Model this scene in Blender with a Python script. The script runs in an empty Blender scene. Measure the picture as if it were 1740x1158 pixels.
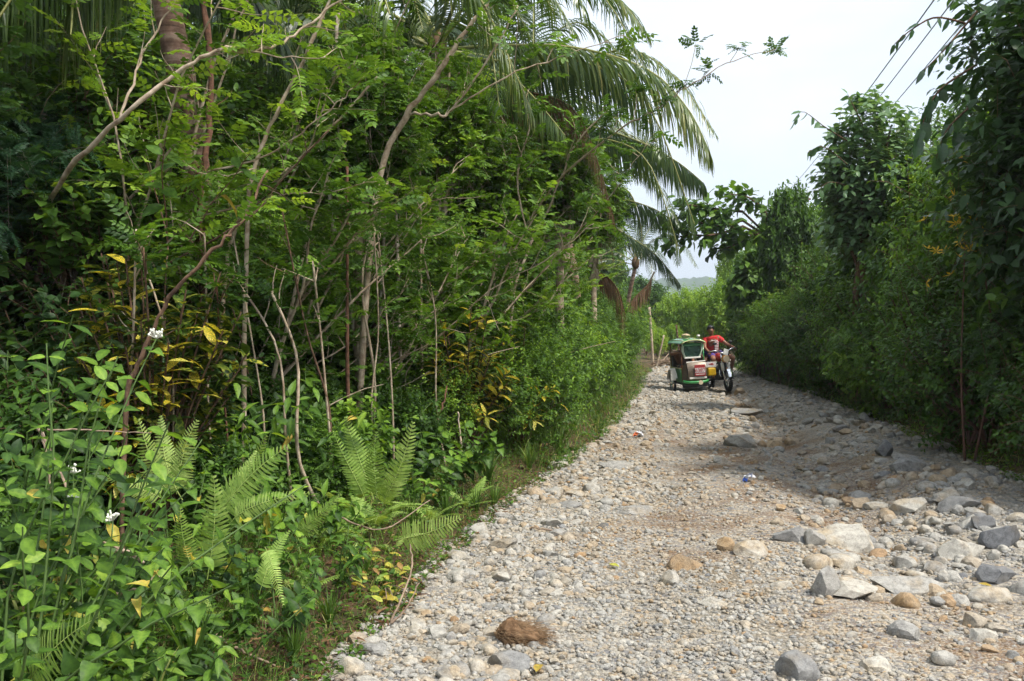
import bpy, bmesh, math, random
import numpy as np
from mathutils import Vector, Matrix, Quaternion

S = bpy.context.scene
COL = S.collection
R = math.radians
PI = math.pi

# ------------------------------------------------------------------ camera
FPX, CX, HY, CAMZ = 1600.0, 870.0, 560.0, 1.5      # focal length in photo pixels, horizon row, eye height
cam_data = bpy.data.cameras.new('camera')
cam = bpy.data.objects.new('camera', cam_data)
COL.objects.link(cam)
cam.location = (0, 0, CAMZ)
cam.rotation_euler = (R(90), 0, 0)
cam_data.sensor_width = 36.0
cam_data.lens = 36.0 * FPX / 1740.0
cam_data.shift_y = -(579.0 - HY) / 1740.0
cam_data.clip_start = 0.05
cam_data.clip_end = 5000
S.camera = cam

# ------------------------------------------------------------------ light
SUN_EL, SUN_AZ = 57.0, 126.0        # degrees; azimuth clockwise from the view direction (+Y)
sd = Vector((math.sin(R(SUN_AZ)) * math.cos(R(SUN_EL)), math.cos(R(SUN_AZ)) * math.cos(R(SUN_EL)), math.sin(R(SUN_EL))))
sun_data = bpy.data.lights.new('sun', 'SUN')
sun_data.energy = 3.7
sun_data.angle = R(7)
sun_data.color = (1.0, 0.95, 0.87)
sun = bpy.data.objects.new('sun', sun_data)
COL.objects.link(sun)
sun.rotation_euler = (-sd).to_track_quat('-Z', 'Y').to_euler()

world = bpy.data.worlds.new('World')
S.world = world
world.use_nodes = True
nt = world.node_tree
nt.nodes.clear()
wo = nt.nodes.new('ShaderNodeOutputWorld')
bg = nt.nodes.new('ShaderNodeBackground')
sky = nt.nodes.new('ShaderNodeTexSky')
sky.sky_type = 'NISHITA'
sky.sun_disc = False
sky.sun_elevation = R(SUN_EL)
sky.sun_rotation = R(SUN_AZ)
sky.air_density = 1.0
sky.dust_density = 2.0
wtc = nt.nodes.new('ShaderNodeTexCoord')
wmap = nt.nodes.new('ShaderNodeMapping')
wmap.inputs['Scale'].default_value = (1.0, 1.0, 2.6)
wn = nt.nodes.new('ShaderNodeTexNoise')
wn.inputs['Scale'].default_value = 2.2
wn.inputs['Detail'].default_value = 6
wn.inputs['Roughness'].default_value = 0.55
wr = nt.nodes.new('ShaderNodeValToRGB')
wr.color_ramp.elements[0].position = 0.30
wr.color_ramp.elements[0].color = (0.5, 0.5, 0.5, 1)
wr.color_ramp.elements[1].position = 0.62
wr.color_ramp.elements[1].color = (0.97, 0.97, 0.97, 1)
wmix = nt.nodes.new('ShaderNodeMix')
wmix.data_type = 'RGBA'
wmix.inputs['B'].default_value = (4.75, 5.15, 5.65, 1)       # thin bright overcast
nt.links.new(wtc.outputs['Generated'], wmap.inputs['Vector'])
nt.links.new(wmap.outputs['Vector'], wn.inputs['Vector'])
nt.links.new(wn.outputs['Fac'], wr.inputs['Fac'])
nt.links.new(wr.outputs['Color'], wmix.inputs['Factor'])
nt.links.new(sky.outputs['Color'], wmix.inputs['A'])
nt.links.new(wmix.outputs['Result'], bg.inputs['Color'])
bg.inputs['Strength'].default_value = 0.146
nt.links.new(bg.outputs['Background'], wo.inputs['Surface'])

S.view_settings.view_transform = 'Standard'
S.view_settings.look = 'None'
S.view_settings.exposure = 0.78
S.view_settings.gamma = 1.0
S.view_settings.use_curve_mapping = False
S.render.engine = 'CYCLES'
S.cycles.max_bounces = 4
S.cycles.diffuse_bounces = 2
S.cycles.transmission_bounces = 4
S.cycles.transparent_max_bounces = 6
S.cycles.volume_bounces = 0
S.cycles.use_denoising = True
S.cycles.use_adaptive_sampling = True
S.cycles.adaptive_threshold = 0.04
try:
    S.cycles.denoiser = 'OPENIMAGEDENOISE'
except Exception:
    pass

# ------------------------------------------------------------------ object helpers
def thing(name, label, cat, loc=(0, 0, 0), rot=(0, 0, 0), scale=1.0, group=None):
    o = bpy.data.objects.new(name, None)
    o.empty_display_size = 0.1
    COL.objects.link(o)
    o.location = loc
    o.rotation_euler = rot
    o.scale = (scale, scale, scale) if isinstance(scale, (int, float)) else scale
    o['label'] = label
    o['category'] = cat
    if group:
        o['group'] = group
    return o

def tag(o, label, cat, group=None):
    o['label'] = label
    o['category'] = cat
    if group:
        o['group'] = group
    return o

def link(name, me, parent=None, loc=None, rot=None, scale=None):
    o = bpy.data.objects.new(name, me)
    COL.objects.link(o)
    if parent is not None:
        o.parent = parent
    if loc is not None:
        o.location = loc
    if rot is not None:
        o.rotation_euler = rot
    if scale is not None:
        o.scale = scale if hasattr(scale, '__len__') else (scale, scale, scale)
    return o

class MB:
    """collects vertices and faces, builds ONE mesh"""
    def __init__(s):
        s.v = []; s.f = []; s.n = 0; s.var = []
    def add(s, V, Fs, mat=0, var=0.5, smooth=True):
        V = np.asarray(V, dtype=np.float64).reshape(-1, 3)
        if not isinstance(Fs, list):
            Fs = [Fs]
        for Fa in Fs:
            Fa = np.asarray(Fa, dtype=np.int64)
            if len(Fa):
                s.f.append((Fa + s.n, mat, smooth))
        s.v.append(V)
        va = np.asarray(var, dtype=np.float64)
        if va.ndim == 0:
            va = np.full(len(V), float(va))
        s.var.append(va)
        s.n += len(V)
        return s
    def mesh(s, name, mats):
        me = bpy.data.meshes.new(name)
        if not s.v:
            return me
        V = np.concatenate(s.v)
        me.vertices.add(len(V))
        me.vertices.foreach_set('co', V.astype(np.float32).ravel())
        li = np.concatenate([f.ravel() for f, m, q in s.f])
        tot = np.concatenate([np.full(len(f), f.shape[1]) for f, m, q in s.f])
        mi = np.concatenate([np.full(len(f), m) for f, m, q in s.f])
        sm = np.concatenate([np.full(len(f), q) for f, m, q in s.f])
        me.loops.add(len(li))
        me.loops.foreach_set('vertex_index', li.astype(np.int32))
        me.polygons.add(len(tot))
        st = np.concatenate([[0], np.cumsum(tot)[:-1]])
        me.polygons.foreach_set('loop_start', st.astype(np.int32))
        try:
            me.polygons.foreach_set('loop_total', tot.astype(np.int32))
        except Exception:
            pass
        me.polygons.foreach_set('material_index', mi.astype(np.int32))
        me.polygons.foreach_set('use_smooth', sm.astype(bool))
        me.update(calc_edges=True)
        a = me.attributes.new('var', 'FLOAT', 'POINT')
        a.data.foreach_set('value', np.concatenate(s.var).astype(np.float32))
        for m in (mats if isinstance(mats, (list, tuple)) else [mats]):
            me.materials.append(m)
        return me
    def build(s, name, mats, parent=None, **kw):
        return link(name, s.mesh(name, mats), parent, **kw)
    # simple solids
    def box(s, c, size, rot=None, mat=0, var=0.5, bev=0.0):
        c = np.array(c, float); h = np.array(size, float) / 2
        if bev > 0:
            bm = bmesh.new()
            bmesh.ops.create_cube(bm, size=1.0)
            for v in bm.verts:
                v.co = Vector((v.co.x * h[0] * 2, v.co.y * h[1] * 2, v.co.z * h[2] * 2))
            bmesh.ops.bevel(bm, geom=list(bm.edges) + list(bm.verts), offset=bev, segments=2, affect='EDGES', profile=0.5)
            bmesh.ops.triangulate(bm, faces=bm.faces)
            bm.verts.index_update()
            V = np.array([v.co[:] for v in bm.verts]); Fa = np.array([[v.index for v in f.verts] for f in bm.faces])
            bm.free()
        else:
            V = np.array([[x, y, z] for x in (-1, 1) for y in (-1, 1) for z in (-1, 1)], float) * h
            Fa = np.array([[0, 1, 3, 2], [4, 6, 7, 5], [0, 4, 5, 1], [2, 3, 7, 6], [0, 2, 6, 4], [1, 5, 7, 3]])
        if rot is not None:
            m = np.array(Matrix.Rotation(rot[0], 3, 'X') if False else (Matrix.Rotation(rot[2], 3, 'Z') @ Matrix.Rotation(rot[1], 3, 'Y') @ Matrix.Rotation(rot[0], 3, 'X')))
            V = V @ m.T
        return s.add(V + c, Fa, mat, var, smooth=False)
    def tube(s, P, rad, sides=6, mat=0, var=0.5, cap=True, closed=False):
        P = np.asarray(P, float); n = len(P)
        rad = np.asarray(rad, float)
        if rad.ndim == 0:
            rad = np.full(n, float(rad))
        if closed:
            T = np.roll(P, -1, 0) - np.roll(P, 1, 0)
        else:
            T = np.gradient(P, axis=0)
        T /= np.linalg.norm(T, axis=1)[:, None] + 1e-9
        ref = np.array([0, 0, 1.0]) if abs(T[:, 2]).mean() < 0.8 else np.array([1.0, 0.1, 0])
        A = np.cross(T, ref); A /= np.linalg.norm(A, axis=1)[:, None] + 1e-9
        B = np.cross(T, A)
        an = np.arange(sides) * 2 * PI / sides
        V = P[:, None] + rad[:, None, None] * (np.cos(an)[None, :, None] * A[:, None] + np.sin(an)[None, :, None] * B[:, None])
        V = V.reshape(-1, 3)
        k = n if closed else n - 1
        i = np.arange(k)[:, None]; j = np.arange(sides)[None]
        i2 = (i + 1) % n; j2 = (j + 1) % sides
        Q = np.stack([i * sides + j, i * sides + j2, i2 * sides + j2, i2 * sides + j], -1).reshape(-1, 4)
        Fs = [Q]
        if cap and not closed:
            c0 = np.arange(sides)[::-1][None]; c1 = (np.arange(sides) + (n - 1) * sides)[None]
            Fs += [c0, c1]
        if np.ndim(var) == 1 and len(var) == n:
            var = np.repeat(var, sides)
        return s.add(V, Fs, mat, var)
    def cyl(s, a, b, r, sides=16, mat=0, r2=None, var=0.5):
        s.tube([a, b], [r, r if r2 is None else r2], sides, mat, var)
        s.f = [(f, m, (q and f.shape[1] == 4)) if f.shape[1] == sides and sides != 4 else (f, m, q) for f, m, q in s.f]
        return s
    def torus(s, c, R1, r, axis='x', n=28, sides=8, mat=0):
        an = np.arange(n) * 2 * PI / n
        if axis == 'x':
            P = np.stack([np.zeros(n), np.cos(an), np.sin(an)], -1)
        elif axis == 'y':
            P = np.stack([np.cos(an), np.zeros(n), np.sin(an)], -1)
        else:
            P = np.stack([np.cos(an), np.sin(an), np.zeros(n)], -1)
        return s.tube(P * R1 + np.array(c), r, sides, mat, closed=True)
    def ball(s, c, r, mat=0, sub=2):
        V, Fa = ICO[sub]
        return s.add(V * np.array(r, float) + np.array(c), Fa, mat)
    def grid(s, P, mat=0, var=0.5, smooth=True):
        """P: (n, m, 3) sheet"""
        n, m = P.shape[:2]
        i = np.arange(n - 1)[:, None]; j = np.arange(m - 1)[None]
        Q = np.stack([i * m + j, i * m + j + 1, (i + 1) * m + j + 1, (i + 1) * m + j], -1).reshape(-1, 4)
        return s.add(P.reshape(-1, 3), Q, mat, var, smooth)

ICO = {}
for _k in (1, 2, 3, 4):
    _bm = bmesh.new()
    bmesh.ops.create_icosphere(_bm, subdivisions=_k, radius=1.0)
    _bm.verts.index_update()
    ICO[_k] = (np.array([v.co[:] for v in _bm.verts]), np.array([[v.index for v in f.verts] for f in _bm.faces]))
    _bm.free()

def norm(a):
    a = np.asarray(a, float)
    return a / (np.linalg.norm(a, axis=-1, keepdims=True) + 1e-9)

def basis(d, up):
    """rows of 3x3 whose columns are x, y=d, z"""
    y = norm(d)
    x = norm(np.cross(y, up))
    z = np.cross(x, y)
    return np.stack([x, y, z], -1)

def scatter(mb, tpl, pos, B, sc, mat=0, var=None):
    V, Fs, tv = tpl
    N, k = len(pos), len(V)
    sc = np.broadcast_to(np.asarray(sc, float), (N,)) if np.ndim(sc) < 2 else sc
    if sc.ndim == 1:
        sc = np.repeat(sc[:, None], 3, 1)
    W = np.einsum('nij,nkj->nki', B, V[None] * sc[:, None, :]) + pos[:, None]
    off = (np.arange(N) * k)[:, None, None]
    out = [(Fa[None] + off).reshape(-1, Fa.shape[1]) for Fa in Fs]
    v = np.full(N, 0.5) if var is None else var
    vv = np.clip(v[:, None] + tv[None], 0, 1)
    mb.add(W.reshape(-1, 3), out, mat, vv.ravel())

# ------------------------------------------------------------------ noise and terrain
_rs = np.random.RandomState(11)
_NG = _rs.rand(256, 256)
def vnoise(x, y, seed=0):
    x = np.asarray(x, float) + seed * 17.3; y = np.asarray(y, float) + seed * 9.1
    xi = np.floor(x).astype(int); yi = np.floor(y).astype(int)
    fx = x - xi; fy = y - yi
    fx = fx * fx * (3 - 2 * fx); fy = fy * fy * (3 - 2 * fy)
    g = lambda a, b: _NG[a % 256, b % 256]
    return (g(xi, yi) * (1 - fx) + g(xi + 1, yi) * fx) * (1 - fy) + (g(xi, yi + 1) * (1 - fx) + g(xi + 1, yi + 1) * fx) * fy
def fbm(x, y, oct=4, seed=0):
    s = 0; a = 0.5
    for k in range(oct):
        s = s + a * vnoise(x * 2 ** k, y * 2 ** k, seed + k); a *= 0.5
    return s

_CY = np.array([-8, 0, 4, 8, 12.6, 17, 24, 28, 32, 36, 40, 46, 55, 70.0])
_CXX = np.array([0.2, 1.0, 1.62, 2.22, 3.2, 4.0, 4.95, 5.4, 6.1, 7.0, 8.3, 11.0, 17.0, 30.0])
_HW = np.array([2.6, 2.6, 2.42, 2.28, 2.05, 1.95, 1.62, 1.5, 1.5, 1.55, 1.6, 1.6, 1.6, 1.6])
def _smooth(tab, y):
    return (np.interp(y - 1, _CY, tab) + np.interp(y, _CY, tab) + np.interp(y + 1, _CY, tab)) / 3
def road_c(y): return _smooth(_CXX, y)
def road_w(y): return _smooth(_HW, y)
def edge_l(y): return road_c(y) - road_w(y)
def edge_r(y): return road_c(y) + road_w(y)
def sstep(a, b, x):
    t = np.clip((x - a) / (b - a), 0, 1)
    return t * t * (3 - 2 * t)
def height(x, y):
    x = np.asarray(x, float); y = np.asarray(y, float)
    ol = edge_l(y) - x; orr = x - edge_r(y)
    h = 0.05 * (fbm(x * 0.6, y * 0.6, 3, 3) - 0.45)
    cross = np.clip((x - road_c(y)) / road_w(y), -1, 1)
    h = h + 0.05 * (fbm(x * 1.9, y * 1.9, 3, 61) - 0.45) * sstep(-.5, .3, cross)
    h = h + 0.05 * np.maximum(cross, 0) * sstep(14, 22, y) + 0.13 * sstep(0.4, 1.0, cross) * sstep(4, 9, y) + 0.10 * np.exp(-((cross - .62) / .16) ** 2) * sstep(5, 8, y) * (.4 + 1.2 * fbm(x * 1.4, y * 1.4, 3, 91))
    h = h - 0.085 * np.exp(-((cross - 0.22) / 0.14) ** 2) * sstep(4, 7, y) - 0.03 * np.exp(-((cross + 0.42) / 0.16) ** 2)
    h = h + 0.16 * sstep(0, 0.7, ol) + 0.18 * sstep(0.6, 3, ol) * (0.6 + 0.8 * fbm(x * 0.5, y * 0.5, 2, 8))
    h = h + 0.30 * sstep(0, 0.8, orr) + 0.65 * sstep(0.6, 3.5, orr)
    far = sstep(60, 160, np.hypot(x, y))
    return h * (1 - far) + far * 0.3
def h1(x, y): return float(height(np.array([x]), np.array([y]))[0])
def P(u, v, d):
    """point seen at photo pixel (u, v) at distance d along the view direction"""
    return np.array([(u - CX) / FPX * d, d, CAMZ - (v - HY) / FPX * d])
def G(u, v):
    """ground point seen at photo pixel (u, v)"""
    z = 0.0
    for _ in range(14):
        d = (CAMZ - z) * FPX / (v - HY)
        z = 0.5 * z + 0.5 * h1((u - CX) / FPX * d, d)
    return np.array([(u - CX) / FPX * d, d, z])

# ------------------------------------------------------------------ materials
def new_mat(name):
    m = bpy.data.materials.new(name)
    m.use_nodes = True
    t = m.node_tree
    t.nodes.clear()
    out = t.nodes.new('ShaderNodeOutputMaterial')
    return m, t, out
def N(t, kind, **kw):
    n = t.nodes.new(kind)
    for k, v in kw.items():
        n.inputs[k.replace('_', ' ')].default_value = v
    return n
def ramp(t, stops, interp='LINEAR'):
    r = t.nodes.new('ShaderNodeValToRGB')
    r.color_ramp.interpolation = interp
    e = r.color_ramp.elements
    while len(e) < len(stops):
        e.new(0.5)
    for k, (p, c) in enumerate(stops):
        e[k].position = p
        e[k].color = (c[0], c[1], c[2], 1) if hasattr(c, '__len__') else (c, c, c, 1)
    return r
def math_n(t, op, a, b=None, clamp=False):
    n = t.nodes.new('ShaderNodeMath'); n.operation = op; n.use_clamp = clamp
    for k, x in enumerate((a, b)):
        if x is None: continue
        if isinstance(x, (int, float)): n.inputs[k].default_value = x
        else: t.links.new(x, n.inputs[k])
    return n.outputs[0]

def leaf_mat(name, stops, transl=0.34, rough=0.5, spec=0.25, speck=None, scale=60):
    m, t, out = new_mat(name)
    at = t.nodes.new('ShaderNodeAttribute'); at.attribute_name = 'var'
    oi = t.nodes.new('ShaderNodeObjectInfo')
    geo = t.nodes.new('ShaderNodeNewGeometry')
    r1 = math_n(t, 'MULTIPLY_ADD', oi.outputs['Random'], 0.44)
    t.nodes[-1].inputs[2].default_value = -0.22
    v = math_n(t, 'ADD', at.outputs['Fac'], r1, clamp=True)
    nz = N(t, 'ShaderNodeTexNoise', Scale=1.1, Detail=2.0)
    t.links.new(geo.outputs['Position'], nz.inputs['Vector'])
    nv = math_n(t, 'MULTIPLY_ADD', nz.outputs['Fac'], 0.5)
    t.nodes[-1].inputs[2].default_value = -0.25
    v = math_n(t, 'ADD', v, nv, clamp=True)
    rp = ramp(t, stops)
    t.links.new(v, rp.inputs['Fac'])
    col = rp.outputs['Color']
    nl = N(t, 'ShaderNodeTexNoise', Scale=42.0, Detail=4.0, Roughness=0.7); t.links.new(geo.outputs['Position'], nl.inputs['Vector'])
    rl_ = ramp(t, [(0.3, (0.66, 0.70, 0.60)), (0.55, (1.0, 1.0, 1.0)), (0.72, (1.3, 1.18, 1.1))]); t.links.new(nl.outputs['Fac'], rl_.inputs['Fac'])
    ml = t.nodes.new('ShaderNodeMix'); ml.data_type = 'RGBA'; ml.blend_type = 'MULTIPLY'; ml.inputs['Factor'].default_value = 1
    t.links.new(col, ml.inputs['A']); t.links.new(rl_.outputs['Color'], ml.inputs['B']); col = ml.outputs['Result']
    if speck:
        ns = N(t, 'ShaderNodeTexNoise', Scale=float(scale), Detail=2.0)
        tc = t.nodes.new('ShaderNodeTexCoord')
        t.links.new(tc.outputs['Object'], ns.inputs['Vector'])
        rs = ramp(t, [(0.47, 0.0), (0.53, 1.0)])
        t.links.new(ns.outputs['Fac'], rs.inputs['Fac'])
        mx = t.nodes.new('ShaderNodeMix'); mx.data_type = 'RGBA'
        t.links.new(rs.outputs['Color'], mx.inputs['Factor'])
        t.links.new(col, mx.inputs['A']); mx.inputs['B'].default_value = (*speck, 1)
        col = mx.outputs['Result']
    p = N(t, 'ShaderNodeBsdfPrincipled', Roughness=rough)
    p.inputs['Specular IOR Level'].default_value = spec
    t.links.new(col, p.inputs['Base Color'])
    tr = t.nodes.new('ShaderNodeBsdfTranslucent')
    g = t.nodes.new('ShaderNodeMix'); g.data_type = 'RGBA'; g.blend_type = 'MULTIPLY'
    g.inputs['Factor'].default_value = 1.0
    t.links.new(col, g.inputs['A']); g.inputs['B'].default_value = (1.7, 1.6, 0.7, 1)
    t.links.new(g.outputs['Result'], tr.inputs['Color'])
    ms = t.nodes.new('ShaderNodeMixShader'); ms.inputs[0].default_value = transl
    t.links.new(p.outputs[0], ms.inputs[1]); t.links.new(tr.outputs[0], ms.inputs[2])
    t.links.new(ms.outputs[0], out.inputs['Surface'])
    return m

def solid(name, c, rough=0.6, metal=0.0, noise=0.0, nscale=20.0, bump=0.0, c2=None, spec=0.5, coat=0.0):
    m, t, out = new_mat(name)
    p = N(t, 'ShaderNodeBsdfPrincipled', Roughness=rough, Metallic=metal)
    p.inputs['Specular IOR Level'].default_value = spec
    p.inputs['Coat Weight'].default_value = coat
    p.inputs['Base Color'].default_value = (*c, 1)
    if noise > 0 or c2 or bump > 0:
        tc = t.nodes.new('ShaderNodeTexCoord')
        nz = N(t, 'ShaderNodeTexNoise', Scale=float(nscale), Detail=6.0, Roughness=0.65)
        t.links.new(tc.outputs['Object'], nz.inputs['Vector'])
        c2 = c2 or tuple(x * (1 - noise) for x in c)
        rp = ramp(t, [(0.35, c2), (0.65, c)])
        t.links.new(nz.outputs['Fac'], rp.inputs['Fac'])
        t.links.new(rp.outputs['Color'], p.inputs['Base Color'])
        if bump > 0:
            b = N(t, 'ShaderNodeBump', Strength=bump, Distance=0.01)
            t.links.new(nz.outputs['Fac'], b.inputs['Height'])
            t.links.new(b.outputs['Normal'], p.inputs['Normal'])
    t.links.new(p.outputs[0], out.inputs['Surface'])
    return m

M = {}
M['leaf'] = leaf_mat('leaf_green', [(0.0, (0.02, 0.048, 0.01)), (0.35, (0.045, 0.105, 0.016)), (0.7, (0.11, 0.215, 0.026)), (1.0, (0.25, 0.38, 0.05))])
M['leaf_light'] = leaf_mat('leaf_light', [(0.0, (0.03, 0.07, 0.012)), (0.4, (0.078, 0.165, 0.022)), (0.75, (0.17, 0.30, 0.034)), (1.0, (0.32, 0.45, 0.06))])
M['leaf_dark'] = leaf_mat('leaf_dark', [(0.0, (0.017, 0.043, 0.012)), (0.5, (0.038, 0.09, 0.02)), (1.0, (0.10, 0.19, 0.034))], transl=0.22)
M['leaf_haze'] = leaf_mat('leaf_haze_pale', [(0.0, (0.045, 0.10, 0.045)), (0.5, (0.11, 0.21, 0.09)), (1.0, (0.22, 0.34, 0.15))], transl=0.3, rough=0.38, spec=0.5)  # haze and glare over the crown put into a paler leaf colour
M['leaf_blue'] = leaf_mat('leaf_blue_green', [(0.0, (0.02, 0.055, 0.026)), (0.5, (0.036, 0.095, 0.042)), (1.0, (0.085, 0.18, 0.055))], transl=0.25)
M['leaf_glossy'] = leaf_mat('leaf_glossy', [(0.0, (0.02, 0.05, 0.022)), (0.5, (0.05, 0.115, 0.045)), (1.0, (0.12, 0.22, 0.075))], transl=0.28, rough=0.3, spec=0.6)
M['croton'] = leaf_mat('leaf_croton', [(0.0, (0.012, 0.03, 0.008)), (0.55, (0.035, 0.07, 0.01)), (0.75, (0.16, 0.2, 0.02)), (1.0, (0.35, 0.33, 0.04))], transl=0.2, speck=(0.025, 0.05, 0.008), scale=45)
M['croton_yellow'] = leaf_mat('leaf_yellow', [(0.0, (0.6, 0.36, 0.02)), (0.5, (0.75, 0.55, 0.04)), (1.0, (0.7, 0.65, 0.22))], transl=0.25, speck=(0.12, 0.17, 0.02), scale=38)
M['dying'] = leaf_mat('leaf_dying', [(0.0, (0.3, 0.17, 0.07)), (0.3, (0.42, 0.27, 0.07)), (0.6, (0.48, 0.4, 0.07)), (0.85, (0.42, 0.46, 0.08)), (1.0, (0.2, 0.3, 0.05))], transl=0.3)
M['flower_yellow'] = leaf_mat('flower_yellow', [(0.0, (0.6, 0.34, 0.02)), (1.0, (0.7, 0.5, 0.04))], transl=0.3)
M['fern'] = leaf_mat('fern_green', [(0.0, (0.12, 0.21, 0.04)), (0.5, (0.27, 0.40, 0.09)), (1.0, (0.44, 0.54, 0.18))], transl=0.25)
M['palm'] = leaf_mat('palm_leaflet', [(0.0, (0.022, 0.05, 0.014)), (0.5, (0.05, 0.095, 0.022)), (0.85, (0.12, 0.17, 0.035)), (1.0, (0.3, 0.28, 0.09))], transl=0.3, rough=0.35, spec=0.5)
M['palm_dead'] = leaf_mat('palm_dead', [(0.0, (0.06, 0.035, 0.02)), (0.5, (0.14, 0.085, 0.05)), (1.0, (0.26, 0.18, 0.11))], transl=0.2, rough=0.8, spec=0.1)
M['rachis'] = solid('palm_rachis', (0.24, 0.25, 0.06), 0.5, noise=0.3, nscale=8)
M['grass'] = leaf_mat('grass_blade', [(0.0, (0.05, 0.1, 0.02)), (0.5, (0.1, 0.19, 0.03)), (0.8, (0.2, 0.28, 0.06)), (1.0, (0.34, 0.33, 0.12))], transl=0.35)
M['litter'] = leaf_mat('dry_litter', [(0.0, (0.06, 0.03, 0.018)), (0.5, (0.16, 0.085, 0.045)), (1.0, (0.36, 0.24, 0.13))], transl=0.15, rough=0.8, spec=0.1)
M['bark_pale'] = solid('bark_pale', (0.52, 0.43, 0.32), 0.85, c2=(0.24, 0.17, 0.11), nscale=14, bump=0.6, spec=0.2)
M['bark_brown'] = solid('bark_brown', (0.2, 0.12, 0.075), 0.9, c2=(0.05, 0.03, 0.02), nscale=18, bump=0.7, spec=0.2)
M['bark_red'] = solid('bark_reddish', (0.22, 0.11, 0.07), 0.9, c2=(0.08, 0.045, 0.03), nscale=22, bump=0.7, spec=0.2)
M['bark_white'] = solid('bark_lichen', (0.5, 0.45, 0.37), 0.9, c2=(0.14, 0.1, 0.07), nscale=11, bump=0.6, spec=0.2)
M['stem_green'] = solid('stem_green', (0.09, 0.16, 0.035), 0.6, noise=0.3)
M['stem_brown'] = solid('stem_brown', (0.16, 0.075, 0.045), 0.7, noise=0.5, nscale=25)
M['twig'] = solid('twig_dry', (0.34, 0.25, 0.17), 0.85, c2=(0.15, 0.1, 0.07), nscale=30, bump=0.4)
M['white_flower'] = solid('white_petals', (0.72, 0.72, 0.62), 0.7, noise=0.15, nscale=60)

def palm_bark():
    m, t, out = new_mat('palm_trunk_bark')
    tc = t.nodes.new('ShaderNodeTexCoord')
    nz = N(t, 'ShaderNodeTexNoise', Scale=7.0, Detail=8.0, Roughness=0.7)
    t.links.new(tc.outputs['Object'], nz.inputs['Vector'])
    mp = N(t, 'ShaderNodeMapping'); mp.inputs['Scale'].default_value = (1.5, 1.5, 26)
    t.links.new(tc.outputs['Object'], mp.inputs['Vector'])
    n2 = N(t, 'ShaderNodeTexNoise', Scale=1.0, Detail=4.0)
    t.links.new(mp.outputs[0], n2.inputs['Vector'])
    mixf = math_n(t, 'ADD', math_n(t, 'MULTIPLY', nz.outputs['Fac'], 0.55), math_n(t, 'MULTIPLY', n2.outputs['Fac'], 0.45))
    rp = ramp(t, [(0.35, (0.08, 0.05, 0.035)), (0.48, (0.24, 0.145, 0.105)), (0.6, (0.42, 0.3, 0.23)), (0.75, (0.2, 0.17, 0.09))])
    t.links.new(mixf, rp.inputs['Fac'])
    p = N(t, 'ShaderNodeBsdfPrincipled', Roughness=0.9)
    p.inputs['Specular IOR Level'].default_value = 0.15
    t.links.new(rp.outputs['Color'], p.inputs['Base Color'])
    b = N(t, 'ShaderNodeBump', Strength=0.8, Distance=0.012)
    t.links.new(mixf, b.inputs['Height']); t.links.new(b.outputs['Normal'], p.inputs['Normal'])
    t.links.new(p.outputs[0], out.inputs['Surface'])
    return m
M['palm_bark'] = palm_bark()

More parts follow.
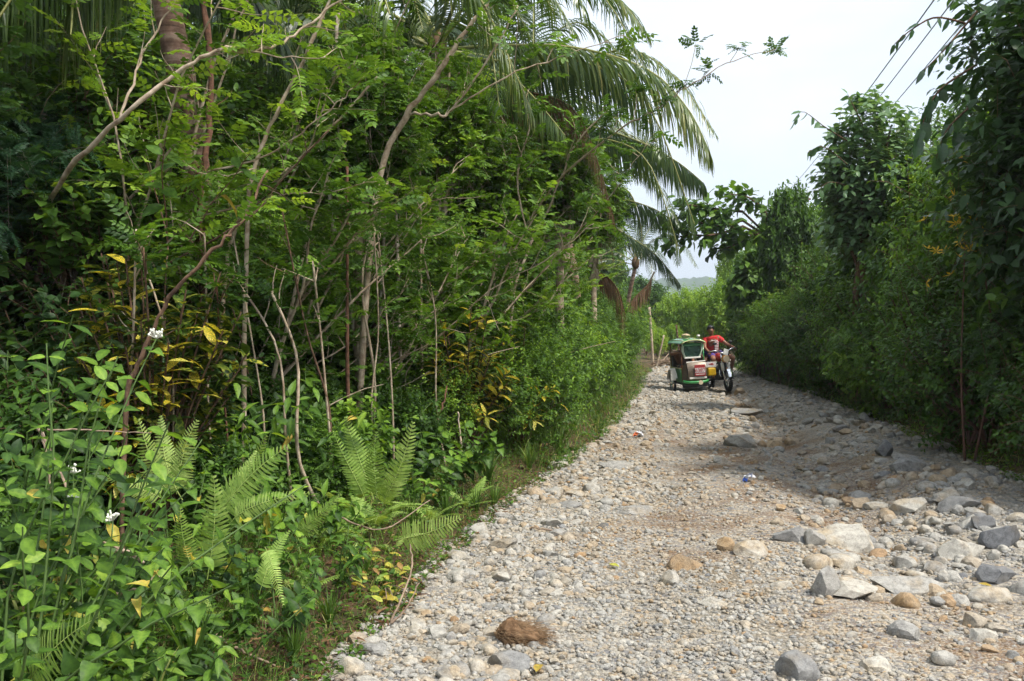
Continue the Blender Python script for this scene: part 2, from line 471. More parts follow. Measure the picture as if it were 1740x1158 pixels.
STONE_STOPS = [(0.0, (0.15, 0.158, 0.175)), (0.2, (0.265, 0.268, 0.268)), (0.42, (0.375, 0.368, 0.345)), (0.6, (0.48, 0.462, 0.415)), (0.74, (0.41, 0.36, 0.29)), (0.9, (0.40, 0.315, 0.215)), (1.0, (0.36, 0.24, 0.14))]
def stone_mat(name, by_object):
    m, t, out = new_mat(name)
    tc = t.nodes.new('ShaderNodeTexCoord'); geo = t.nodes.new('ShaderNodeNewGeometry')
    nz = N(t, 'ShaderNodeTexNoise', Scale=24.0, Detail=8.0, Roughness=0.7)
    t.links.new(geo.outputs['Position'], nz.inputs['Vector'])
    n3 = N(t, 'ShaderNodeTexNoise', Scale=150.0, Detail=3.0, Roughness=0.7)
    t.links.new(geo.outputs['Position'], n3.inputs['Vector'])
    if by_object:
        oi = t.nodes.new('ShaderNodeObjectInfo')
        base = oi.outputs['Color']
    else:
        at = t.nodes.new('ShaderNodeAttribute'); at.attribute_name = 'var'
        rp = ramp(t, STONE_STOPS)
        t.links.new(at.outputs['Fac'], rp.inputs['Fac'])
        base = rp.outputs['Color']
    # mineral mottling and a dusty tan bloom
    mx = t.nodes.new('ShaderNodeMix'); mx.data_type = 'RGBA'; mx.blend_type = 'MULTIPLY'; mx.inputs['Factor'].default_value = 1
    n6 = N(t, 'ShaderNodeTexNoise', Scale=5.0, Detail=5.0, Roughness=0.6)
    t.links.new(geo.outputs['Position'], n6.inputs['Vector'])
    st_ = t.nodes.new('ShaderNodeMix'); st_.data_type = 'RGBA'; st_.blend_type = 'MULTIPLY'
    rs6 = ramp(t, [(0.5, 0.0), (0.66, 0.75)]); t.links.new(n6.outputs['Fac'], rs6.inputs['Fac'])
    t.links.new(rs6.outputs['Color'], st_.inputs['Factor']); t.links.new(base, st_.inputs['A']); st_.inputs['B'].default_value = (0.92, 0.76, 0.55, 1)
    base = st_.outputs['Result']
    r2 = ramp(t, [(0.3, (0.48, 0.47, 0.47)), (0.5, (0.9, 0.89, 0.87)), (0.7, (1.15, 1.13, 1.1))])
    t.links.new(nz.outputs['Fac'], r2.inputs['Fac'])
    t.links.new(base, mx.inputs['A']); t.links.new(r2.outputs['Color'], mx.inputs['B'])
    mx2 = t.nodes.new('ShaderNodeMix'); mx2.data_type = 'RGBA'; mx2.blend_type = 'MULTIPLY'; mx2.inputs['Factor'].default_value = 1
    r3 = ramp(t, [(0.35, (0.78, 0.77, 0.76)), (0.65, (1.08, 1.07, 1.05))])
    t.links.new(n3.outputs['Fac'], r3.inputs['Fac'])
    t.links.new(mx.outputs['Result'], mx2.inputs['A']); t.links.new(r3.outputs['Color'], mx2.inputs['B'])
    p = N(t, 'ShaderNodeBsdfPrincipled', Roughness=0.9)
    p.inputs['Specular IOR Level'].default_value = 0.2
    t.links.new(mx2.outputs['Result'], p.inputs['Base Color'])
    b = N(t, 'ShaderNodeBump', Strength=0.9, Distance=0.012)
    hb = math_n(t, 'ADD', nz.outputs['Fac'], math_n(t, 'MULTIPLY', n3.outputs['Fac'], 0.25))
    t.links.new(hb, b.inputs['Height']); t.links.new(b.outputs['Normal'], p.inputs['Normal'])
    t.links.new(p.outputs[0], out.inputs['Surface'])
    return m
M['stone'] = stone_mat('stone', True)
M['gravel'] = stone_mat('gravel_stone', False)

def road_mat():
    m, t, out = new_mat('stony_road')
    geo = t.nodes.new('ShaderNodeNewGeometry')
    at = t.nodes.new('ShaderNodeAttribute'); at.attribute_name = 'var'
    v1 = N(t, 'ShaderNodeTexVoronoi', Scale=34.0); v2 = N(t, 'ShaderNodeTexVoronoi', Scale=85.0)
    nb = N(t, 'ShaderNodeTexNoise', Scale=1.3, Detail=5.0, Roughness=0.6)
    nf = N(t, 'ShaderNodeTexNoise', Scale=60.0, Detail=6.0, Roughness=0.75)
    for n in (v1, v2, nb, nf):
        t.links.new(geo.outputs['Position'], n.inputs['Vector'])
    sep = t.nodes.new('ShaderNodeSeparateColor')
    t.links.new(v1.outputs['Color'], sep.inputs[0])
    peb = ramp(t, [(0.0, (0.2, 0.2, 0.21)), (0.35, (0.32, 0.3, 0.27)), (0.7, (0.46, 0.43, 0.37)), (1.0, (0.42, 0.33, 0.23))])
    t.links.new(sep.outputs[0], peb.inputs['Fac'])
    dirt = ramp(t, [(0.0, (0.29, 0.268, 0.225)), (0.4, (0.25, 0.19, 0.12)), (1.0, (0.2, 0.115, 0.055))])
    t.links.new(at.outputs['Fac'], dirt.inputs['Fac'])
    cov = ramp(t, [(0.42, 0.0), (0.56, 1.0)])
    t.links.new(math_n(t, 'ADD', math_n(t, 'MULTIPLY', nb.outputs['Fac'], 0.55), math_n(t, 'MULTIPLY', nf.outputs['Fac'], 0.5)), cov.inputs['Fac'])
    mx = t.nodes.new('ShaderNodeMix'); mx.data_type = 'RGBA'
    t.links.new(cov.outputs['Color'], mx.inputs['Factor'])
    t.links.new(dirt.outputs['Color'], mx.inputs['A']); t.links.new(peb.outputs['Color'], mx.inputs['B'])
    mg = t.nodes.new('ShaderNodeMix'); mg.data_type = 'RGBA'; mg.blend_type = 'MULTIPLY'; mg.inputs['Factor'].default_value = 1
    rr = ramp(t, [(0.3, (0.65, 0.63, 0.6)), (0.7, (1.15, 1.13, 1.1))])
    t.links.new(nf.outputs['Fac'], rr.inputs['Fac'])
    t.links.new(mx.outputs['Result'], mg.inputs['A']); t.links.new(rr.outputs['Color'], mg.inputs['B'])
    p = N(t, 'ShaderNodeBsdfPrincipled', Roughness=0.95)
    p.inputs['Specular IOR Level'].default_value = 0.1
    t.links.new(mg.outputs['Result'], p.inputs['Base Color'])
    b = N(t, 'ShaderNodeBump', Strength=0.9, Distance=0.02)
    hh = math_n(t, 'SUBTRACT', math_n(t, 'MULTIPLY', nf.outputs['Fac'], 0.5), math_n(t, 'ADD', v1.outputs['Distance'], math_n(t, 'MULTIPLY', v2.outputs['Distance'], 0.4)))
    t.links.new(hh, b.inputs['Height']); t.links.new(b.outputs['Normal'], p.inputs['Normal'])
    t.links.new(p.outputs[0], out.inputs['Surface'])
    return m
M['road'] = road_mat()
M['soil'] = solid('verge_soil', (0.13, 0.085, 0.05), 0.95, c2=(0.035, 0.035, 0.015), nscale=3.0, bump=0.6, spec=0.1)
# ------------------------------------------------------------------ the setting: ground, road, hills
def sheet_coords(lim, fine, n_far=14):
    a = np.arange(-fine, fine + 1e-6, 0.5)
    b = fine * (lim / fine) ** (np.arange(1, n_far + 1) / n_far)
    return np.concatenate([-b[::-1], a, b])
xs = sheet_coords(1500, 26); ys = sheet_coords(1500, 26) + 24
gx, gy = np.meshgrid(xs, ys, indexing='ij')
gz = height(gx, gy)
gz = gz - 0.03 * ((gx > edge_l(gy) - 0.5) & (gx < edge_r(gy) + 0.5) & (gy > -7) & (gy < 66))
mb = MB(); mb.grid(np.stack([gx, gy, gz], -1), 0)
g = mb.build('ground', M['soil']); g['kind'] = 'structure'

def ochre(x, y):
    """how mud-stained the road is at a spot"""
    o = 0.0
    for (u, v, r, a) in ((1150, 920, .55, .9), (1230, 885, .6, .9), (1330, 850, .8, .9), (1440, 830, .9, .9), (1200, 770, 1.2, .7), (1290, 800, 1.0, .7), (1600, 1080, .5, .8), (1500, 1050, .4, .6), (1180, 745, 1.5, .5), (1690, 1120, .4, .5), (880, 830, .8, .3)):
        q = OC_P[(u, v)]
        o = o + a * np.exp(-(((x - q[0]) / r) ** 2 + ((y - q[1]) / (r * 1.2)) ** 2))
    o = o * (0.55 + 0.9 * fbm(x * 2.2, y * 2.2, 3, 5))
    cr = (x - road_c(y)) / road_w(y)
    o = o + .75 * np.exp(-((cr - .24) / .15) ** 2) * sstep(6, 8, y) * (.3 + 1.1 * fbm(x * 1.6, y * 1.6, 3, 51))
    return np.clip(o * 1.5 + 0.5 * (fbm(x * 0.8, y * 0.8, 3, 21) - 0.42), 0, 1)
OC_P = {k: G(*k) for k in ((1150, 920), (1230, 885), (1330, 850), (1440, 830), (1200, 770), (1290, 800), (1600, 1080), (1500, 1050), (1180, 745), (1690, 1120), (880, 830))}

ry = np.concatenate([np.arange(-7, 3.2, 0.5), np.arange(3.2, 12, 0.05), np.arange(12, 26, 0.12), np.arange(26, 66, 0.4)])
rt = np.linspace(-1.12, 1.12, 110)
RX = road_c(ry)[:, None] + rt[None] * road_w(ry)[:, None]
RY = np.repeat(ry[:, None], len(rt), 1)
RZ = height(RX, RY) + 0.010 + 0.016 * (fbm(RX * 5, RY * 5, 3, 31) - 0.45) + 0.010 * (vnoise(RX * 14, RY * 14, 7) - 0.5)
RZ = RZ - 0.05 * sstep(0.97, 1.12, np.abs(rt))[None]
mb = MB(); mb.grid(np.stack([RX, RY, RZ], -1), 0, ochre(RX, RY).ravel())
road = mb.build('road', M['road']); road['kind'] = 'structure'

def hill_mat():
    m, t, out = new_mat('forested_hill')
    geo = t.nodes.new('ShaderNodeNewGeometry')
    nz = N(t, 'ShaderNodeTexNoise', Scale=0.12, Detail=8.0, Roughness=0.7)
    t.links.new(geo.outputs['Position'], nz.inputs['Vector'])
    rp = ramp(t, [(0.35, (0.018, 0.045, 0.018)), (0.65, (0.06, 0.11, 0.035))])
    t.links.new(nz.outputs['Fac'], rp.inputs['Fac'])
    p = N(t, 'ShaderNodeBsdfPrincipled', Roughness=0.9)
    t.links.new(rp.outputs['Color'], p.inputs['Base Color'])
    t.links.new(p.outputs[0], out.inputs['Surface'])
    return m
hx = np.linspace(-420, 620, 260); hy = np.linspace(560, 900, 60)
HX, HYY = np.meshgrid(hx, hy, indexing='ij')
prof = 22 + 26 * fbm(HX * 0.006, HYY * 0.004, 3, 44) + 8 * fbm(HX * 0.03, HYY * 0.03, 3, 45) + 5 * vnoise(HX * .25, HYY * .25, 46)
rise = sstep(560, 680, HYY) * (1 - sstep(760, 900, HYY) * 0.6)
HZ = -2 + prof * rise
mb = MB(); mb.grid(np.stack([HX, HYY, HZ], -1), 0)
hl = mb.build('hills', hill_mat()); hl['kind'] = 'structure'

# ------------------------------------------------------------------ stones
def rock_shape(seed, sub=2, planes=7, noise=0.12, depth=0.72):
    r = np.random.RandomState(seed)
    V, Fa = ICO[sub]; V = V.copy()
    f = r.normal(size=(3, 3)) * 1.7; ph = r.rand(3) * 6
    n = sum(np.sin(V @ f[k] + ph[k]) for k in range(3)) / 3
    V = V * (1 + noise * n)[:, None]
    for _ in range(planes):
        nn = norm(r.normal(size=3)); o = r.uniform(depth - 0.1, depth + 0.16)
        dd = np.maximum(0, V @ nn - o)
        V = V - nn[None] * dd[:, None] * (1.0 if sub > 2 else .92)
    if sub >= 3:
        f = r.normal(size=(4, 3)) * 6
        V = V * (1 + 0.018 * sum(np.sin(V @ f[k] + k) for k in range(4)))[:, None]
    return V, Fa
pebbles = [rock_shape(100 + k, 1, 2, 0.2) for k in range(7)]
cobbles = [rock_shape(200 + k, 2, 6) for k in range(10)]
def rand_rot(r, n, tilt=0.35):
    a = r.rand(n) * 2 * PI
    up = norm(np.stack([r.normal(size=n) * tilt, r.normal(size=n) * tilt, np.ones(n)], -1))
    d = np.stack([np.cos(a), np.sin(a), np.zeros(n)], -1)
    return basis(d, up)
def stone_var(r, x, y):
    n = len(x)
    v = np.clip(r.normal(0.47, 0.15, n), 0.02, 0.78)
    left = sstep(0.2, -0.6, (x - road_c(y)) / road_w(y))
    v = v + left * 0.05
    oc = ochre(x, y)
    hit = r.rand(n) < np.clip(0.05 + oc * .62, 0, 0.5)
    v[hit] = r.uniform(0.66, .98, hit.sum())
    return v
rr = np.random.RandomState(5)
FLAT = True
# gravel: nobody could count it
gm = MB()
def sprinkle(n, y0, y1, rmin, rmax, shapes, power=1.6, zoff=-0.1, tlim=1.04, tlo=None):
    # more of them near the camera
    y = y0 * (y1 / y0) ** rr.rand(n)
    t = rr.uniform(-tlim if tlo is None else tlo, tlim, n)
    x = road_c(y) + t * road_w(y)
    ok = np.abs(x / y) < 0.62
    x, y, t = x[ok], y[ok], t[ok]; n = len(x)
    # the worn ledge on the right carries fewer loose stones
    keep = rr.rand(n) < np.where((t > 0.35) & (y > 9), 0.45, 1.0)
    x, y = x[keep], y[keep]; n = len(x)
    bare = sstep(.50, .62, fbm(x * .9 + 3, y * .9, 4, 71)) * sstep(-.6, .1, (x - road_c(y)) / road_w(y))
    cq = (x - road_c(y)) / road_w(y)
    bare = np.maximum(bare, .75 * (np.exp(-((cq + .36) / .1) ** 2) + np.exp(-((cq - .2) / .1) ** 2)) * sstep(.4, .56, fbm(x * 1.1, y * .5, 3, 83)))
    keep = rr.rand(n) > np.maximum(bare * .85, .7 * sstep(.35, .8, ochre(x, y)))
    x, y = x[keep], y[keep]; n = len(x)
    rad = rmin + (rmax - rmin) * rr.rand(n) ** power
    z = height(x, y) + 0.010
    var = stone_var(rr, x, y)
    B = rand_rot(rr, n)
    sc = np.stack([rad * rr.uniform(0.8, 1.35, n), rad * rr.uniform(0.65, 1.1, n), rad * rr.uniform(0.4, 0.8, n)], -1)
    pos = np.stack([x, y, z + sc[:, 2] * (0.2 + zoff)], -1)
    which = rr.randint(len(shapes), size=n)
    for k, (V, Fa) in enumerate(shapes):
        q = which == k
        if q.any():
            scatter(gm, (V, [Fa], np.zeros(len(V))), pos[q], B[q], sc[q], 0, var[q])
            gm.f[-1] = (gm.f[-1][0], 0, rr.rand() < .35)
sprinkle(46000, 3.2, 9.0, 0.0045, 0.02, pebbles, 1.7, 0.1)
sprinkle(3000, 3.2, 12, 0.016, 0.036, cobbles, 2.0)
sprinkle(14000, 8, 30, 0.012, 0.045, pebbles, 2.2, 0.1)
sprinkle(900, 12, 45, 0.05, 0.10, cobbles, 2.2, -0.05)
sprinkle(1500, 4.5, 26, 0.028, 0.10, cobbles, 2.4, -0.08, tlo=.0)
sprinkle(500, 3.4, 12, 0.025, 0.055, cobbles, 2.0, -0.05, tlo=-1.04, tlim=-.6)
gv = gm.build('gravel', M['gravel']); gv['kind'] = 'stuff'
gv['label'] = 'grey and tan gravel and pebbles covering the road'

def ramp_col(t):
    for k in range(len(STONE_STOPS) - 1):
        a, b = STONE_STOPS[k], STONE_STOPS[k + 1]
        if t <= b[0]:
            q = (t - a[0]) / (b[0] - a[0])
            return tuple(a[1][i] * (1 - q) + b[1][i] * q for i in range(3))
    return STONE_STOPS[-1][1]
HERO = []   # (u, v_base, w_px, h_px, depth_ratio, tint, label)
def hero(u, v, w, h, dr, tint, label, name='boulder', cat='rock', seed=0, flat=0.6, planes=15, sink=0.42, rz=0):
    p = G(u, v - 2)
    s = p[1] / FPX
    wm, hm = w * s, h * s
    # seen from above at an angle the depth of the stone also fills height in the picture
    el = (CAMZ - p[2]) / p[1]
    dm = wm * dr
    zm = max(hm - dm * el, 0.3 * hm)
    V, Fa = rock_shape(seed + 500, 4 if w > 55 else 3, planes, 0.2, flat)
    ex = V.max(0) - V.min(0); V = (V - (V.max(0) + V.min(0)) / 2) / ex
    m_ = MB(); m_.add(V * np.array([wm, dm, zm * (1 + sink)]) + np.array([0, 0, zm * (0.5 - sink * 0.5)]), Fa)
    me = m_.mesh(name, M['stone'])
    try:
        me.set_sharp_from_angle(angle=R(24))
    except Exception:
        pass
    o = link(name, me, None, (p[0], p[1] + dm * 0.45, h1(p[0], p[1] + dm * 0.45) + 0.004), (0, 0, rz))
    o.color = (*ramp_col(tint), 1)
    tag(o, label, cat)
    HERO.append((o.location.x, o.location.y, wm * 0.5, label))
hero(1167, 975, 66, 40, .8, .93, 'orange-brown squarish rock alone left of the slabs on the road', seed=1)
hero(1283, 950, 70, 38, .8, .66, 'grey-pink wedge-shaped rock between the orange rock and the big slab', seed=2, rz=.3)
hero(1348, 927, 62, 36, .7, .25, 'dark grey flat-topped rock behind the wedge-shaped rock', seed=3)
hero(1388, 934, 36, 38, .9, .45, 'small upright grey rock touching the left end of the biggest slab', seed=4)
hero(1447, 942, 112, 60, .75, .6, 'biggest slab of pinkish grey stone lying mid road', seed=5, flat=.6)
hero(1437, 972, 48, 33, .8, .63, 'pale tan egg-shaped stone just below the biggest slab', seed=6, planes=7)
hero(1408, 1022, 48, 62, .8, .38, 'olive grey rock with a shaded left face and a dark pit', seed=7)
hero(1458, 1027, 88, 52, .9, .62, 'pale greenish slab leaning on the olive grey rock', seed=8, flat=.6)
hero(1562, 1018, 145, 48, .5, .42, 'long flat pinkish grey slab right of the pale slab', seed=9, flat=.62)
hero(1645, 957, 85, 50, .8, .55, 'grey-tan pointed rock in the shaded right part of the road', seed=10)
hero(1713, 935, 78, 52, .8, .04, 'dark blue-grey boulder at the right edge of the picture', seed=11)
hero(1676, 905, 46, 32, .9, .1, 'small dark rock behind the dark blue-grey boulder', seed=12)
hero(1708, 998, 74, 42, .8, .08, 'low dark rock below the dark blue-grey boulder', seed=13)
hero(1365, 1166, 72, 68, .8, .2, 'rounded bluish grey boulder standing at the bottom of the picture', seed=14, planes=7, flat=.7)
hero(1677, 1098, 48, 36, .8, .58, 'pale triangular stone at bottom right with an ochre foot', seed=15)
hero(865, 1148, 74, 50, .8, .22, 'grey rock directly in front of the coconut husk', seed=16, planes=5)
hero(631, 1120, 48, 34, .9, .3, 'blue-grey rounded stone at the left road edge', seed=17, planes=8, flat=.7)
hero(592, 1156, 50, 44, .9, .55, 'whitish rounded stone lowest at the left road edge', seed=18, planes=8, flat=.7)
hero(1262, 764, 54, 28, .9, .5, 'tan-grey block in the middle of the road below the tricycle', seed=19)
hero(1275, 714, 62, 20, .9, .38, 'low pale ledge of rock right of the road centre', seed=48, sink=.15)
hero(1548, 805, 60, 34, .8, .28, 'sloping grey slab at the foot of the right-hand bushes', seed=21)
hero(1506, 780, 30, 30, .9, .12, 'dark upright rock under the right-hand bushes', seed=22)
hero(1259, 674, 20, 14, .9, .88, 'brown rock beside the front wheel of the tricycle', seed=23)
hero(1220, 1038, 60, 24, .9, .62, 'pale flat stone flush in the gravel near the bottom', seed=24)
hero(1468, 852, 38, 20, .9, .3, 'smooth grey stone behind the biggest slab', seed=25, planes=7)
hero(1554, 878, 62, 36, .8, .58, 'pink-grey lumpy rock in the half shade', seed=26)
hero(1640, 872, 74, 34, .8, .22, 'broad grey rock at the edge of the shade on the right', seed=27)
hero(1471, 982, 32, 20, .9, .9, 'small ochre stone between the egg-shaped stone and pale slab', seed=28)
hero(1236, 942, 32, 30, .9, .88, 'ochre stone between the orange rock and the wedge-shaped rock', seed=29)
hero(1078, 880, 74, 26, .9, .35, 'flat grey stone sunk in the left wheel track', seed=30)
hero(1052, 803, 62, 22, .9, .36, 'broad low grey stone farther up the left wheel track', seed=31)
hero(966, 868, 48, 18, .9, .24, 'bluish flat stone near the left verge', seed=32)
hero(1495, 1150, 60, 40, .8, .6, 'pale ridged rock at the bottom right of the road', seed=33)
hero(1690, 1030, 80, 45, .8, .55, 'pale grey block at the right edge below the flat slab', seed=34)
hero(1330, 1005, 40, 20, .9, .6, 'small pale stone left of the olive grey rock', seed=35)
hero(1180, 700, 36, 10, .9, .7, 'low tan stone in front of the sidecar', seed=36)
p_ = None
hero(855, 745, 36, 30, .9, .74, 'tan boulder among the grass of the left verge', seed=37, sink=.1)
hero(545, 838, 80, 46, .8, .72, 'pinkish tan boulder half hidden behind ferns', seed=38, sink=.1)

# loose stones: every one large enough to pick apart
cob_me = []
for k in range(12):
    V, Fa = rock_shape(300 + k, 3, 10, 0.16, .66)
    m_ = MB(); m_.add(V, Fa); me = m_.mesh('stone', M['stone'])
    try: me.set_sharp_from_angle(angle=R(32))
    except Exception: pass
    cob_me.append(me)
placed = [h[:3] for h in HERO]; cnt = 0; tries = 0
rs_ = np.random.RandomState(77)
import re as _re
STONES = {}
MARKS = [(h[0], h[1], _re.split(r' (?=lying|touching|behind|below|between|in |at |of |alone|with |leaning|right |left |directly|beside|farther|sunk|near |on |under|among|standing|lowest|flush|half|just)', h[3])[0]) for h in HERO if h[3].split()[0] not in ('tan', 'pinkish')]
for (u, v, n_) in ((882, 1102, 'coconut husk'), (655, 1000, 'yellow wilted plant'), (1276, 820, 'blue and white wrapper'), (1085, 745, 'orange and white wrapper'), (925, 908, 'reddish stick'), (1196, 672, 'tricycle'), (1740, 1140, 'bottom right picture corner'), (860, 870, 'road edge below the pale fern')):
    q_ = G(u, v); MARKS.append((q_[0], q_[1], n_))
while cnt < 262 and tries < 9000:
    tries += 1
    y = 3.7 * (16 / 3.7) ** rs_.rand()
    t = rs_.uniform(-1.0, 1.04)
    x = float(road_c(y) + t * road_w(y))
    if abs(x / y) > 0.56: continue
    # stones gather along both edges and on the stony strip right of the centre
    pr = 0.14 + 0.6 * (t < -0.72) + 0.85 * math.exp(-((t - 0.62) / 0.35) ** 2)
    if rs_.rand() > pr: continue
    rad = (0.021 + 0.05 * rs_.rand() ** 2.2) * (0.75 + y * 0.055)
    if any((x - a) ** 2 + (y - b) ** 2 < (rad * 0.8 + c * 0.95) ** 2 for a, b, c in placed): continue
    placed.append((x, y, rad))
    rad *= 1.12
    sz = (rad * rs_.uniform(.9, 1.4), rad * rs_.uniform(.75, 1.1), rad * rs_.uniform(.45, .8))
    o = link('stone', cob_me[rs_.randint(12)], None, (x, y, h1(x, y) + 0.012 + sz[2] * 0.3), (rs_.normal() * .2, rs_.normal() * .2, rs_.rand() * 6.28), sz)
    tv = float(stone_var(rs_, np.array([x]), np.array([y]))[0])
    o.color = (*ramp_col(tv), 1)
    tone = 'blue-grey' if tv < .25 else 'grey' if tv < .42 else 'pale' if tv < .68 else 'tan' if tv < .82 else 'ochre'
    px = rad * FPX / y
    size = 'small' if px < 12 else 'fist-sized' if px < 18 else 'large'
    shp = 'long ' if sz[0] > 1.5 * sz[1] else 'flat ' if sz[2] < .55 * rad else 'round ' if sz[0] < 1.12 * sz[1] else ''
    best = min(MARKS, key=lambda q: math.hypot(q[0] - x, q[1] - y))
    dx, dy = x - best[0], (y - best[1])
    rel = ('right of' if dx > 0 else 'left of') if abs(dx) > abs(dy) * .8 else ('behind' if dy > 0 else 'in front of')
    lab = '%s %s %sstone %s%s the %s' % (size, tone, shp, 'just ' if math.hypot(dx, dy) < .35 else '', rel, best[2])
    o['label'] = lab; o['category'] = 'stone'; STONES.setdefault(lab, []).append(o)
    cnt += 1
for lab, os_ in STONES.items():
    for k, o in enumerate(sorted(os_, key=lambda q: q.location.y)):
        o['group'] = 'loose stones on the road'
        if len(os_) > 1 and len(lab.split()) >= 13 and len(lab.split()) < 16 and k < 3: o['label'] = lab + ', ' + ('nearest', 'middle' if len(os_) > 2 else 'farthest', 'farthest')[k]
        elif len(os_) > 1: o['label'] = lab + ', ' + (['nearest', 'farther'] if len(os_) == 2 else ['nearest', 'second nearest', 'third nearest', 'fourth nearest', 'fifth nearest', 'sixth nearest', 'seventh nearest', 'eighth nearest', 'ninth nearest'])[min(k, 8)] + ' of them'
# ------------------------------------------------------------------ leaf shapes (leaf along +Y, face up +Z)
def T(V, Fs, var=None):
    V = np.array(V, float)
    return (V, [np.array(f) for f in Fs], np.zeros(len(V)) if var is None else np.array(var, float))
def leaf_simple(w=0.3, fold=0.07, droop=0.1, at=0.42):
    return T([(0, 0, 0), (w, at, fold), (0, 1, -droop), (-w, at, fold)], [[(0, 1, 2), (0, 2, 3)]])
def leaf_oval(w=0.28, fold=0.06, droop=0.18, lo=0.22, hi=0.66, wl=0.9, wh=0.85):
    V = [(0, 0, 0), (w * wl, lo, fold), (w * wh, hi, fold - droop * .4), (0, 1, -droop), (-w * wh, hi, fold - droop * .4), (-w * wl, lo, fold), (0, .45, -droop * .15)]
    return T(V, [[(0, 1, 6), (1, 2, 6), (2, 3, 6), (6, 3, 4), (6, 4, 5), (0, 6, 5)]])
def leaf_blade(prof, n=7, droop=0.25, fold=0.22, wave=0.0, stalk=0.0, seed=0):
    """broad leaf with midrib, two faces wide on each side; prof(t) half width"""
    r = np.random.RandomState(seed)
    t = np.linspace(0, 1, n)
    rows = []
    for k, tt in enumerate(t):
        y = stalk + tt * (1 - stalk); zc = -droop * tt ** 2; w = prof(tt)
        wv = wave * r.normal(size=2)
        rows += [(-w, y + .0, zc + w * fold + wv[0] * w), (-w * .5, y, zc + w * fold * .42), (0, y, zc), (w * .5, y, zc + w * fold * .42), (w, y, zc + w * fold + wv[1] * w)]
    F4 = []
    for k in range(n - 1):
        for j in range(4):
            F4.append((k * 5 + j, k * 5 + j + 1, (k + 1) * 5 + j + 1, (k + 1) * 5 + j))
    var = np.array([((-.04, -.02, 0.16, -.02, -.04) if k % 2 else (.05, .08, .16, .08, .05)) for k in range(n)]).ravel()      # paler midrib
    V = rows; Fs = [F4]
    if stalk > 0:
        b = len(V)
        V = V + [(-.008, 0, .0), (.008, 0, .0)]
        Fs.append([(b, b + 1, 2)])
        var = np.concatenate([var, [0.1, 0.1]])
    return T(V, Fs, var)
P_heart = lambda t: max(0.0, 0.34 * (math.sin(PI * min(1, (t * .93 + .07)) ** 0.55)) ** 0.8 * (1 - 0.38 * t) * (1 + .07 * math.cos(t * 60)) + 1e-3)
P_lance = lambda t: 0.17 * math.sin(PI * min(1, t * .96 + .02) ** 0.75) + 1e-3
P_oval = lambda t: 0.27 * math.sin(PI * min(1, t * .94 + .04) ** 0.9) ** .8 + 1e-3
L_SIMPLE = leaf_simple(); L_NARROW = leaf_simple(0.2, .05, .15)
L_OVAL = leaf_oval(); L_LANCE = leaf_oval(.19, .05, .28, .25, .6)
L_BROAD = leaf_oval(.36, .07, .22, .2, .58, 1.0, .8)
B_HEART = leaf_blade(P_heart, 11, .28, .18, .06, .14); B_LANCE = leaf_blade(P_lance, 7, .35, .25, .05, .06, 1); B_OVAL = leaf_blade(P_oval, 7, .22, .2, .05, .1, 2)

def compound(pairs, leaflet, ll=0.3, spread=1.1, terminal=True, droop=0.2, seed=0, taper=0.25, start=0.18, jit=0.12):
    """pinnate leaf of length 1 along +Y"""
    r = np.random.RandomState(seed)
    pos = []; D = []; sc = []
    for k in range(pairs):
        t = start + (0.95 - start) * k / max(1, pairs - 1)
        z = -droop * t * t
        for sgn in (-1, 1):
            a = spread + r.normal() * jit
            pos.append((0, t, z)); D.append((sgn * math.sin(a), math.cos(a), -0.12 - .35 * droop * t + r.normal() * .12)); sc.append(ll * (1 - taper * abs(2 * t - 1.05)) * (1 + r.normal() * .08))
    if terminal:
        pos.append((0, .97, -droop)); D.append((r.normal() * .1, 1, -.3)); sc.append(ll * .95)
    pos = np.array(pos); D = norm(np.array(D)); B = basis(D, np.array([0, 0, 1.0]) + r.normal(size=D.shape) * .12)
    m = MB(); scatter(m, leaflet, pos, B, np.array(sc), 0, r.uniform(-.08, .08, len(pos)) + 0.5)
    w = .008
    V = np.concatenate(m.v); vv = np.concatenate(m.var) - 0.5
    b = len(V)
    V = np.concatenate([V, [(-w, 0, 0), (w, 0, 0), (w * .6, .5, -droop * .25), (-w * .6, .5, -droop * .25), (0, 1, -droop)]])
    Fs = {}
    for f, _, _ in m.f:
        Fs.setdefault(f.shape[1], []).append(f)
    Fs.setdefault(4, []).append(np.array([(b, b + 1, b + 2, b + 3)])); Fs.setdefault(3, []).append(np.array([(b + 3, b + 2, b + 4)]))
    return (V, [np.concatenate(x) for x in Fs.values()], np.concatenate([vv, np.full(5, .1)]))
C_GLI = [compound(5, L_SIMPLE, .34, 1.05, True, .25, k) for k in range(3)]
C_GLI_N = [compound(5, leaf_oval(.27, .05, .15), .34, 1.05, True, .22, k + 5) for k in range(3)]
C_ACA = [compound(13, leaf_simple(.17, .02, .05), .24, 1.25, False, .22, k + 9, .5, .1, .06) for k in range(2)]

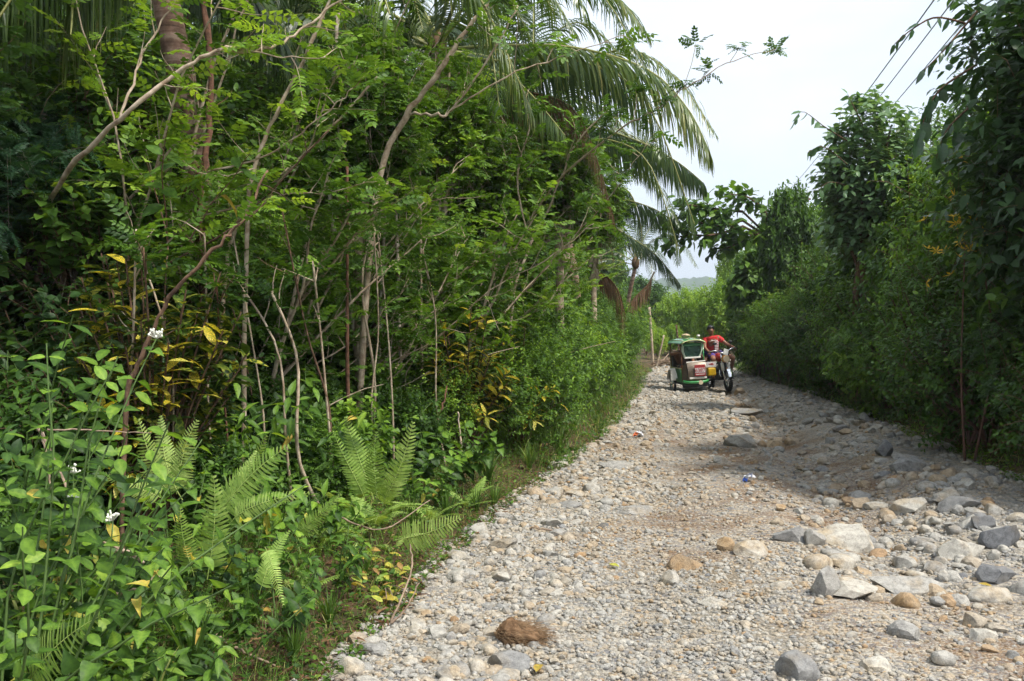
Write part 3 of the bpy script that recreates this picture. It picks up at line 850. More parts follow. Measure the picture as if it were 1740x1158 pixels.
def curve(p0, d0, L, n, bend=(0, 0, 0), wob=0.1, r=None):
    pts = [np.array(p0, float)]; d = norm(np.array(d0, float)); bend = np.array(bend, float)
    for _ in range(n - 1):
        d = norm(d + bend / n + r.normal(size=3) * wob / n ** .5)
        pts.append(pts[-1] + d * L / (n - 1))
    return np.array(pts)
def along(pts, t):
    n = len(pts) - 1
    t = np.clip(np.asarray(t, float), 0, 0.9999) * n
    i = t.astype(int); f = (t - i)[..., None]
    return pts[i] * (1 - f) + pts[i + 1] * f, norm(pts[i + 1] - pts[i])
def spline(pts, n):
    pts = np.asarray(pts, float); k = len(pts)
    u = np.linspace(0, k - 1, n); i = np.minimum(u.astype(int), k - 2); f = (u - i)[:, None]
    p0 = pts[np.maximum(i - 1, 0)]; p1 = pts[i]; p2 = pts[i + 1]; p3 = pts[np.minimum(i + 2, k - 1)]
    return .5 * (2 * p1 + (p2 - p0) * f + (2 * p0 - 5 * p1 + 4 * p2 - p3) * f ** 2 + (3 * p1 - p0 - 3 * p2 + p3) * f ** 3)

def dress(stems_mb, leaf_mb, pts, r, n_twig, t0=.3, tl=(.35, .9), step=.075, tpls=None, ls=(.15, .22), rad=.006, vbase=.45, upb=.35, sides=4, smat=0, tip=True, side_bias=(0, 0, 0)):
    """twigs with alternate compound leaves along a limb"""
    L = []
    for k in range(n_twig):
        t = t0 + (1 - t0) * (k + r.rand()) / n_twig
        p, d = along(pts, t)
        dd = norm(d * .55 + norm(r.normal(size=3)) * .85 + np.array([0, 0, upb]) + np.array(side_bias))
        l = r.uniform(*tl) * (1.15 - .5 * t)
        tw = curve(p, dd, l, 6, (0, 0, .1), .35, r)
        stems_mb.tube(tw, np.linspace(rad, rad * .35, 6), 3, smat, cap=False)
        L.append((tw, l))
    if tip:
        L.append((pts[-3:], np.linalg.norm(pts[-1] - pts[-3])))
    pos = []; D = []; sc = []; var = []
    for tw, l in L:
        n = max(3, int(l / step))
        for j in range(n):
            tt = .15 + .85 * (j + r.rand() * .5) / n
            p, d = along(tw, tt)
            s = norm(np.cross(d, [0, 0, 1.0]) + 1e-3) * (1 if j % 2 else -1)
            dd = norm(d * .55 + s * .9 + np.array([0, 0, r.uniform(-.15, .5)]) + r.normal(size=3) * .22)
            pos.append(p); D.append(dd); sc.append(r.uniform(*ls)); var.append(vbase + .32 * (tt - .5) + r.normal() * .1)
    pos = np.array(pos); D = np.array(D); sc = np.array(sc); var = np.array(var)
    up = norm(np.array([0, 0, 1.0]) + r.normal(size=D.shape) * .35)
    B = basis(D, up)
    w = r.randint(len(tpls), size=len(pos))
    for k, tp in enumerate(tpls):
        q = w == k
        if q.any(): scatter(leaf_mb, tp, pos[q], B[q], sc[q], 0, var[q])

# ------------------------------------------------------------------ plant kinds: each returns [(part name, mesh), ...]
def k_slender(seed, H, lean, nstem=5, leafm='leaf', barkm='bark_pale', tpls=C_GLI, ls=(.15, .23), ntw=9, tl=(.35, .9), vb=.45, r0=.028):
    """many-stemmed slender tree leaning one way"""
    r = np.random.RandomState(seed); st = MB(); lf = MB()
    out = []
    for s in range(nstem):
        a = r.rand() * 6.28; b = np.array([math.cos(a) * .25, math.sin(a) * .25, -.15])
        d = norm(np.array([lean[0], lean[1], 1.0]) + np.append(r.normal(size=2) * .28, 0))
        h = H * r.uniform(.65, 1.1)
        pts = curve(b, d, h, 12, (lean[0] * .5, lean[1] * .5, -.25), .22, r)
        rd = r0 * r.uniform(.7, 1.2)
        st.tube(pts, np.linspace(rd, rd * .25, 12), 6, 0, cap=False)
        dress(st, lf, pts, r, ntw + 3, .3, tl, .085, tpls, ls, vbase=vb)
        if r.rand() < .7:       # a fork
            p, dd = along(pts, r.uniform(.3, .6))
            p2 = curve(p, norm(dd + norm(r.normal(size=3)) * .6), h * .5, 8, (0, 0, .1), .3, r)
            st.tube(p2, np.linspace(rd * .55, rd * .18, 8), 5, 0, cap=False)
            dress(st, lf, p2, r, ntw // 2, .4, tl, .085, tpls, ls, vbase=vb)
        for _ in range(1):  # thin bare whips
            a = r.rand() * 6.28
            pw = curve((math.cos(a) * .35, math.sin(a) * .3, -.1), norm(np.array([lean[0] * 1.2 + r.normal() * .3, lean[1] + r.normal() * .3, 1])), H * r.uniform(.4, .85), 9, (lean[0] * .4, 0, -.2), .3, r)
            st.tube(pw, np.linspace(.012, .004, 9), 5, 0, cap=False)
    return [('trunk', st.mesh('trunk', M[barkm])), ('crown', lf.mesh('crown', M[leafm]))]

def lumpy(r, n=7):
    c = norm(r.normal(size=(n, 3))); a = r.uniform(-.35, .5, n)
    def f(D):
        return 1 + (np.exp(-((1 - D @ c.T) / .28)) * a).sum(-1)
    return f
def k_bush(seed, rx, ry, h, n, tpl, ls, per=9, shoot=(.2, .4), leafm='leaf', stemm='stem_brown', droop=.25, vb=.45, up=.45, inner=.35, base=.06, names=('stems', 'foliage'), trunk=None, extra=0):
    r = np.random.RandomState(seed); st = MB(); lf = MB()
    D = norm(r.normal(size=(n, 3)) * np.array([1, 1, .9])); f = lumpy(r, 9)(D); f = np.minimum(f / np.percentile(f, 88), 1.1)
    rad = (inner + (1 - inner) * r.rand(n) ** .5) * f
    zc = h * .5 if trunk is None else trunk + (h - trunk) * .5
    hz = h * .5 if trunk is None else (h - trunk) * .5
    Pp = np.stack([D[:, 0] * rad * rx, D[:, 1] * rad * ry, zc + D[:, 2] * rad * hz], -1)
    Pp[:, 2] = np.maximum(Pp[:, 2], base + .1 * r.rand(n))
    O = norm(Pp - np.array([0, 0, zc * .6])); Dn = norm(O * .8 + np.array([0, 0, up]) + r.normal(size=(n, 3)) * .45)
    sl = r.uniform(shoot[0], shoot[1], n)
    k = per
    tt = (np.arange(k)[None] + r.rand(n, k) * .6) / k
    pos = Pp[:, None] + Dn[:, None] * (sl[:, None] * tt)[..., None]
    pos[..., 2] -= (droop * .5 * sl[:, None] * tt ** 2)
    A = norm(np.cross(Dn, np.array([.1, .2, 1.0]))); Bv = np.cross(Dn, A)
    ang = np.arange(k)[None] * 2.4 + r.rand(n, 1) * 6.28 + r.normal(size=(n, k)) * .3
    sd_ = A[:, None] * np.cos(ang)[..., None] + Bv[:, None] * np.sin(ang)[..., None]
    dd = norm(Dn[:, None] * .5 + sd_ * .9 + np.array([0, 0, -droop * .6]) + r.normal(size=(n, k, 3)) * .12)
    upv = norm(np.array([0, 0, 1.0]) + O[:, None] * .4 + r.normal(size=(n, k, 3)) * .4)
    sc = r.uniform(ls[0], ls[1], (n, k)) * (1.1 - .35 * tt)
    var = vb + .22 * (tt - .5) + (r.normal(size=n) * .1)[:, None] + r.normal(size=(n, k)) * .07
    tpls = tpl if isinstance(tpl, list) else [tpl]
    fl = lambda a: a.reshape(-1, *a.shape[2:])
    pos, dd, upv, sc, var = fl(pos), fl(dd), fl(upv), sc.ravel(), var.ravel()
    Bb = basis(dd, upv); w = r.randint(len(tpls), size=len(pos))
    for q, tp in enumerate(tpls):
        m = w == q
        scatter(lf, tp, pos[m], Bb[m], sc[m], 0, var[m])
    step = max(1, n // 260)
    for i in range(0, n, step):
        e = Pp[i] + Dn[i] * sl[i]
        st.tube(np.array([Pp[i] - Dn[i] * sl[i] * .5, Pp[i] + Dn[i] * sl[i] * .5, e - np.array([0, 0, droop * .5 * sl[i]])]), [.004, .003, .0015], 3, 0, cap=False)
    nm = 10 if trunk is None else 7
    for i in r.choice(n, nm, replace=False):
        b0 = np.array([r.normal() * rx * .12, r.normal() * ry * .12, -.1])
        if trunk is None:
            pts = spline([b0, b0 * .5 + Pp[i] * .35 + np.array([0, 0, .1 * h]), Pp[i]], 7)
            st.tube(pts, np.linspace(.018, .005, 7) * (1 + h * .2), 5, 0, cap=False)
        else:
            top = np.array([0, 0, trunk]) + r.normal(size=3) * .1
            pts = spline([top, (top + Pp[i]) * .5 + np.array([0, 0, .2]), Pp[i]], 7)
            st.tube(pts, np.linspace(.05, .012, 7) * (h / 5), 5, 0, cap=False)
    if trunk is not None:
        pts = curve((0, 0, -.3), (r.normal() * .08, r.normal() * .08, 1), trunk + .6, 9, (0, 0, .3), .12, r)
        pts[:, :2] *= np.linspace(1, .3, 9)[:, None]
        st.tube(pts, np.linspace(.1, .055, 9) * (h / 5), 9, 0, cap=False)
    return [(names[0], st.mesh(names[0], M[stemm])), (names[1], lf.mesh(names[1], M[leafm]))]

def place(kind, name, label, cat, x, y, rot=0.0, sc=1.0, group=None, z=None, tilt=(0, 0)):
    z = h1(x, y) if z is None else z
    e = thing(name, label, cat, (x, y, z), (tilt[0], tilt[1], rot), sc, group)
    for nm, me in kind:
        if len(me.polygons): link(nm, me, e)
    return e

# ------------------------------------------------------------------ coconut palms
def frond_mesh(pts, n=85, ll=.75, droop=.9, dead=False, seed=0, mats=None, vb=.42, w=.017, side_up=.15, rr_=(.03, .006), hang=0.0):
    r = np.random.RandomState(seed)
    Pm = spline(pts, 18)
    mb_ = MB()
    mb_.tube(Pm, np.linspace(rr_[0], rr_[1], 18), 5, 0, cap=False)
    t = np.linspace(.16, 1.0, n); t = np.repeat(t, 2) + r.normal(size=2 * n) * .003
    sg = np.tile([-1., 1.], n)
    p, d = along(Pm, t)
    side = norm(np.cross(d, np.array([0, 0, 1.0]) + 1e-3)) * sg[:, None]
    prof = np.clip(np.sin(PI * np.clip(.12 + .83 * t, 0, 1)) ** .6, .25, 1) * ll * (1 + r.normal(size=2 * n) * .07)
    fwd = .45 + .5 * t
    cur = norm(side * (1 - hang * .7)[:, None] * .9 + d * fwd[:, None] + np.array([0, 0, side_up]) + r.normal(size=(2 * n, 3)) * .07) if np.ndim(hang) else norm(side * .9 * (1 - hang * .75) + d * fwd[:, None] * (1 - .4 * hang) + np.array([0, 0, side_up - hang]) + r.normal(size=(2 * n, 3)) * .07)
    rows = [p]; g_ = droop * (1 + r.normal(size=2 * n) * .18)
    for k in range(4):
        cur = norm(cur + np.array([0, 0, -1.0]) * (g_ * .2 * (k + .6))[:, None])
        rows.append(rows[-1] + cur * (prof / 4)[:, None])
    rows = np.stack(rows, 1)                                   # (2n, 5, 3)
    wv = norm(np.cross(cur, side + d * .3)); 
    wv = norm(d * .9 + np.cross(cur, d) * .25 * sg[:, None])
    ww = np.array([.5, 1.0, .95, .6, .08]) * w
    Lf = rows + wv[:, None] * ww[None, :, None]; Rt = rows - wv[:, None] * ww[None, :, None]
    V = np.stack([Lf, Rt], 2).reshape(-1, 3)                   # per leaflet 10 verts
    base = (np.arange(2 * n) * 10)[:, None, None]
    q = np.array([[2 * k, 2 * k + 1, 2 * k + 3, 2 * k + 2] for k in range(4)])[None]
    var = np.repeat(vb + r.normal(size=2 * n) * .1 + .25 * (t - .5), 10)
    var = var + np.tile(np.repeat([0, 0, .02, .06, .3], 2), 2 * n)
    mb_.add(V, (base + q).reshape(-1, 4), 1, np.clip(var, 0, 1))
    return mb_.mesh('frond', mats or ([M['palm_dead'], M['palm_dead']] if dead else [M['rachis'], M['palm']]))
def std_frond(seed, L=4.2, rise=.9, fall=1.6, **kw):
    """frond along +Y from the origin, rising then arching over"""
    pts = [(0, 0, 0), (0, L * .25, rise * .75), (.05, L * .5, rise), (.1, L * .75, rise * .55 - fall * .15), (.1, L * .92, -fall * .55)]
    return frond_mesh(pts, seed=seed, **kw)
FR = [std_frond(1, 4.2, 1.3, .9), std_frond(2, 4.0, .8, 1.8, droop=1.2), std_frond(3, 3.8, .3, 2.8, droop=1.3, hang=.4), std_frond(4, 3.9, 1.9, .3)]
FR_OLD = [std_frond(5, 3.6, -.2, 4.2, droop=1.5, hang=.8), std_frond(6, 3.0, -.6, 4.6, droop=1.6, dead=True, hang=.8)]
def palm(label, base, crown, nfr=18, seed=0, r0=.16, skip=(), group=None, fs=1.0, heroes=(), name='coconut_palm', auto=None, dead=3):
    r = np.random.RandomState(seed)
    base = np.array(base, float); crown = np.array(crown, float)
    e = thing(name, label, 'palm tree', tuple(base), group=group)
    tm = MB(); n = 60
    t = np.linspace(0, 1, n)
    mid = (crown - base) * .5 + np.array([r.normal() * .15, r.normal() * .15, 0])
    pts = spline([np.array([0, 0, -.3]), mid, crown - base], n)
    rad = r0 * (1.0 - .25 * t + .5 * np.exp(-t * 14)) * (1 + .035 * np.where(np.arange(n) % 3 == 0, 1.0, -.4)) * (1 + r.normal(size=n) * .012)
    tm.tube(pts, rad, 16, 0)
    tm.build('trunk', M['palm_bark'], e)
    c = crown - base
    bm_ = MB(); bm_.ball(c + np.array([0, 0, .05]), (.13, .13, .22), sub=2)
    bm_.build('crown_shaft', M['palm_dead'], e)
    for k in range(nfr):
        az = k * 2.39996 + r.rand() * .3 + seed
        if any(abs((math.degrees(az) - a + 180) % 360 - 180) < w_ for a, w_ in skip): continue
        lv = k / nfr
        me = FR[3] if lv < .2 else FR[0] if lv < .45 else FR[1] if lv < .72 else FR[2] if lv < .9 else FR_OLD[0]
        o = link('frond', me, e, tuple(c + np.array([0, 0, .25 - .35 * lv])), (0, 0, az), fs * r.uniform(.88, 1.08))
    for k in range(dead):
        az = r.rand() * 6.28
        if any(abs((math.degrees(az) - a + 180) % 360 - 180) < w_ for a, w_ in skip): continue
        link('dead_frond', FR_OLD[1], e, tuple(c - np.array([0, 0, .15])), (0, 0, az), fs * r.uniform(.7, 1.0))
    for k, (pp, kw) in enumerate(heroes):
        me = frond_mesh([np.array(q) - base for q in pp], seed=seed * 10 + k, **kw)
        link('dead_frond' if kw.get('dead') else 'frond', me, e)
    return e
# ------------------------------------------------------------------ the thicket on the left
ORD = 'first second third fourth fifth sixth seventh eighth ninth tenth eleventh twelfth thirteenth fourteenth fifteenth sixteenth seventeenth eighteenth nineteenth twentieth twenty-first twenty-second twenty-third twenty-fourth twenty-fifth twenty-sixth twenty-seventh twenty-eighth twenty-ninth thirtieth thirty-first thirty-second thirty-third thirty-fourth thirty-fifth thirty-sixth thirty-seventh thirty-eighth thirty-ninth fortieth forty-first forty-second forty-third forty-fourth forty-fifth forty-sixth forty-seventh'.split()

palm('coconut palm with ringed reddish trunk at the upper left, nearest the camera', [*P(300, 560, 8.2)[:2], h1(*P(300, 560, 8.2)[:2])], P(258, -110, 8.0) , 22, 3, r0=.145, fs=.95, dead=0,
     heroes=[([P(258, -110, 8.0), P(150, -150, 7.6), P(60, -60, 7.2), P(-40, 90, 6.8)], dict(droop=1.8, hang=.9, ll=.95, n=110)),
             ([P(258, -110, 8.0), P(330, -120, 8.6), P(430, -10, 9.0), P(520, 130, 9.4)], dict(droop=1.4, hang=.55, ll=.85, n=90)),
             ([P(258, -110, 8.0), P(220, -130, 7.4), P(140, -70, 6.9), P(120, 60, 6.5)], dict(droop=1.8, hang=.95, ll=.9, n=90)),
             ([P(258, -110, 8.0), P(300, -130, 9.0), P(330, -50, 10.2), P(360, 130, 11)], dict(droop=1.6, hang=.9, ll=.95, n=90))])
palm('coconut palm whose yellow-green frond arches far out against the sky', [*P(845, 560, 13.5)[:2], .4], P(742, 85, 13.2), 20, 5, r0=.15, skip=((-72, 30),),
     heroes=[([P(742, 85, 13.2), P(875, 78, 12.6), P(990, 84, 12.2), P(1104, 121, 11.9), P(1169, 186, 11.7), P(1202, 250, 11.6)], dict(ll=1.0, droop=1.15, n=120, hang=.35, vb=.72)),
             ([P(742, 85, 13.2), P(820, -20, 12.9), P(950, -40, 12.6), P(1040, -10, 12.4), P(1092, 50, 12.2)], dict(ll=.75, droop=.9, n=80, vb=.75)),
             ([P(742, 85, 13.2), P(690, 40, 12.6), P(665, 70, 12.2), P(705, 180, 12.0)], dict(ll=.7, droop=.9, n=70)),
             ([P(742, 85, 13.2), P(800, 110, 12.4), P(880, 140, 12.0), P(960, 230, 11.6)], dict(ll=.9, droop=1.3, n=80, hang=.5)),
             ([P(742, 85, 13.2), P(600, 20, 12.9), P(520, 60, 12.5), P(470, 180, 12.2)], dict(ll=.9, droop=1.2, n=80, hang=.4))])
palm('coconut palm with a heavy dark frond drooping over the road', [*P(985, 560, 19)[:2], .4], P(905, 235, 18.6), 18, 7, r0=.16, skip=((-75, 42),),
     heroes=[([P(905, 235, 18.6), P(985, 213, 18.0), P(1083, 240, 17.6), P(1150, 275, 17.4), P(1196, 312, 17.2)], dict(ll=.8, droop=1.7, n=110, hang=.75)),
             ([P(905, 235, 18.6), P(990, 205, 19.0), P(1100, 245, 19.4), P(1168, 305, 19.6)], dict(ll=.6, droop=.8, n=80, hang=.1)),
             ([P(905, 235, 18.6), P(960, 215, 20.0), P(1040, 235, 21), P(1120, 262, 21.6), P(1160, 300, 22)], dict(ll=.7, droop=1.0, n=80, hang=.3))])
palm('coconut palm farther along the left side with short drooping fronds', [*P(1040, 560, 27)[:2], .4], P(985, 345, 26.5), 16, 9, r0=.15, skip=((-75, 40),), fs=.85,
     heroes=[([P(985, 345, 26.5), P(1035, 335, 26), P(1104, 352, 25.6), P(1152, 380, 25.4)], dict(ll=.85, droop=1.8, n=100, hang=.8)),
             ([P(985, 345, 26.5), P(1050, 390, 25.6), P(1110, 430, 25.2), P(1152, 478, 25)], dict(ll=.8, droop=1.2, n=90, hang=.3)),
             ([P(985, 345, 26.5), P(1060, 320, 26.0), P(1088, 380, 25.8), P(1090, 445, 25.6)], dict(ll=.6, droop=1.2, n=80, hang=.8))])
palm('coconut palm deep in the thicket behind the yellow croton', [*P(640, 560, 15)[:2], .5], P(560, 60, 15), 18, 11, r0=.15)
palm('small coconut palm low behind the left roadside bushes', [*P(1062, 560, 31)[:2], .4], P(1080, 450, 30.5), 14, 13, r0=.08, fs=.62, dead=0, skip=((-90, 35),))
palm('coconut palm far back on the left behind the others', [-9.5, 16, .5], (-10.2, 15.6, 7.0), 18, 15, r0=.17)
palm('coconut palm with a leaning trunk between two taller ones', [*P(800, 560, 21)[:2], .4], P(850, 200, 22), 18, 17, r0=.15)

# dead fronds lodged in the roadside bushes
for k, (pts, lab) in enumerate([([P(1000, 462, 18), P(1030, 470, 18), P(1052, 500, 17.8), P(1058, 560, 17.6)], 'brown dead palm frond hanging over the left roadside bushes'),
                            ([P(1112, 462, 24), P(1100, 485, 24), P(1075, 510, 23.8), P(1062, 540, 23.6)], 'brown dead palm frond dangling at the far end of the bushes'),
                            ([P(560, 380, 10), P(545, 420, 9.8), P(525, 470, 9.6), P(515, 530, 9.6)], 'reddish dead palm frond hanging in the middle of the thicket')]):
    me = frond_mesh([np.array(q) - pts[0] for q in pts], seed=60 + k, dead=True, hang=.7, ll=.55, droop=1.2, n=60, rr_=(.02, .005))
    o = link('dead_palm_frond', me, None, tuple(pts[0])); tag(o, lab, 'palm frond')

# slender leaning trees
SL = [k_slender(20 + k, H, ln, ns, lm, bm_, tp, ls, nt_, vb=vb) for k, (H, ln, ns, lm, bm_, tp, ls, nt_, vb) in enumerate([
    (4.4, (.42, .0), 6, 'leaf_light', 'bark_pale', C_GLI, (.17, .26), 8, .6),
    (5.0, (.28, .05), 6, 'leaf', 'bark_pale', C_GLI, (.17, .26), 8, .62),
    (3.8, (.55, -.05), 6, 'leaf_light', 'bark_pale', C_GLI, (.16, .24), 8, .55),
    (5.4, (.1, .1), 7, 'leaf_dark', 'bark_brown', C_GLI, (.18, .27), 11, .5),
    (3.3, (.42, -.1), 5, 'leaf_light', 'bark_pale', C_GLI_N, (.17, .25), 8, .6)])]
rl = np.random.RandomState(3)
spots = []
for y, o, k, s in [(7.4, 3.5, 0, .95), (8.0, 2.4, 4, .85), (8.6, 3.2, 1, .95), (9.3, 2.2, 2, .8), (10.0, 3.0, 1, .95), (10.6, 1.8, 4, .9), (11.4, 2.7, 0, .85), (12.2, 1.9, 2, .85), (13.0, 3.1, 1, .95), (13.8, 2.1, 4, .95), (14.8, 2.8, 0, .85), (16, 2.1, 2, .85), (17.3, 2.8, 1, .9), (18.6, 2.1, 4, 1.0), (20, 2.9, 0, .85), (21.5, 2.2, 2, .9), (23.5, 3.0, 1, .85), (25.5, 2.3, 4, 1.1), (28, 2.8, 2, .9),
                  (7.4, 5.0, 3, .9), (9.2, 5.2, 3, 1.05), (11, 4.8, 3, 1.1), (13.5, 4.8, 3, 1.1), (16.5, 4.6, 3, 1.1), (20, 4.4, 3, 1.1), (24, 4.4, 3, 1.0)]:
    spots.append((y, float(edge_l(y)) - o - (.35 if y > 15 else 0) - (.4 if y > 20 else 0), k, s))
front = sorted([q for q in spots if q[2] != 3]); back = sorted([q for q in spots if q[2] == 3])
for i, (y, x, k, s) in enumerate(front):
    place(SL[k], 'slender_tree', 'slender tree with pale leaning stems in the left thicket, %s in line from the camera' % ORD[i], 'tree', x, y, rl.uniform(-.6, .6), s, 'slender pale-stemmed trees of the left thicket')
for i, (y, x, k, s) in enumerate(back):
    place(SL[k], 'slender_tree', 'dark-stemmed tree at the back of the left thicket, %s in line from the camera' % ORD[i], 'tree', x, y, rl.uniform(-3, 3), s, 'dark trees at the back of the left thicket')

# trees traced limb by limb
def limb_tree(label, root_uvd, limbs, seed=0, bark='bark_pale', leafm='leaf_light', tpls=C_GLI_N, group=None, name='slender_tree', cat='tree', ls=(.14, .22)):
    r = np.random.RandomState(seed)
    rp = P(*root_uvd); root = np.array([rp[0], rp[1], h1(rp[0], rp[1])])
    e = thing(name, label, cat, tuple(root), group=group)
    lf = MB()
    for i, (pts, r0, r1, ntw, t0) in enumerate(limbs):
        Q = [(P(*q) if len(q) == 3 and q[2] > 0 else np.array(root)) - root for q in pts]
        if i == 0: Q = [np.array([0, 0, -.15])] + Q
        n = max(8, len(Q) * 5)
        pts_ = spline(Q, n); pts_[1:-1] += r.normal(size=(n - 2, 3)) * .006
        st = MB(); st.tube(pts_, np.linspace(r0, r1, n) * .68 * (1 + .08 * r.normal(size=n)), 8, 0, cap=True)
        if ntw: dress(st, lf, pts_, r, ntw, t0, (.25, .6), .07, tpls, ls, rad=.005, vbase=.5)
        st.build('trunk' if i == 0 else 'branch', M[bark], e)
    if lf.n: lf.build('crown', M[leafm], e)
    return e
limb_tree('bare pale branch sweeping up right across the ringed palm trunk', (30, 640, 8.2),
          [([(55, 450, 7.6), (105, 310, 6.3), (204, 204, 5.8), (297, 128, 5.8), (370, 86, 5.8), (404, 81, 5.8)], .032, .014, 3, .5),
           ([(370, 86, 5.8), (450, 84, 5.8), (511, 52, 5.9), (580, 2, 6.0), (660, -60, 6.0)], .016, .008, 4, .3),
           ([(404, 81, 5.8), (470, 95, 5.7), (560, 100, 5.6)], .009, .003, 3, .3),
           ([(204, 204, 5.8), (245, 90, 6.0), (290, 10, 6.1)], .014, .008, 3, .3)], 1, ls=(.12, .19))
limb_tree('straight pale pole-like stem left of the bright leaves at the top', (410, 620, 6.8),
          [([(420, 420, 6.8), (432, 287, 6.8), (484, 166, 6.8), (553, 20, 6.8), (575, -60, 6.8)], .026, .015, 5, .4),
           ([(432, 287, 6.8), (380, 300, 6.6), (352, 294, 6.5)], .008, .003, 2, .4),
           ([(352, 294, 6.5), (449, 266, 6.5), (532, 211, 6.4), (600, 150, 6.4)], .011, .005, 4, .4)], 2)
limb_tree('pale branch with glowing light green leaf clusters in the upper middle', (350, 660, 7.4),
          [([(380, 500, 7.4), (397, 397, 7.3), (449, 328, 7.3), (566, 214, 7.2), (640, 130, 7.1)], .028, .01, 8, .45),
           ([(325, 372, 7.0), (470, 335, 7.0), (565, 325, 6.9), (640, 300, 6.9)], .010, .004, 4, .4),
           ([(449, 328, 7.3), (520, 260, 7.0), (560, 150, 6.8), (600, 110, 6.7)], .012, .005, 7, .4)], 3, leafm='leaf_light')
limb_tree('thick pale forked branch rising to the top edge in the upper middle', (600, 600, 8.5),
          [([(640, 330, 8.4), (694, 194, 8.3), (742, 130, 8.2), (781, 65, 8.2), (828, 9, 8.2), (880, -50, 8.2)], .045, .022, 5, .45),
           ([(694, 194, 8.3), (740, 195, 8.0), (765, 190, 8.0), (830, 100, 7.9), (880, 10, 7.9)], .018, .009, 5, .3),
           ([(765, 190, 8.0), (850, 135, 7.8), (960, 95, 7.8), (1060, 60, 7.7)], .012, .004, 6, .3)], 4)
limb_tree('brown curved stem in front of the yellow-leaved croton', (208, 730, 4.6),
          [([(214, 708, 4.6), (242, 601, 4.6), (287, 508, 4.6), (370, 415, 4.6), (408, 380, 4.7), (455, 290, 4.8)], .020, .009, 3, .6)], 5, bark='bark_brown', ls=(.1, .15))
limb_tree('leaning brown stem crossing the left middle of the thicket', (0, 760, 7.0),
          [([(-60, 660, 6.8), (110, 560, 6.8), (250, 470, 6.8), (400, 380, 6.8), (560, 220, 6.8)], .02, .008, 7, .4)], 6, bark='bark_brown')
limb_tree('lichen-white crooked trunk at the left edge below the dark leaves', (120, 640, 7.2),
          [([(140, 560, 7.2), (105, 440, 7.2), (62, 380, 7.2), (80, 310, 7.1), (60, 260, 7.1), (75, 190, 7.2)], .05, .03, 4, .6),
           ([(70, 330, 7.1), (20, 300, 7.0), (-20, 250, 7.0)], .03, .02, 1, .5),
           ([(140, 560, 7.2), (110, 410, 6.8), (95, 400, 6.8)], .02, .014, 0, .5)], 7, bark='bark_white', leafm='leaf_blue', tpls=C_ACA, ls=(.2, .3))
limb_tree('reddish vertical trunk right of the ringed palm trunk', (345, 640, 7.6),
          [([(345, 480, 7.6), (340, 330, 7.6), (352, 260, 7.6), (357, 100, 7.6), (335, -60, 7.6)], .042, .034, 4, .4),
           ([(352, 260, 7.6), (330, 300, 7.6), (310, 330, 7.6)], .02, .012, 0, .4)], 8, bark='bark_red', leafm='leaf')
limb_tree('pale stems spreading like a fan at the right end of the thicket', (860, 650, 11),
          [([(870, 520, 11), (900, 420, 11), (935, 350, 11), (975, 250, 10.8), (1030, 190, 10.6)], .030, .010, 9, .4),
           ([(900, 420, 11), (880, 300, 10.8), (900, 210, 10.6), (880, 130, 10.5)], .018, .007, 7, .3),
           ([(870, 520, 11), (950, 430, 10.5), (1040, 330, 10.2), (1100, 240, 10)], .014, .004, 7, .4)], 9)
limb_tree('thin branch reaching out over the road with small leaf tufts against the sky', (800, 640, 12.6),
          [([(850, 480, 12.2), (930, 330, 11), (1040, 230, 9.6), (1110, 190, 8.8), (1165, 150, 8.6), (1240, 106, 8.5), (1318, 84, 8.4)], .022, .003, 0, .8)], 10, ls=(.1, .15))
e_ = [o for o in bpy.data.objects if o.get('label', '').startswith('thin branch reaching')][0]
lf = MB(); st = MB(); rt_ = np.random.RandomState(8)
for (u, v, bu, bv, n) in ((1182, 76, 1160, 152, 9), (1205, 120, 1192, 133, 11), (1255, 80, 1240, 106, 11), (1318, 84, 1312, 86, 12), (1165, 140, 1160, 152, 8), (1125, 168, 1110, 190, 11), (1080, 150, 1075, 208, 14), (1050, 190, 1040, 230, 14), (1100, 190, 1095, 198, 10), (1020, 215, 1010, 262, 14)):
    c_ = P(u, v, 8.6) - np.array(e_.location)
    st.tube(spline([P(bu, bv, 8.62) - np.array(e_.location), (P(bu, bv, 8.62) - np.array(e_.location) + c_) * .5 + np.array([.02, 0, .02]), c_], 5), .0035, 3, 0, cap=False)
    D = norm(rt_.normal(size=(n, 3)) * np.array([1.2, 1, .5])); B = basis(D, norm(np.array([0, 0, 1.]) + rt_.normal(size=(n, 3)) * .3))
    scatter(lf, C_GLI_N[0], c_ + rt_.normal(size=(n, 3)) * .02, B, rt_.uniform(.085, .14, n), 0, rt_.uniform(.3, .6, n))
lf.build('crown', M['leaf'], e_); st.build('twig', M['bark_pale'], e_)
limb_tree('pair of thin pale stems crossing low in the middle thicket', (690, 720, 9.5),
          [([(690, 640, 9.5), (760, 560, 9.4), (840, 490, 9.2), (930, 440, 9), (1010, 380, 8.9)], .013, .005, 6, .45),
           ([(660, 650, 9.3), (720, 590, 9.2), (780, 545, 9.0)], .010, .005, 2, .5)], 11)
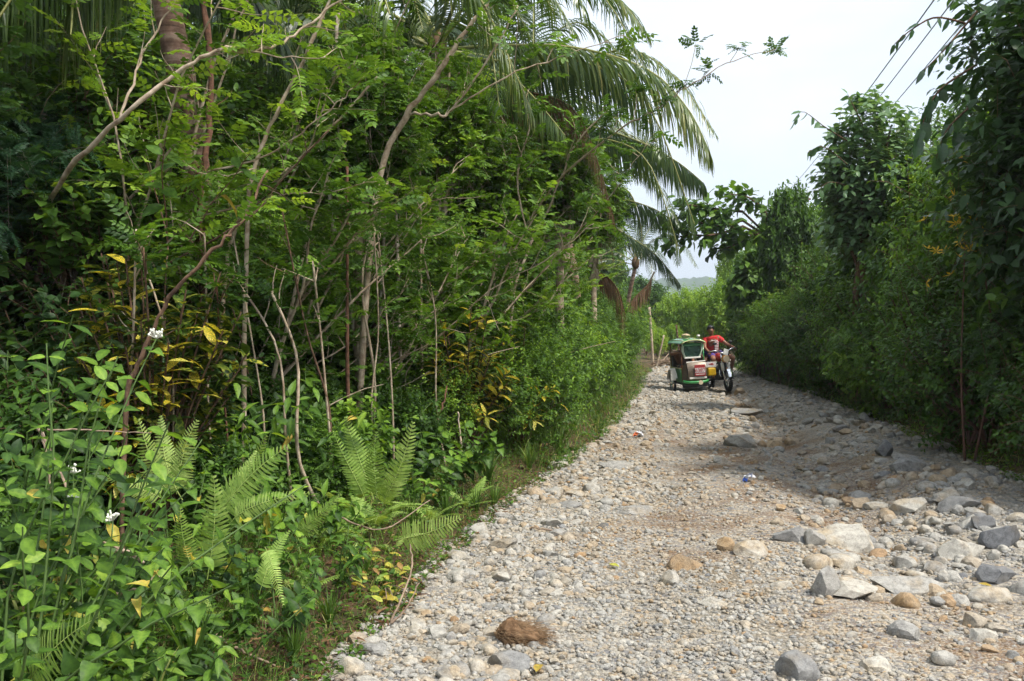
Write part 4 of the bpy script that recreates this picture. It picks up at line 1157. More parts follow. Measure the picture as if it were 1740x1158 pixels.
# clustered poles standing bare low in the thicket
rp_ = np.random.RandomState(40)
for k, (u0, v0, u1, v1, d, rad, bk) in enumerate([(380, 690, 352, 560, 6.4, .013, 'bark_pale'), (395, 735, 375, 600, 6.2, .013, 'bark_red'), (500, 720, 470, 590, 6.6, .016, 'bark_pale'), (560, 745, 505, 610, 6.6, .020, 'bark_pale'), (545, 740, 520, 560, 6.9, .014, 'bark_brown'), (575, 750, 548, 600, 7.0, .016, 'bark_pale'),
    (645, 665, 643, 560, 8, .013, 'bark_pale'), (670, 655, 655, 520, 8.2, .014, 'bark_pale'), (600, 680, 590, 480, 8.0, .026, 'bark_red'), (625, 650, 615, 470, 8.2, .02, 'bark_pale'), (690, 560, 670, 330, 10, .03, 'bark_white'), (720, 560, 715, 400, 10, .022, 'bark_pale'), (610, 450, 560, 330, 9, .04, 'bark_white'), (640, 440, 655, 310, 9.5, .035, 'bark_white'),
    (205, 720, 225, 600, 5.6, .013, 'bark_pale'), (300, 690, 290, 600, 5.8, .012, 'bark_pale'), (440, 700, 425, 560, 6.8, .013, 'bark_pale'), (760, 650, 740, 540, 9, .014, 'bark_pale'), (450, 640, 400, 540, 7.0, .012, 'bark_brown'), (250, 720, 255, 620, 5.6, .012, 'bark_brown')]):
    a = P(u0, v0, d); b = P(u1, v1, d - .2); a[2] = min(a[2], h1(a[0], a[1])) - .05
    m_ = MB(); c = b - a; pts = spline([np.zeros(3), c * .5 + rp_.normal(size=3) * .06, c, c * 1.5 + rp_.normal(size=3) * .12], 14)
    m_.tube(pts, np.linspace(rad, rad * .6, 14) * .72 * (1 + .07 * rp_.normal(size=14)), 7, 0)
    st_ = MB(); l_ = MB()
    dress(m_, l_, pts, rp_, 3, .7, (.2, .5), .07, C_GLI, (.12, .2))
    e = thing('sapling', '%s sapling pole low in the left thicket, %s pole from the left' % ({'bark_pale': 'pale', 'bark_red': 'reddish', 'bark_brown': 'brown', 'bark_white': 'whitish'}[bk], '%d'), 'sapling', tuple(a), group='bare sapling poles in the left thicket')
    m_.build('stem', M[bk], e); l_.build('crown', M['leaf'], e)
    e['_u'] = float(u0)
sap = sorted([o for o in bpy.data.objects if '_u' in o.keys()], key=lambda o: o['_u'])
for k, o in enumerate(sap):
    o['label'] = o['label'].replace('%d', ORD[k]); del o['_u']

# dark crowns behind everything on the left
BT = [k_bush(70, 2.2, 2.2, 7.5, 900, L_OVAL, (.13, .22), 12, (.35, .7), 'leaf_dark', 'bark_brown', .3, .45, .3, .3, names=('trunk', 'crown'), trunk=1.2),
      k_bush(71, 2.5, 2.4, 6.0, 900, L_LANCE, (.16, .26), 11, (.35, .7), 'leaf', 'bark_brown', .4, .35, .3, .3, names=('trunk', 'crown'), trunk=.8),
      k_bush(72, 1.3, 1.2, 4.2, 480, C_ACA, (.26, .38), 7, (.3, .6), 'leaf_blue', 'bark_white', .3, .45, .3, .3, names=('trunk', 'crown'), trunk=2.3)]
for i, (x, y, k, s, lab) in enumerate([
    (-7.2, 9.5, 0, 1.0, 'dark broad-leaved tree behind the ringed palm at far left'),
    (-5.6, 12.5, 1, 1.05, 'dark tree behind the yellow-leaved croton'),
    (-4.2, 16, 0, 1.1, 'dark broad-leaved tree filling the gap left of the centre'),
    (-9.5, 13.5, 1, 1.2, 'tall dark tree farthest left behind the palms'),
    (-8, 19, 0, 1.2, 'dark tree deep behind the left thicket'),
    (-1.6, 21.5, 1, 1.0, 'mid green tree behind the fanning pale stems'),
    (-5, 25, 0, 1.2, 'tall dark tree in the far left background'),
    (-1.0, 28, 1, 1.05, 'tree behind the heavy dark palm frond'),
    (1.0, 33, 0, .8, 'low dark tree behind the far left roadside bushes'),
    (-3.95, 7.0, 2, .72, 'feathery blue-green tree at the upper left in front of the palm'),
    (-4.5, 6.6, 2, .8, 'feathery blue-green tree at the left edge of the picture')]):
    place(BT[k], 'leafy_tree', lab, 'tree', x, y, i * 1.1, s)

CT = k_bush(98, .85, .85, 4.5, 330, C_GLI_N, (.15, .23), 7, (.25, .55), 'leaf_light', 'bark_pale', .3, .6, .5, .25, names=('trunk', 'crown'), trunk=2.5)
for u, d, s, lab in ((745, 11.4, .98, 'slender tree with a bright leaf crown before the middle palm trunk'), (950, 13.2, .96, 'slender tree with a bright crown under the arching palm frond'), (615, 9.0, .86, 'slender tree with glowing light green crown left of the middle palm'), (860, 12.2, .85, 'slender tree with a light crown above the half hidden croton'), (1010, 17.5, .95, 'slender light-crowned tree beneath the heavy dark frond')):
    q = P(u, 560, d); place(CT, 'slender_tree', lab, 'tree', q[0], q[1], u * .01, s)

# understory that keeps the thicket closed
US = [k_bush(80, .9, .9, 1.7, 330, L_OVAL, (.07, .13), 9, (.25, .5), 'leaf_dark', 'bark_brown', .3, .5),
      k_bush(81, .8, .8, 1.3, 300, L_LANCE, (.08, .14), 9, (.2, .45), 'leaf', 'bark_brown', .4, .4)]
US += [k_bush(82, 1.0, 1.0, 3.4, 560, L_OVAL, (.07, .12), 9, (.25, .5), 'leaf', 'bark_brown', .35, .45, .5, .2, trunk=1.1),
       k_bush(83, .8, .8, 2.9, 420, L_BROAD, (.09, .14), 8, (.2, .45), 'leaf_light', 'bark_brown', .35, .4, .5, .2, trunk=1.2)]
US += [k_bush(84, 1.0, 1.0, 3.0, 460, C_GLI_N, (.13, .2), 6, (.25, .5), 'leaf_light', 'bark_pale', .3, .5, .5, .25, trunk=1.0),
       k_bush(85, 1.2, 1.2, 4.8, 800, L_OVAL, (.08, .14), 9, (.3, .6), 'leaf', 'bark_brown', .35, .5, .5, .25, trunk=1.8)]
ul = []
for y, o, k, s in [(5.2, 3.2, 0, 1.0), (5.6, 2.3, 1, .8), (6.4, 4.2, 0, 1.2), (6.8, 2.7, 0, .9), (7.6, 4.6, 0, 1.3), (8.0, 2.9, 1, 1.0), (9.0, 4.2, 0, 1.4), (9.6, 2.6, 0, 1.0), (10.6, 3.6, 1, 1.3), (11.5, 2.6, 0, 1.1), (12.8, 3.5, 0, 1.5), (14, 2.5, 1, 1.3), (15.5, 3.2, 0, 1.5), (18, 3, 0, 1.5), (21, 3, 1, 1.6), (7.0, 3.1, 3, .95), (7.7, 3.9, 2, 1.15), (8.6, 3.7, 2, 1.2), (9.4, 3.2, 3, 1.1), (10.4, 2.2, 2, .85), (11.8, 3.2, 2, 1.2), (13.2, 2.4, 3, 1.0), (14.6, 3.4, 2, 1.3), (16.8, 2.6, 2, 1.1), (19, 2.5, 3, 1.2), (22, 2.6, 2, 1.2), (8.2, 2.6, 4, .85), (9.2, 2.3, 4, .8), (10.2, 2.9, 4, 1.1), (11.2, 2.2, 4, .95), (12.4, 2.6, 4, 1.15), (13.6, 2.2, 4, 1.1), (15, 2.3, 4, 1.15), (17.2, 2.4, 4, 1.2), (12.6, 3.6, 5, .95), (14.6, 3.2, 5, .95), (16.6, 3.2, 5, 1.0), (18.6, 3.0, 5, 1.0), (21, 3.2, 5, 1.0), (24, 3.2, 5, 1.0), (10.9, 4.0, 5, .85)]:
    ul.append((y, float(edge_l(y)) - o, k, s))
ul.sort()
for i, (y, x, k, s) in enumerate(ul):
    place(US[k], 'shrub', ['dim leafy shrub', 'mid green shrub', 'tall leafy shrub', 'tall broad-leaved shrub', 'light feathery shrub', 'tall dense shrub'][k] + ' inside the left thicket, %s in line from the camera' % ORD[i], 'shrub', x, y, i * .9, s, 'understory shrubs of the left thicket')

LB = [k_bush(95, .5, .5, .75, 300, L_OVAL, (.045, .075), 9, (.12, .28), 'leaf', 'stem_green', .3, .5),
      k_bush(96, .5, .5, .85, 230, L_BROAD, (.06, .10), 8, (.12, .3), 'leaf_light', 'stem_green', .3, .45),
      k_bush(97, .45, .45, .7, 170, C_GLI_N, (.09, .14), 6, (.12, .25), 'leaf', 'stem_green', .3, .5)]
lb = sorted([(5.9, 1.5, 0, .8), (6.4, 2.0, 1, 1.0), (6.9, 1.2, 2, .8), (7.2, 1.9, 0, 1.2), (7.8, 1.3, 1, .8), (8.2, 2.1, 2, 1.3), (8.6, 1.2, 0, 1.0), (9.0, 1.8, 1, 1.2), (5.6, 2.6, 0, 1.0), (6.6, 2.9, 1, 1.3), (7.6, 2.7, 0, 1.4), (9.4, 2.4, 0, 1.5), (10.2, 1.7, 1, 1.3), (5.0, 2.0, 2, .7), (4.7, 3.0, 1, 1.1), (5.3, 3.4, 0, 1.3)])
for i, (y, o, k, s) in enumerate(lb):
    place(LB[k], 'low_bush', ['fine-leaved', 'broad-leaved', 'feathery'][k] + ' low bush on the left verge below the thicket, %s in line from the camera' % ORD[i], 'bush', float(edge_l(y)) - o, y, i * 1.7, s, 'low bushes of the left verge')

# ------------------------------------------------------------------ crotons
def croton(label, x, y, rx, h, nst, seed, nleaf=14, ls=(.10, .17), yellow=.16, ylab=None, yz=None):
    r = np.random.RandomState(seed)
    z0 = h1(x, y); e = thing('croton_bush', label, 'shrub', (x, y, z0))
    st = MB(); LM = []
    for q, mt in enumerate(('croton', 'croton_yellow')):
        m_ = MB(); V, Fs, tv = leaf_blade(lambda t: .16 * math.sin(PI * min(1, t * .95 + .03) ** .95) ** .7 + 1e-3, 6, .25, .3, .05, .05, seed + q); m_.add(V, Fs, 0, .5 + tv)
        LM.append(m_.mesh('leaf', M[mt]))
    lf = MB(); nb = 0
    for s in range(nst):
        a = r.rand() * 6.28; q = r.rand() ** .5
        tip = np.array([math.cos(a) * rx * q, math.sin(a) * rx * q * .8, h * (1 - .45 * q * q) * r.uniform(.35, 1)])
        pts = spline([(math.cos(a) * .06, math.sin(a) * .06, -.05), tip * .45 + np.array([0, 0, .1]), tip], 8)
        st.tube(pts, np.linspace(.011, .005, 8), 5, 0, cap=False)
        for j in range(nleaf):
            t = .62 + .38 * j / nleaf
            p, d = along(pts, t)
            an = j * 2.4; A = norm(np.cross(d, [.1, .2, 1.])); Bq = np.cross(d, A)
            dd = norm(d * .55 + (A * math.cos(an) + Bq * math.sin(an)) + np.array([0, 0, .05]))
            l = r.uniform(*ls); Bm = basis(dd, norm(np.array([0, 0, 1.]) + r.normal(size=3) * .2))
            front_ = tip[1] < .1 * rx and (yz is None or yz[0] < p[2] < yz[1])
            if front_ and nb < 300 and tip[1] + p[1] < 0:
                yl = r.rand() < yellow
                mw = Matrix(np.block([[Bm * l, p[:, None]], [np.zeros((1, 3)), np.ones((1, 1))]]).tolist())
                o = link('leaf', LM[1] if yl else LM[0], e); o.matrix_local = mw; nb += 1
            else:
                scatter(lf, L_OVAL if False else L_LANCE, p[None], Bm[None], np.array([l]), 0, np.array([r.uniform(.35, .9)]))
    st.build('stems', M['bark_brown'], e)
    o = lf.build('foliage', M['croton'], e); o['kind'] = 'stuff'
    return e
q = P(258, 560, 5.7); croton('large croton bush with yellow-blotched leaves at the left', q[0], q[1], .62, 2.1, 62, 1, yellow=.5, ls=(.12, .19))
q = P(790, 560, 9.6); croton('smaller croton bush with golden leaves near the middle', q[0], q[1], .55, 1.75, 44, 2, yellow=.55, ls=(.12, .19))
q = P(880, 560, 10.6); croton('croton bush half hidden behind the golden one', q[0], q[1], .5, 1.5, 26, 3, yellow=.35)

# ------------------------------------------------------------------ ferns
def fern_frond(seed, n=24, curl=.35, wid=.2):
    r = np.random.RandomState(seed); m_ = MB()
    t = np.linspace(0, 1, 12); pts = np.stack([0.07 * np.sin(t * 2.6 + seed * 2) - .07 * math.sin(seed * 2), t * (1 - .08 * curl), curl * (.35 * t - .75 * t ** 2.2)], -1)
    m_.tube(pts, np.linspace(.006, .0018, 12), 4, 0, var=.9, cap=False)
    tt = np.linspace(.14, .985, n); p, d = along(pts, tt)
    prof = wid * (np.clip(np.sin(PI * (.12 + .86 * tt)), .04, 1) ** .55) * (1.12 - .55 * tt)
    for sg in (-1, 1):
        D = norm(np.array([sg * 1.0, 0, 0]) + d * (.12 + .5 * tt[:, None]) + np.array([0, 0, -.10]) + r.normal(size=(n, 3)) * .05)
        B = basis(D, norm(np.array([0, 0, 1.]) - d * .1 + r.normal(size=(n, 3)) * .08))
        pin = T([(-.05, 0, 0), (.05, 0, 0), (.085, .35, .02), (.05, .75, 0), (0, 1, -.07), (-.05, .75, 0), (-.07, .35, .02)], [[(0, 1, 2, 6), (6, 2, 3, 5)], [(5, 3, 4)]])
        sc = np.stack([np.full(n, 1 / n * 6.2 * 1.0) * (1 - .45 * tt), prof, prof], -1)
        scatter(m_, pin, p, B, sc, 0, .5 + r.normal(size=n) * .06 + .15 * (tt - .5))
    return m_.mesh('frond', M['fern'])
FF = [fern_frond(1, 24, .5), fern_frond(2, 26, .9, .17), fern_frond(3, 22, .25, .19), fern_frond(4, 24, 1.3, .16)]
def frond_at(e, base, tip, me, face=(0, -1, .6), width=1.0):
    base = np.array(base, float); tip = np.array(tip, float); d = tip - base; l = np.linalg.norm(d)
    Bm = basis(d, norm(np.array(face, float)))
    o = link('frond', me, e)
    o.matrix_local = Matrix(np.block([[Bm * (l * np.array([width, 1, 1])), base[:, None]], [np.zeros((1, 3)), np.ones((1, 1))]]).tolist())
def fern(label, x, y, n=7, L=.5, seed=0, heroes=(), up=1.0, z=None):
    r = np.random.RandomState(seed); z0 = h1(x, y) if z is None else z
    e = thing('fern', label, 'fern', (x, y, z0))
    for k in range(n):
        a = 6.28 * k / n + r.rand() * .6; l = L * r.uniform(.7, 1.1)
        tip = np.array([math.cos(a) * l * .75, math.sin(a) * l * .75, l * up * r.uniform(.2, .75)])
        frond_at(e, (0, 0, .0), tip, FF[r.randint(4)], (-math.cos(a) * .7, -math.sin(a) * .7, 1))
    for (bu, bv, tu, tv, d0, d1, k, w) in heroes:
        b = P(bu, bv, d0) - np.array([x, y, z0]); t_ = P(tu, tv, d1) - np.array([x, y, z0])
        frond_at(e, b, t_, FF[k], (0.1, -1, .5), w)
    return e
def at_ground(u, v, d):
    p = P(u, v, d); return p[0], p[1]
fern('tall fern with one upright frond facing the camera', *at_ground(345, 990, 4.3), 5, .5, 1, [(352, 985, 345, 812, 4.25, 4.15, 2, 1.0), (330, 980, 318, 870, 4.2, 4.1, 0, 1)])
fern('fern with striped fronds fanning right above the upright frond', *at_ground(400, 900, 4.9), 5, .45, 2, [(365, 880, 490, 775, 4.8, 4.7, 0, 1.15), (370, 870, 428, 760, 4.8, 4.9, 2, .7), (400, 840, 440, 740, 5.2, 5.0, 2, .7), (390, 890, 500, 820, 4.7, 4.6, 1, 1)])
fern('fern with long fronds arching left below the croton', *at_ground(285, 860, 4.9), 4, .5, 3, [(290, 840, 225, 730, 4.9, 4.7, 1, 1.2), (300, 840, 340, 725, 4.9, 4.8, 0, 1.1), (280, 850, 190, 790, 4.8, 4.6, 0, 1), (310, 850, 250, 700, 5.0, 5.0, 1, 1)])
fern('fern with a pale lance-shaped frond leaning over the stones', *at_ground(670, 915, 6.0), 3, .3, 4, [(672, 918, 772, 866, 5.9, 5.7, 2, 1.35)])
fern('fern with narrow fronds right of the upright one', *at_ground(520, 930, 5.0), 5, .4, 5, [(500, 910, 570, 835, 5.0, 4.9, 2, .8), (440, 1010, 500, 890, 4.4, 4.5, 3, 1.0), (450, 930, 480, 1010, 4.3, 4.1, 1, .9)])
fern('yellow-green fern clump with upright fronds in the middle of the verge', *at_ground(640, 860, 6.4), 7, .55, 6, [(635, 850, 605, 700, 6.4, 6.4, 0, .9), (650, 860, 690, 715, 6.4, 6.3, 2, .9), (640, 850, 652, 745, 6.2, 6.0, 0, 1), (620, 850, 585, 730, 6.3, 6.2, 3, 1), (655, 860, 665, 800, 6.0, 5.7, 1, 1)])
fern('second yellow-green fern clump behind the first', *at_ground(590, 830, 7.0), 8, .55, 7)
fern('fern at the bottom left corner with a feathery dark frond', *at_ground(110, 1170, 3.1), 6, .34, 8, [(40, 1175, 140, 1090, 3.0, 2.8, 0, 1.3)])
fern('small fern left of the yellow dying leaves', *at_ground(600, 930, 5.6), 5, .25, 9)
fern('yellow-green fern nearest the tan boulder', *at_ground(730, 850, 6.9), 9, .42, 21)
fern('fern between the two striped ferns and the clump', *at_ground(560, 870, 5.8), 9, .4, 22)
fern('low fern hidden below the white flowers', *at_ground(230, 1010, 4.2), 5, .36, 10)
fern('fern at the foot of the brown curved stem', *at_ground(160, 850, 5.0), 6, .45, 11)
fern('fern between the bare sapling poles', *at_ground(470, 800, 6.2), 7, .5, 12)
fern('fern beside the tan boulder on the left verge', *at_ground(790, 790, 7.6), 6, .4, 13)
fern('pale fern low in the right-hand bushes', *at_ground(1490, 690, 15.6), 4, .4, 14, [(1500, 668, 1425, 650, 15.2, 14.7, 2, 1.3)])

# ------------------------------------------------------------------ leafy weeds of the foreground
def weed(label, x, y, H, nst, seed, blade, ls, matn='leaf', lean=(.1, -.15), pairs=6, flowers=0, stemm='stem_green', parts=True, name='leafy_weed', cat='weed', group=None, z=None):
    r = np.random.RandomState(seed); z0 = h1(x, y) if z is None else z
    e = thing(name, label, cat, (x, y, z0), group=group)
    m_ = MB(); V, Fs, tv = blade; m_.add(V, Fs, 0, .46 + tv); LMs = [m_.mesh('leaf', M[matn])]
    m_ = MB(); V, Fs, tv = blade; m_.add(V, Fs, 0, .62 + tv); LMs.append(m_.mesh('leaf', M[matn]))
    m_ = MB(); V, Fs, tv = blade; m_.add(V, Fs, 0, .28 + tv); LMs.append(m_.mesh('leaf', M[matn]))
    m_ = MB(); V, Fs, tv = blade; m_.add(V * np.array([.8, 1, 2.2]), Fs, 0, .55 + tv); LMs.append(m_.mesh('leaf', M['dying']))
    st = MB(); nb = 0; rest = MB()
    for s in range(nst):
        a = r.rand() * 6.28; d = norm(np.array([lean[0] + math.cos(a) * .45, lean[1] + math.sin(a) * .45, 1]))
        h = H * r.uniform(.6, 1.1)
        pts = curve((math.cos(a) * .08, math.sin(a) * .08, 0), d, h, 9, (lean[0], lean[1], -.2), .25, r)
        st.tube(pts, np.linspace(.006, .0025, 9), 5, 0, cap=False)
        for j in range(pairs):
            t = .25 + .75 * (j + .6) / pairs
            p, dd = along(pts, t); an = j * 1.57 + a
            A = norm(np.cross(dd, [.1, .2, 1.])); Bq = np.cross(dd, A)
            for sg in (-1, 1):
                s_ = (A * math.cos(an) + Bq * math.sin(an)) * sg
                ld = norm(dd * .3 + s_ + np.array([0, 0, -.12]) + r.normal(size=3) * .15)
                l = r.uniform(*ls) * (1.05 - .45 * abs(t - .55))
                Bm = basis(ld, norm(np.array([0, -.25, 1.]) + r.normal(size=3) * .3))
                if parts and nb < 290:
                    o = link('leaf', LMs[3 if r.rand() < .035 and t < .8 else 1 if t > .85 else (0 if r.rand() < .55 else 2)], e)
                    o.matrix_local = Matrix(np.block([[Bm * l, p[:, None]], [np.zeros((1, 3)), np.ones((1, 1))]]).tolist()); nb += 1
                else:
                    scatter(rest, blade, p[None], Bm[None], np.array([l]), 0, np.array([.4 + .4 * (t - .5) + r.normal() * .08]))
        if flowers and s < flowers:
            fm = MB(); tp = pts[-1]
            for q in range(20):
                o_ = np.clip(r.normal(size=3), -1.5, 1.5) * np.array([.013, .013, .009]) + np.array([0, 0, .02])
                fm.tube(np.array([[0, 0, 0], o_ * .6, o_]), [.0008, .001, .003], 4, 0, cap=True)
                fm.ball(o_, (.0045, .0045, .006), sub=1)
            fm.build('flower_cluster', M['white_flower'], e, loc=tuple(tp))
    st.build('stem', M[stemm], e)
    if rest.n: rest.build('leaf', M[matn], e)
    return e
W = [(-30, 900, 3.3, .55, 7, B_OVAL, (.07, .11), 'leaf', 0, 'oval-leaved weed at the left edge between the taller weeds and the vine'),
     (60, 850, 4.2, 1.1, 7, B_OVAL, (.08, .12), 'leaf_dark', 0, 'dark shrubby weed behind the dead brown branch'),
     (-40, 800, 4.0, 1.4, 7, B_OVAL, (.08, .12), 'leaf', 0, 'shrubby weed half cut by the left picture edge'),
     (430, 950, 4.9, .35, 7, B_HEART, (.06, .09), 'leaf_light', 0, 'bright heart-leaved weed between the ferns'),
     (560, 880, 5.9, .4, 7, B_OVAL, (.06, .09), 'leaf', 0, 'oval-leaved weed in front of the pinkish tan boulder'),
     (15, 640, 3.0, 1.35, 8, B_HEART, (.055, .09), 'leaf', 1, 'broad-leaved weed with a white flower head at the left edge'),
     (-15, 760, 2.9, 1.2, 7, B_OVAL, (.055, .085), 'leaf_light', 0, 'bright broad-leaved weed at the extreme left edge, lowest of the tall ones'),
     (90, 760, 3.4, .95, 8, B_HEART, (.055, .085), 'leaf', 1, 'weed with pale flower bud under the leftmost broad leaves'),
     (150, 830, 3.7, .62, 5, B_OVAL, (.06, .09), 'leaf_light', 0, 'weed with a fan of oval light green leaves below the croton'),
     (60, 930, 3.1, .52, 8, B_HEART, (.05, .085), 'leaf', 0, 'heart-leaved vine sprawling left of the white flower clusters'),
     (130, 1000, 3.3, .42, 6, B_HEART, (.055, .085), 'leaf', 2, 'heart-leaved vine carrying the two white flower clusters'),
     (30, 1080, 2.7, .4, 8, B_HEART, (.05, .08), 'leaf', 0, 'broad-leaved weed in the lower left corner'),
     (110, 1120, 2.9, .36, 8, B_LANCE, (.06, .09), 'leaf', 0, 'broad-leaved weed right of the lower left corner'),
     (230, 1100, 3.4, .26, 6, B_HEART, (.06, .08), 'leaf', 0, 'low heart-leaved weed in front of the upright fern frond'),
     (300, 1100, 3.6, .3, 5, B_LANCE, (.07, .11), 'leaf', 0, 'low narrow-leaved weed near the bottom edge'),
     (390, 1060, 4.0, .36, 6, B_HEART, (.06, .09), 'leaf', 0, 'heart-leaved weed right of the upright fern frond'),
     (300, 760, 4.9, .75, 3, B_LANCE, (.10, .15), 'leaf_light', 0, 'weed with paired pointed leaves in front of the croton'),
     (445, 780, 5.6, .7, 4, B_LANCE, (.10, .15), 'leaf_light', 0, 'weed with pointed drooping leaves right of the croton'),
     (470, 1000, 4.5, .34, 5, B_OVAL, (.06, .09), 'leaf', 0, 'low oval-leaved weed right of the ferns'),
     (330, 940, 4.6, .4, 5, B_OVAL, (.06, .1), 'leaf_dark', 0, 'dark oval-leaved weed behind the upright frond'),
     (210, 930, 4.2, .6, 6, B_OVAL, (.06, .1), 'leaf_dark', 0, 'dark-leaved weed behind the white flower clusters'),
     (130, 860, 4.0, .8, 7, B_OVAL, (.07, .1), 'leaf', 0, 'mid green weed left of the arching fern'),
     (720, 820, 7.2, .45, 7, B_OVAL, (.07, .11), 'leaf_light', 0, 'light green weed left of the tan boulder'),
     (760, 780, 8.2, .6, 6, B_HEART, (.09, .14), 'leaf', 0, 'broad-leaved weed below the golden croton'),
     (560, 960, 5.2, .3, 6, B_LANCE, (.07, .1), 'leaf', 0, 'small weed at the edge of the brown litter'),
     (690, 790, 8.0, .5, 6, B_OVAL, (.08, .12), 'leaf', 0, 'mid green weed behind the yellow-green ferns'),
     (50, 560, 5.2, 1.3, 6, B_OVAL, (.10, .15), 'leaf', 0, 'tall round-leaved shrub at the left edge behind the weeds'),
     (140, 620, 5.6, 1.2, 5, B_OVAL, (.09, .13), 'leaf_dark', 0, 'tall dark oval-leaved shrub left of the croton'),
     (480, 640, 7.0, 1.4, 6, B_LANCE, (.10, .16), 'leaf', 0, 'tall shrub with oval leaves right of the croton')]
for i, (u, v, d, H, ns, bl, ls, mt, fl, lab) in enumerate(W):
    x, y = at_ground(u, v, d)
    weed(lab, x, y, H * 1.05 if H < 1 else H, ns + 2, 300 + i, bl, ls, mt, flowers=fl, pairs=6 if H < .8 else 9)
# the two white flower clusters stand on stalks of their own
fx = [o for o in bpy.data.objects if o.get('label', '') == 'heart-leaved vine carrying the two white flower clusters'][0]
fl_ = [c for c in bpy.data.objects if c.parent == fx and c.name.startswith('flower_cluster')]
for c, (u, v, d) in zip(fl_, ((192, 886, 3.25), (122, 858, 3.3))):
    q = P(u, v, d) - np.array(fx.location); c.location = tuple(q); c.scale = (.95, .95, .95)
    m_ = MB(); m_.tube(spline([(0, 0, 0), q * .5 + np.array([.03, 0, .02]), q], 8), .0025, 4, 0); m_.build('stem', M['stem_green'], fx)

# broad leaves of a climber hanging before the palm trunk
ev = weed('climber with large round green leaves hanging before the palm trunk', *at_ground(300, 400, 6.4), .8, 3, 900, B_OVAL, (.13, .19), 'leaf_light', (.3, -.1), 5, 0, 'stem_brown', name='climber', cat='vine', z=2.1)

# cut branch ends, twigs and sticks
for k, (pts, rad, lab, bk) in enumerate([
    ([(62, 725, 3.9), (95, 790, 3.8), (118, 840, 3.75), (150, 905, 3.75), (240, 950, 3.8)], .007, 'brown dead branch behind the white flower clusters', 'twig'),
    ([(72, 735, 3.9), (82, 800, 3.9), (88, 835, 3.9)], .006, 'short pale stick standing beside the brown dead branch', 'bark_pale'),
    ([(80, 730, 4.2), (170, 732, 4.3), (258, 737, 4.3)], .0045, 'thin straight reed lying level under the croton', 'twig'),
    ([(195, 930, 3.9), (225, 945, 3.9), (245, 955, 3.8)], .012, 'broken pale branch stub among the heart leaves', 'bark_pale'),
    ([(195, 1010, 3.6), (235, 1000, 3.6), (275, 975, 3.7)], .008, 'curved reddish twig below the white flower clusters', 'twig'),
    ([(365, 1100, 4.0), (420, 1130, 3.9), (468, 1152, 3.9)], .008, 'straight tan stick lying at the bottom of the verge', 'twig'),
    ([(663, 1060, 4.8), (685, 1010, 4.9), (700, 960, 5.1), (697, 925, 5.2)], .007, 'tan forked twig standing by the yellow dying leaves', 'twig'),
    ([(663, 1060, 4.75), (690, 1035, 4.8), (712, 990, 4.9)], .006, 'small tan twig leaning right beside the yellow leaves', 'twig'),
    ([(900, 905, 6.5), (925, 908, 6.45), (950, 912, 6.4)], .009, 'short reddish stick lying on the gravel', 'twig'),
    ([(778, 700, 8.6), (782, 740, 8.6), (786, 775, 8.5)], .012, 'pale broken stump standing left of the tan boulder', 'bark_pale'),
    ([(760, 655, 8.9), (752, 690, 8.8), (740, 715, 8.8)], .012, 'reddish stump behind the pale broken one', 'bark_red'),
    ([(975, 745, 13), (990, 775, 12), (1005, 790, 11.6)], .01, 'dry pale stick at the left road edge', 'twig'),
    ([(580, 880, 5.8), (650, 900, 5.7), (730, 850, 5.9)], .006, 'thin grey twig arching beside the pale fern frond', 'twig')]):
    W_ = [P(*q) for q in pts]
    if k in (8,): W_ = [np.array([w[0], w[1], h1(w[0], w[1]) + .035]) for w in (G(*q[:2]) for q in pts)]
    if k == 5: W_ = [np.array([w[0], w[1], h1(w[0], w[1]) + .05]) for w in (G(*q[:2]) for q in pts)]
    if k in (9, 10): W_[0], W_[-1] = W_[-1], W_[0]
    rK = np.random.RandomState(k)
    m_ = MB(); pp = spline([w - W_[0] for w in W_], 16); pp[1:] += rK.normal(size=(15, 3)) * rad * .35
    m_.tube(pp, np.linspace(rad, rad * .5, 16) * (1 + .1 * rK.normal(size=16)), 7, 0)
    o = m_.build('stick', M[bk], None, loc=tuple(W_[0])); tag(o, lab, 'stick')

# yellow dying plant and single fallen leaves
pc = G(655, 1000)
e = thing('dying_plant', 'wilted plant with yellow leaves lying at the left road edge', 'plant', tuple(pc))
m_ = MB(); V, Fs, tv = B_OVAL; m_.add(V, Fs, 0, .5 + tv); ym = m_.mesh('leaf', M['dying']); yms = [ym]
for yv in (.08, .3, .75, 1.0):
    m_ = MB(); m_.add(V, Fs, 0, yv + tv); yms.append(m_.mesh('leaf', M['dying']))
ryl = np.random.RandomState(6)
for k in range(60):
    a = ryl.rand() * 6.28; q = ryl.rand() ** .6
    x, y = pc[0] + math.cos(a) * .2 * q - .03, pc[1] + math.sin(a) * .42 * q
    dd = norm(np.array([ryl.normal(), ryl.normal(), ryl.normal() * .25])); Bm = basis(dd, norm(np.array([0, -.2, 1.]) + ryl.normal(size=3) * .35)) * ryl.uniform(.045, .085)
    o = link('leaf', yms[k % 5], e); o.matrix_local = Matrix(np.block([[Bm, np.array([[x - pc[0]], [y - pc[1]], [h1(x, y) + .03 + .06 * ryl.rand() - pc[2]]])], [np.zeros((1, 3)), np.ones((1, 1))]]).tolist())
m_ = MB()
for k in range(6):
    a = ryl.rand() * 6.28; m_.tube(spline([(0, 0, 0), (math.cos(a) * .1, math.sin(a) * .2, .05), (math.cos(a) * .2, math.sin(a) * .36, .04)], 6), .003, 4, 0)
m_.build('stem', M['twig'], e)
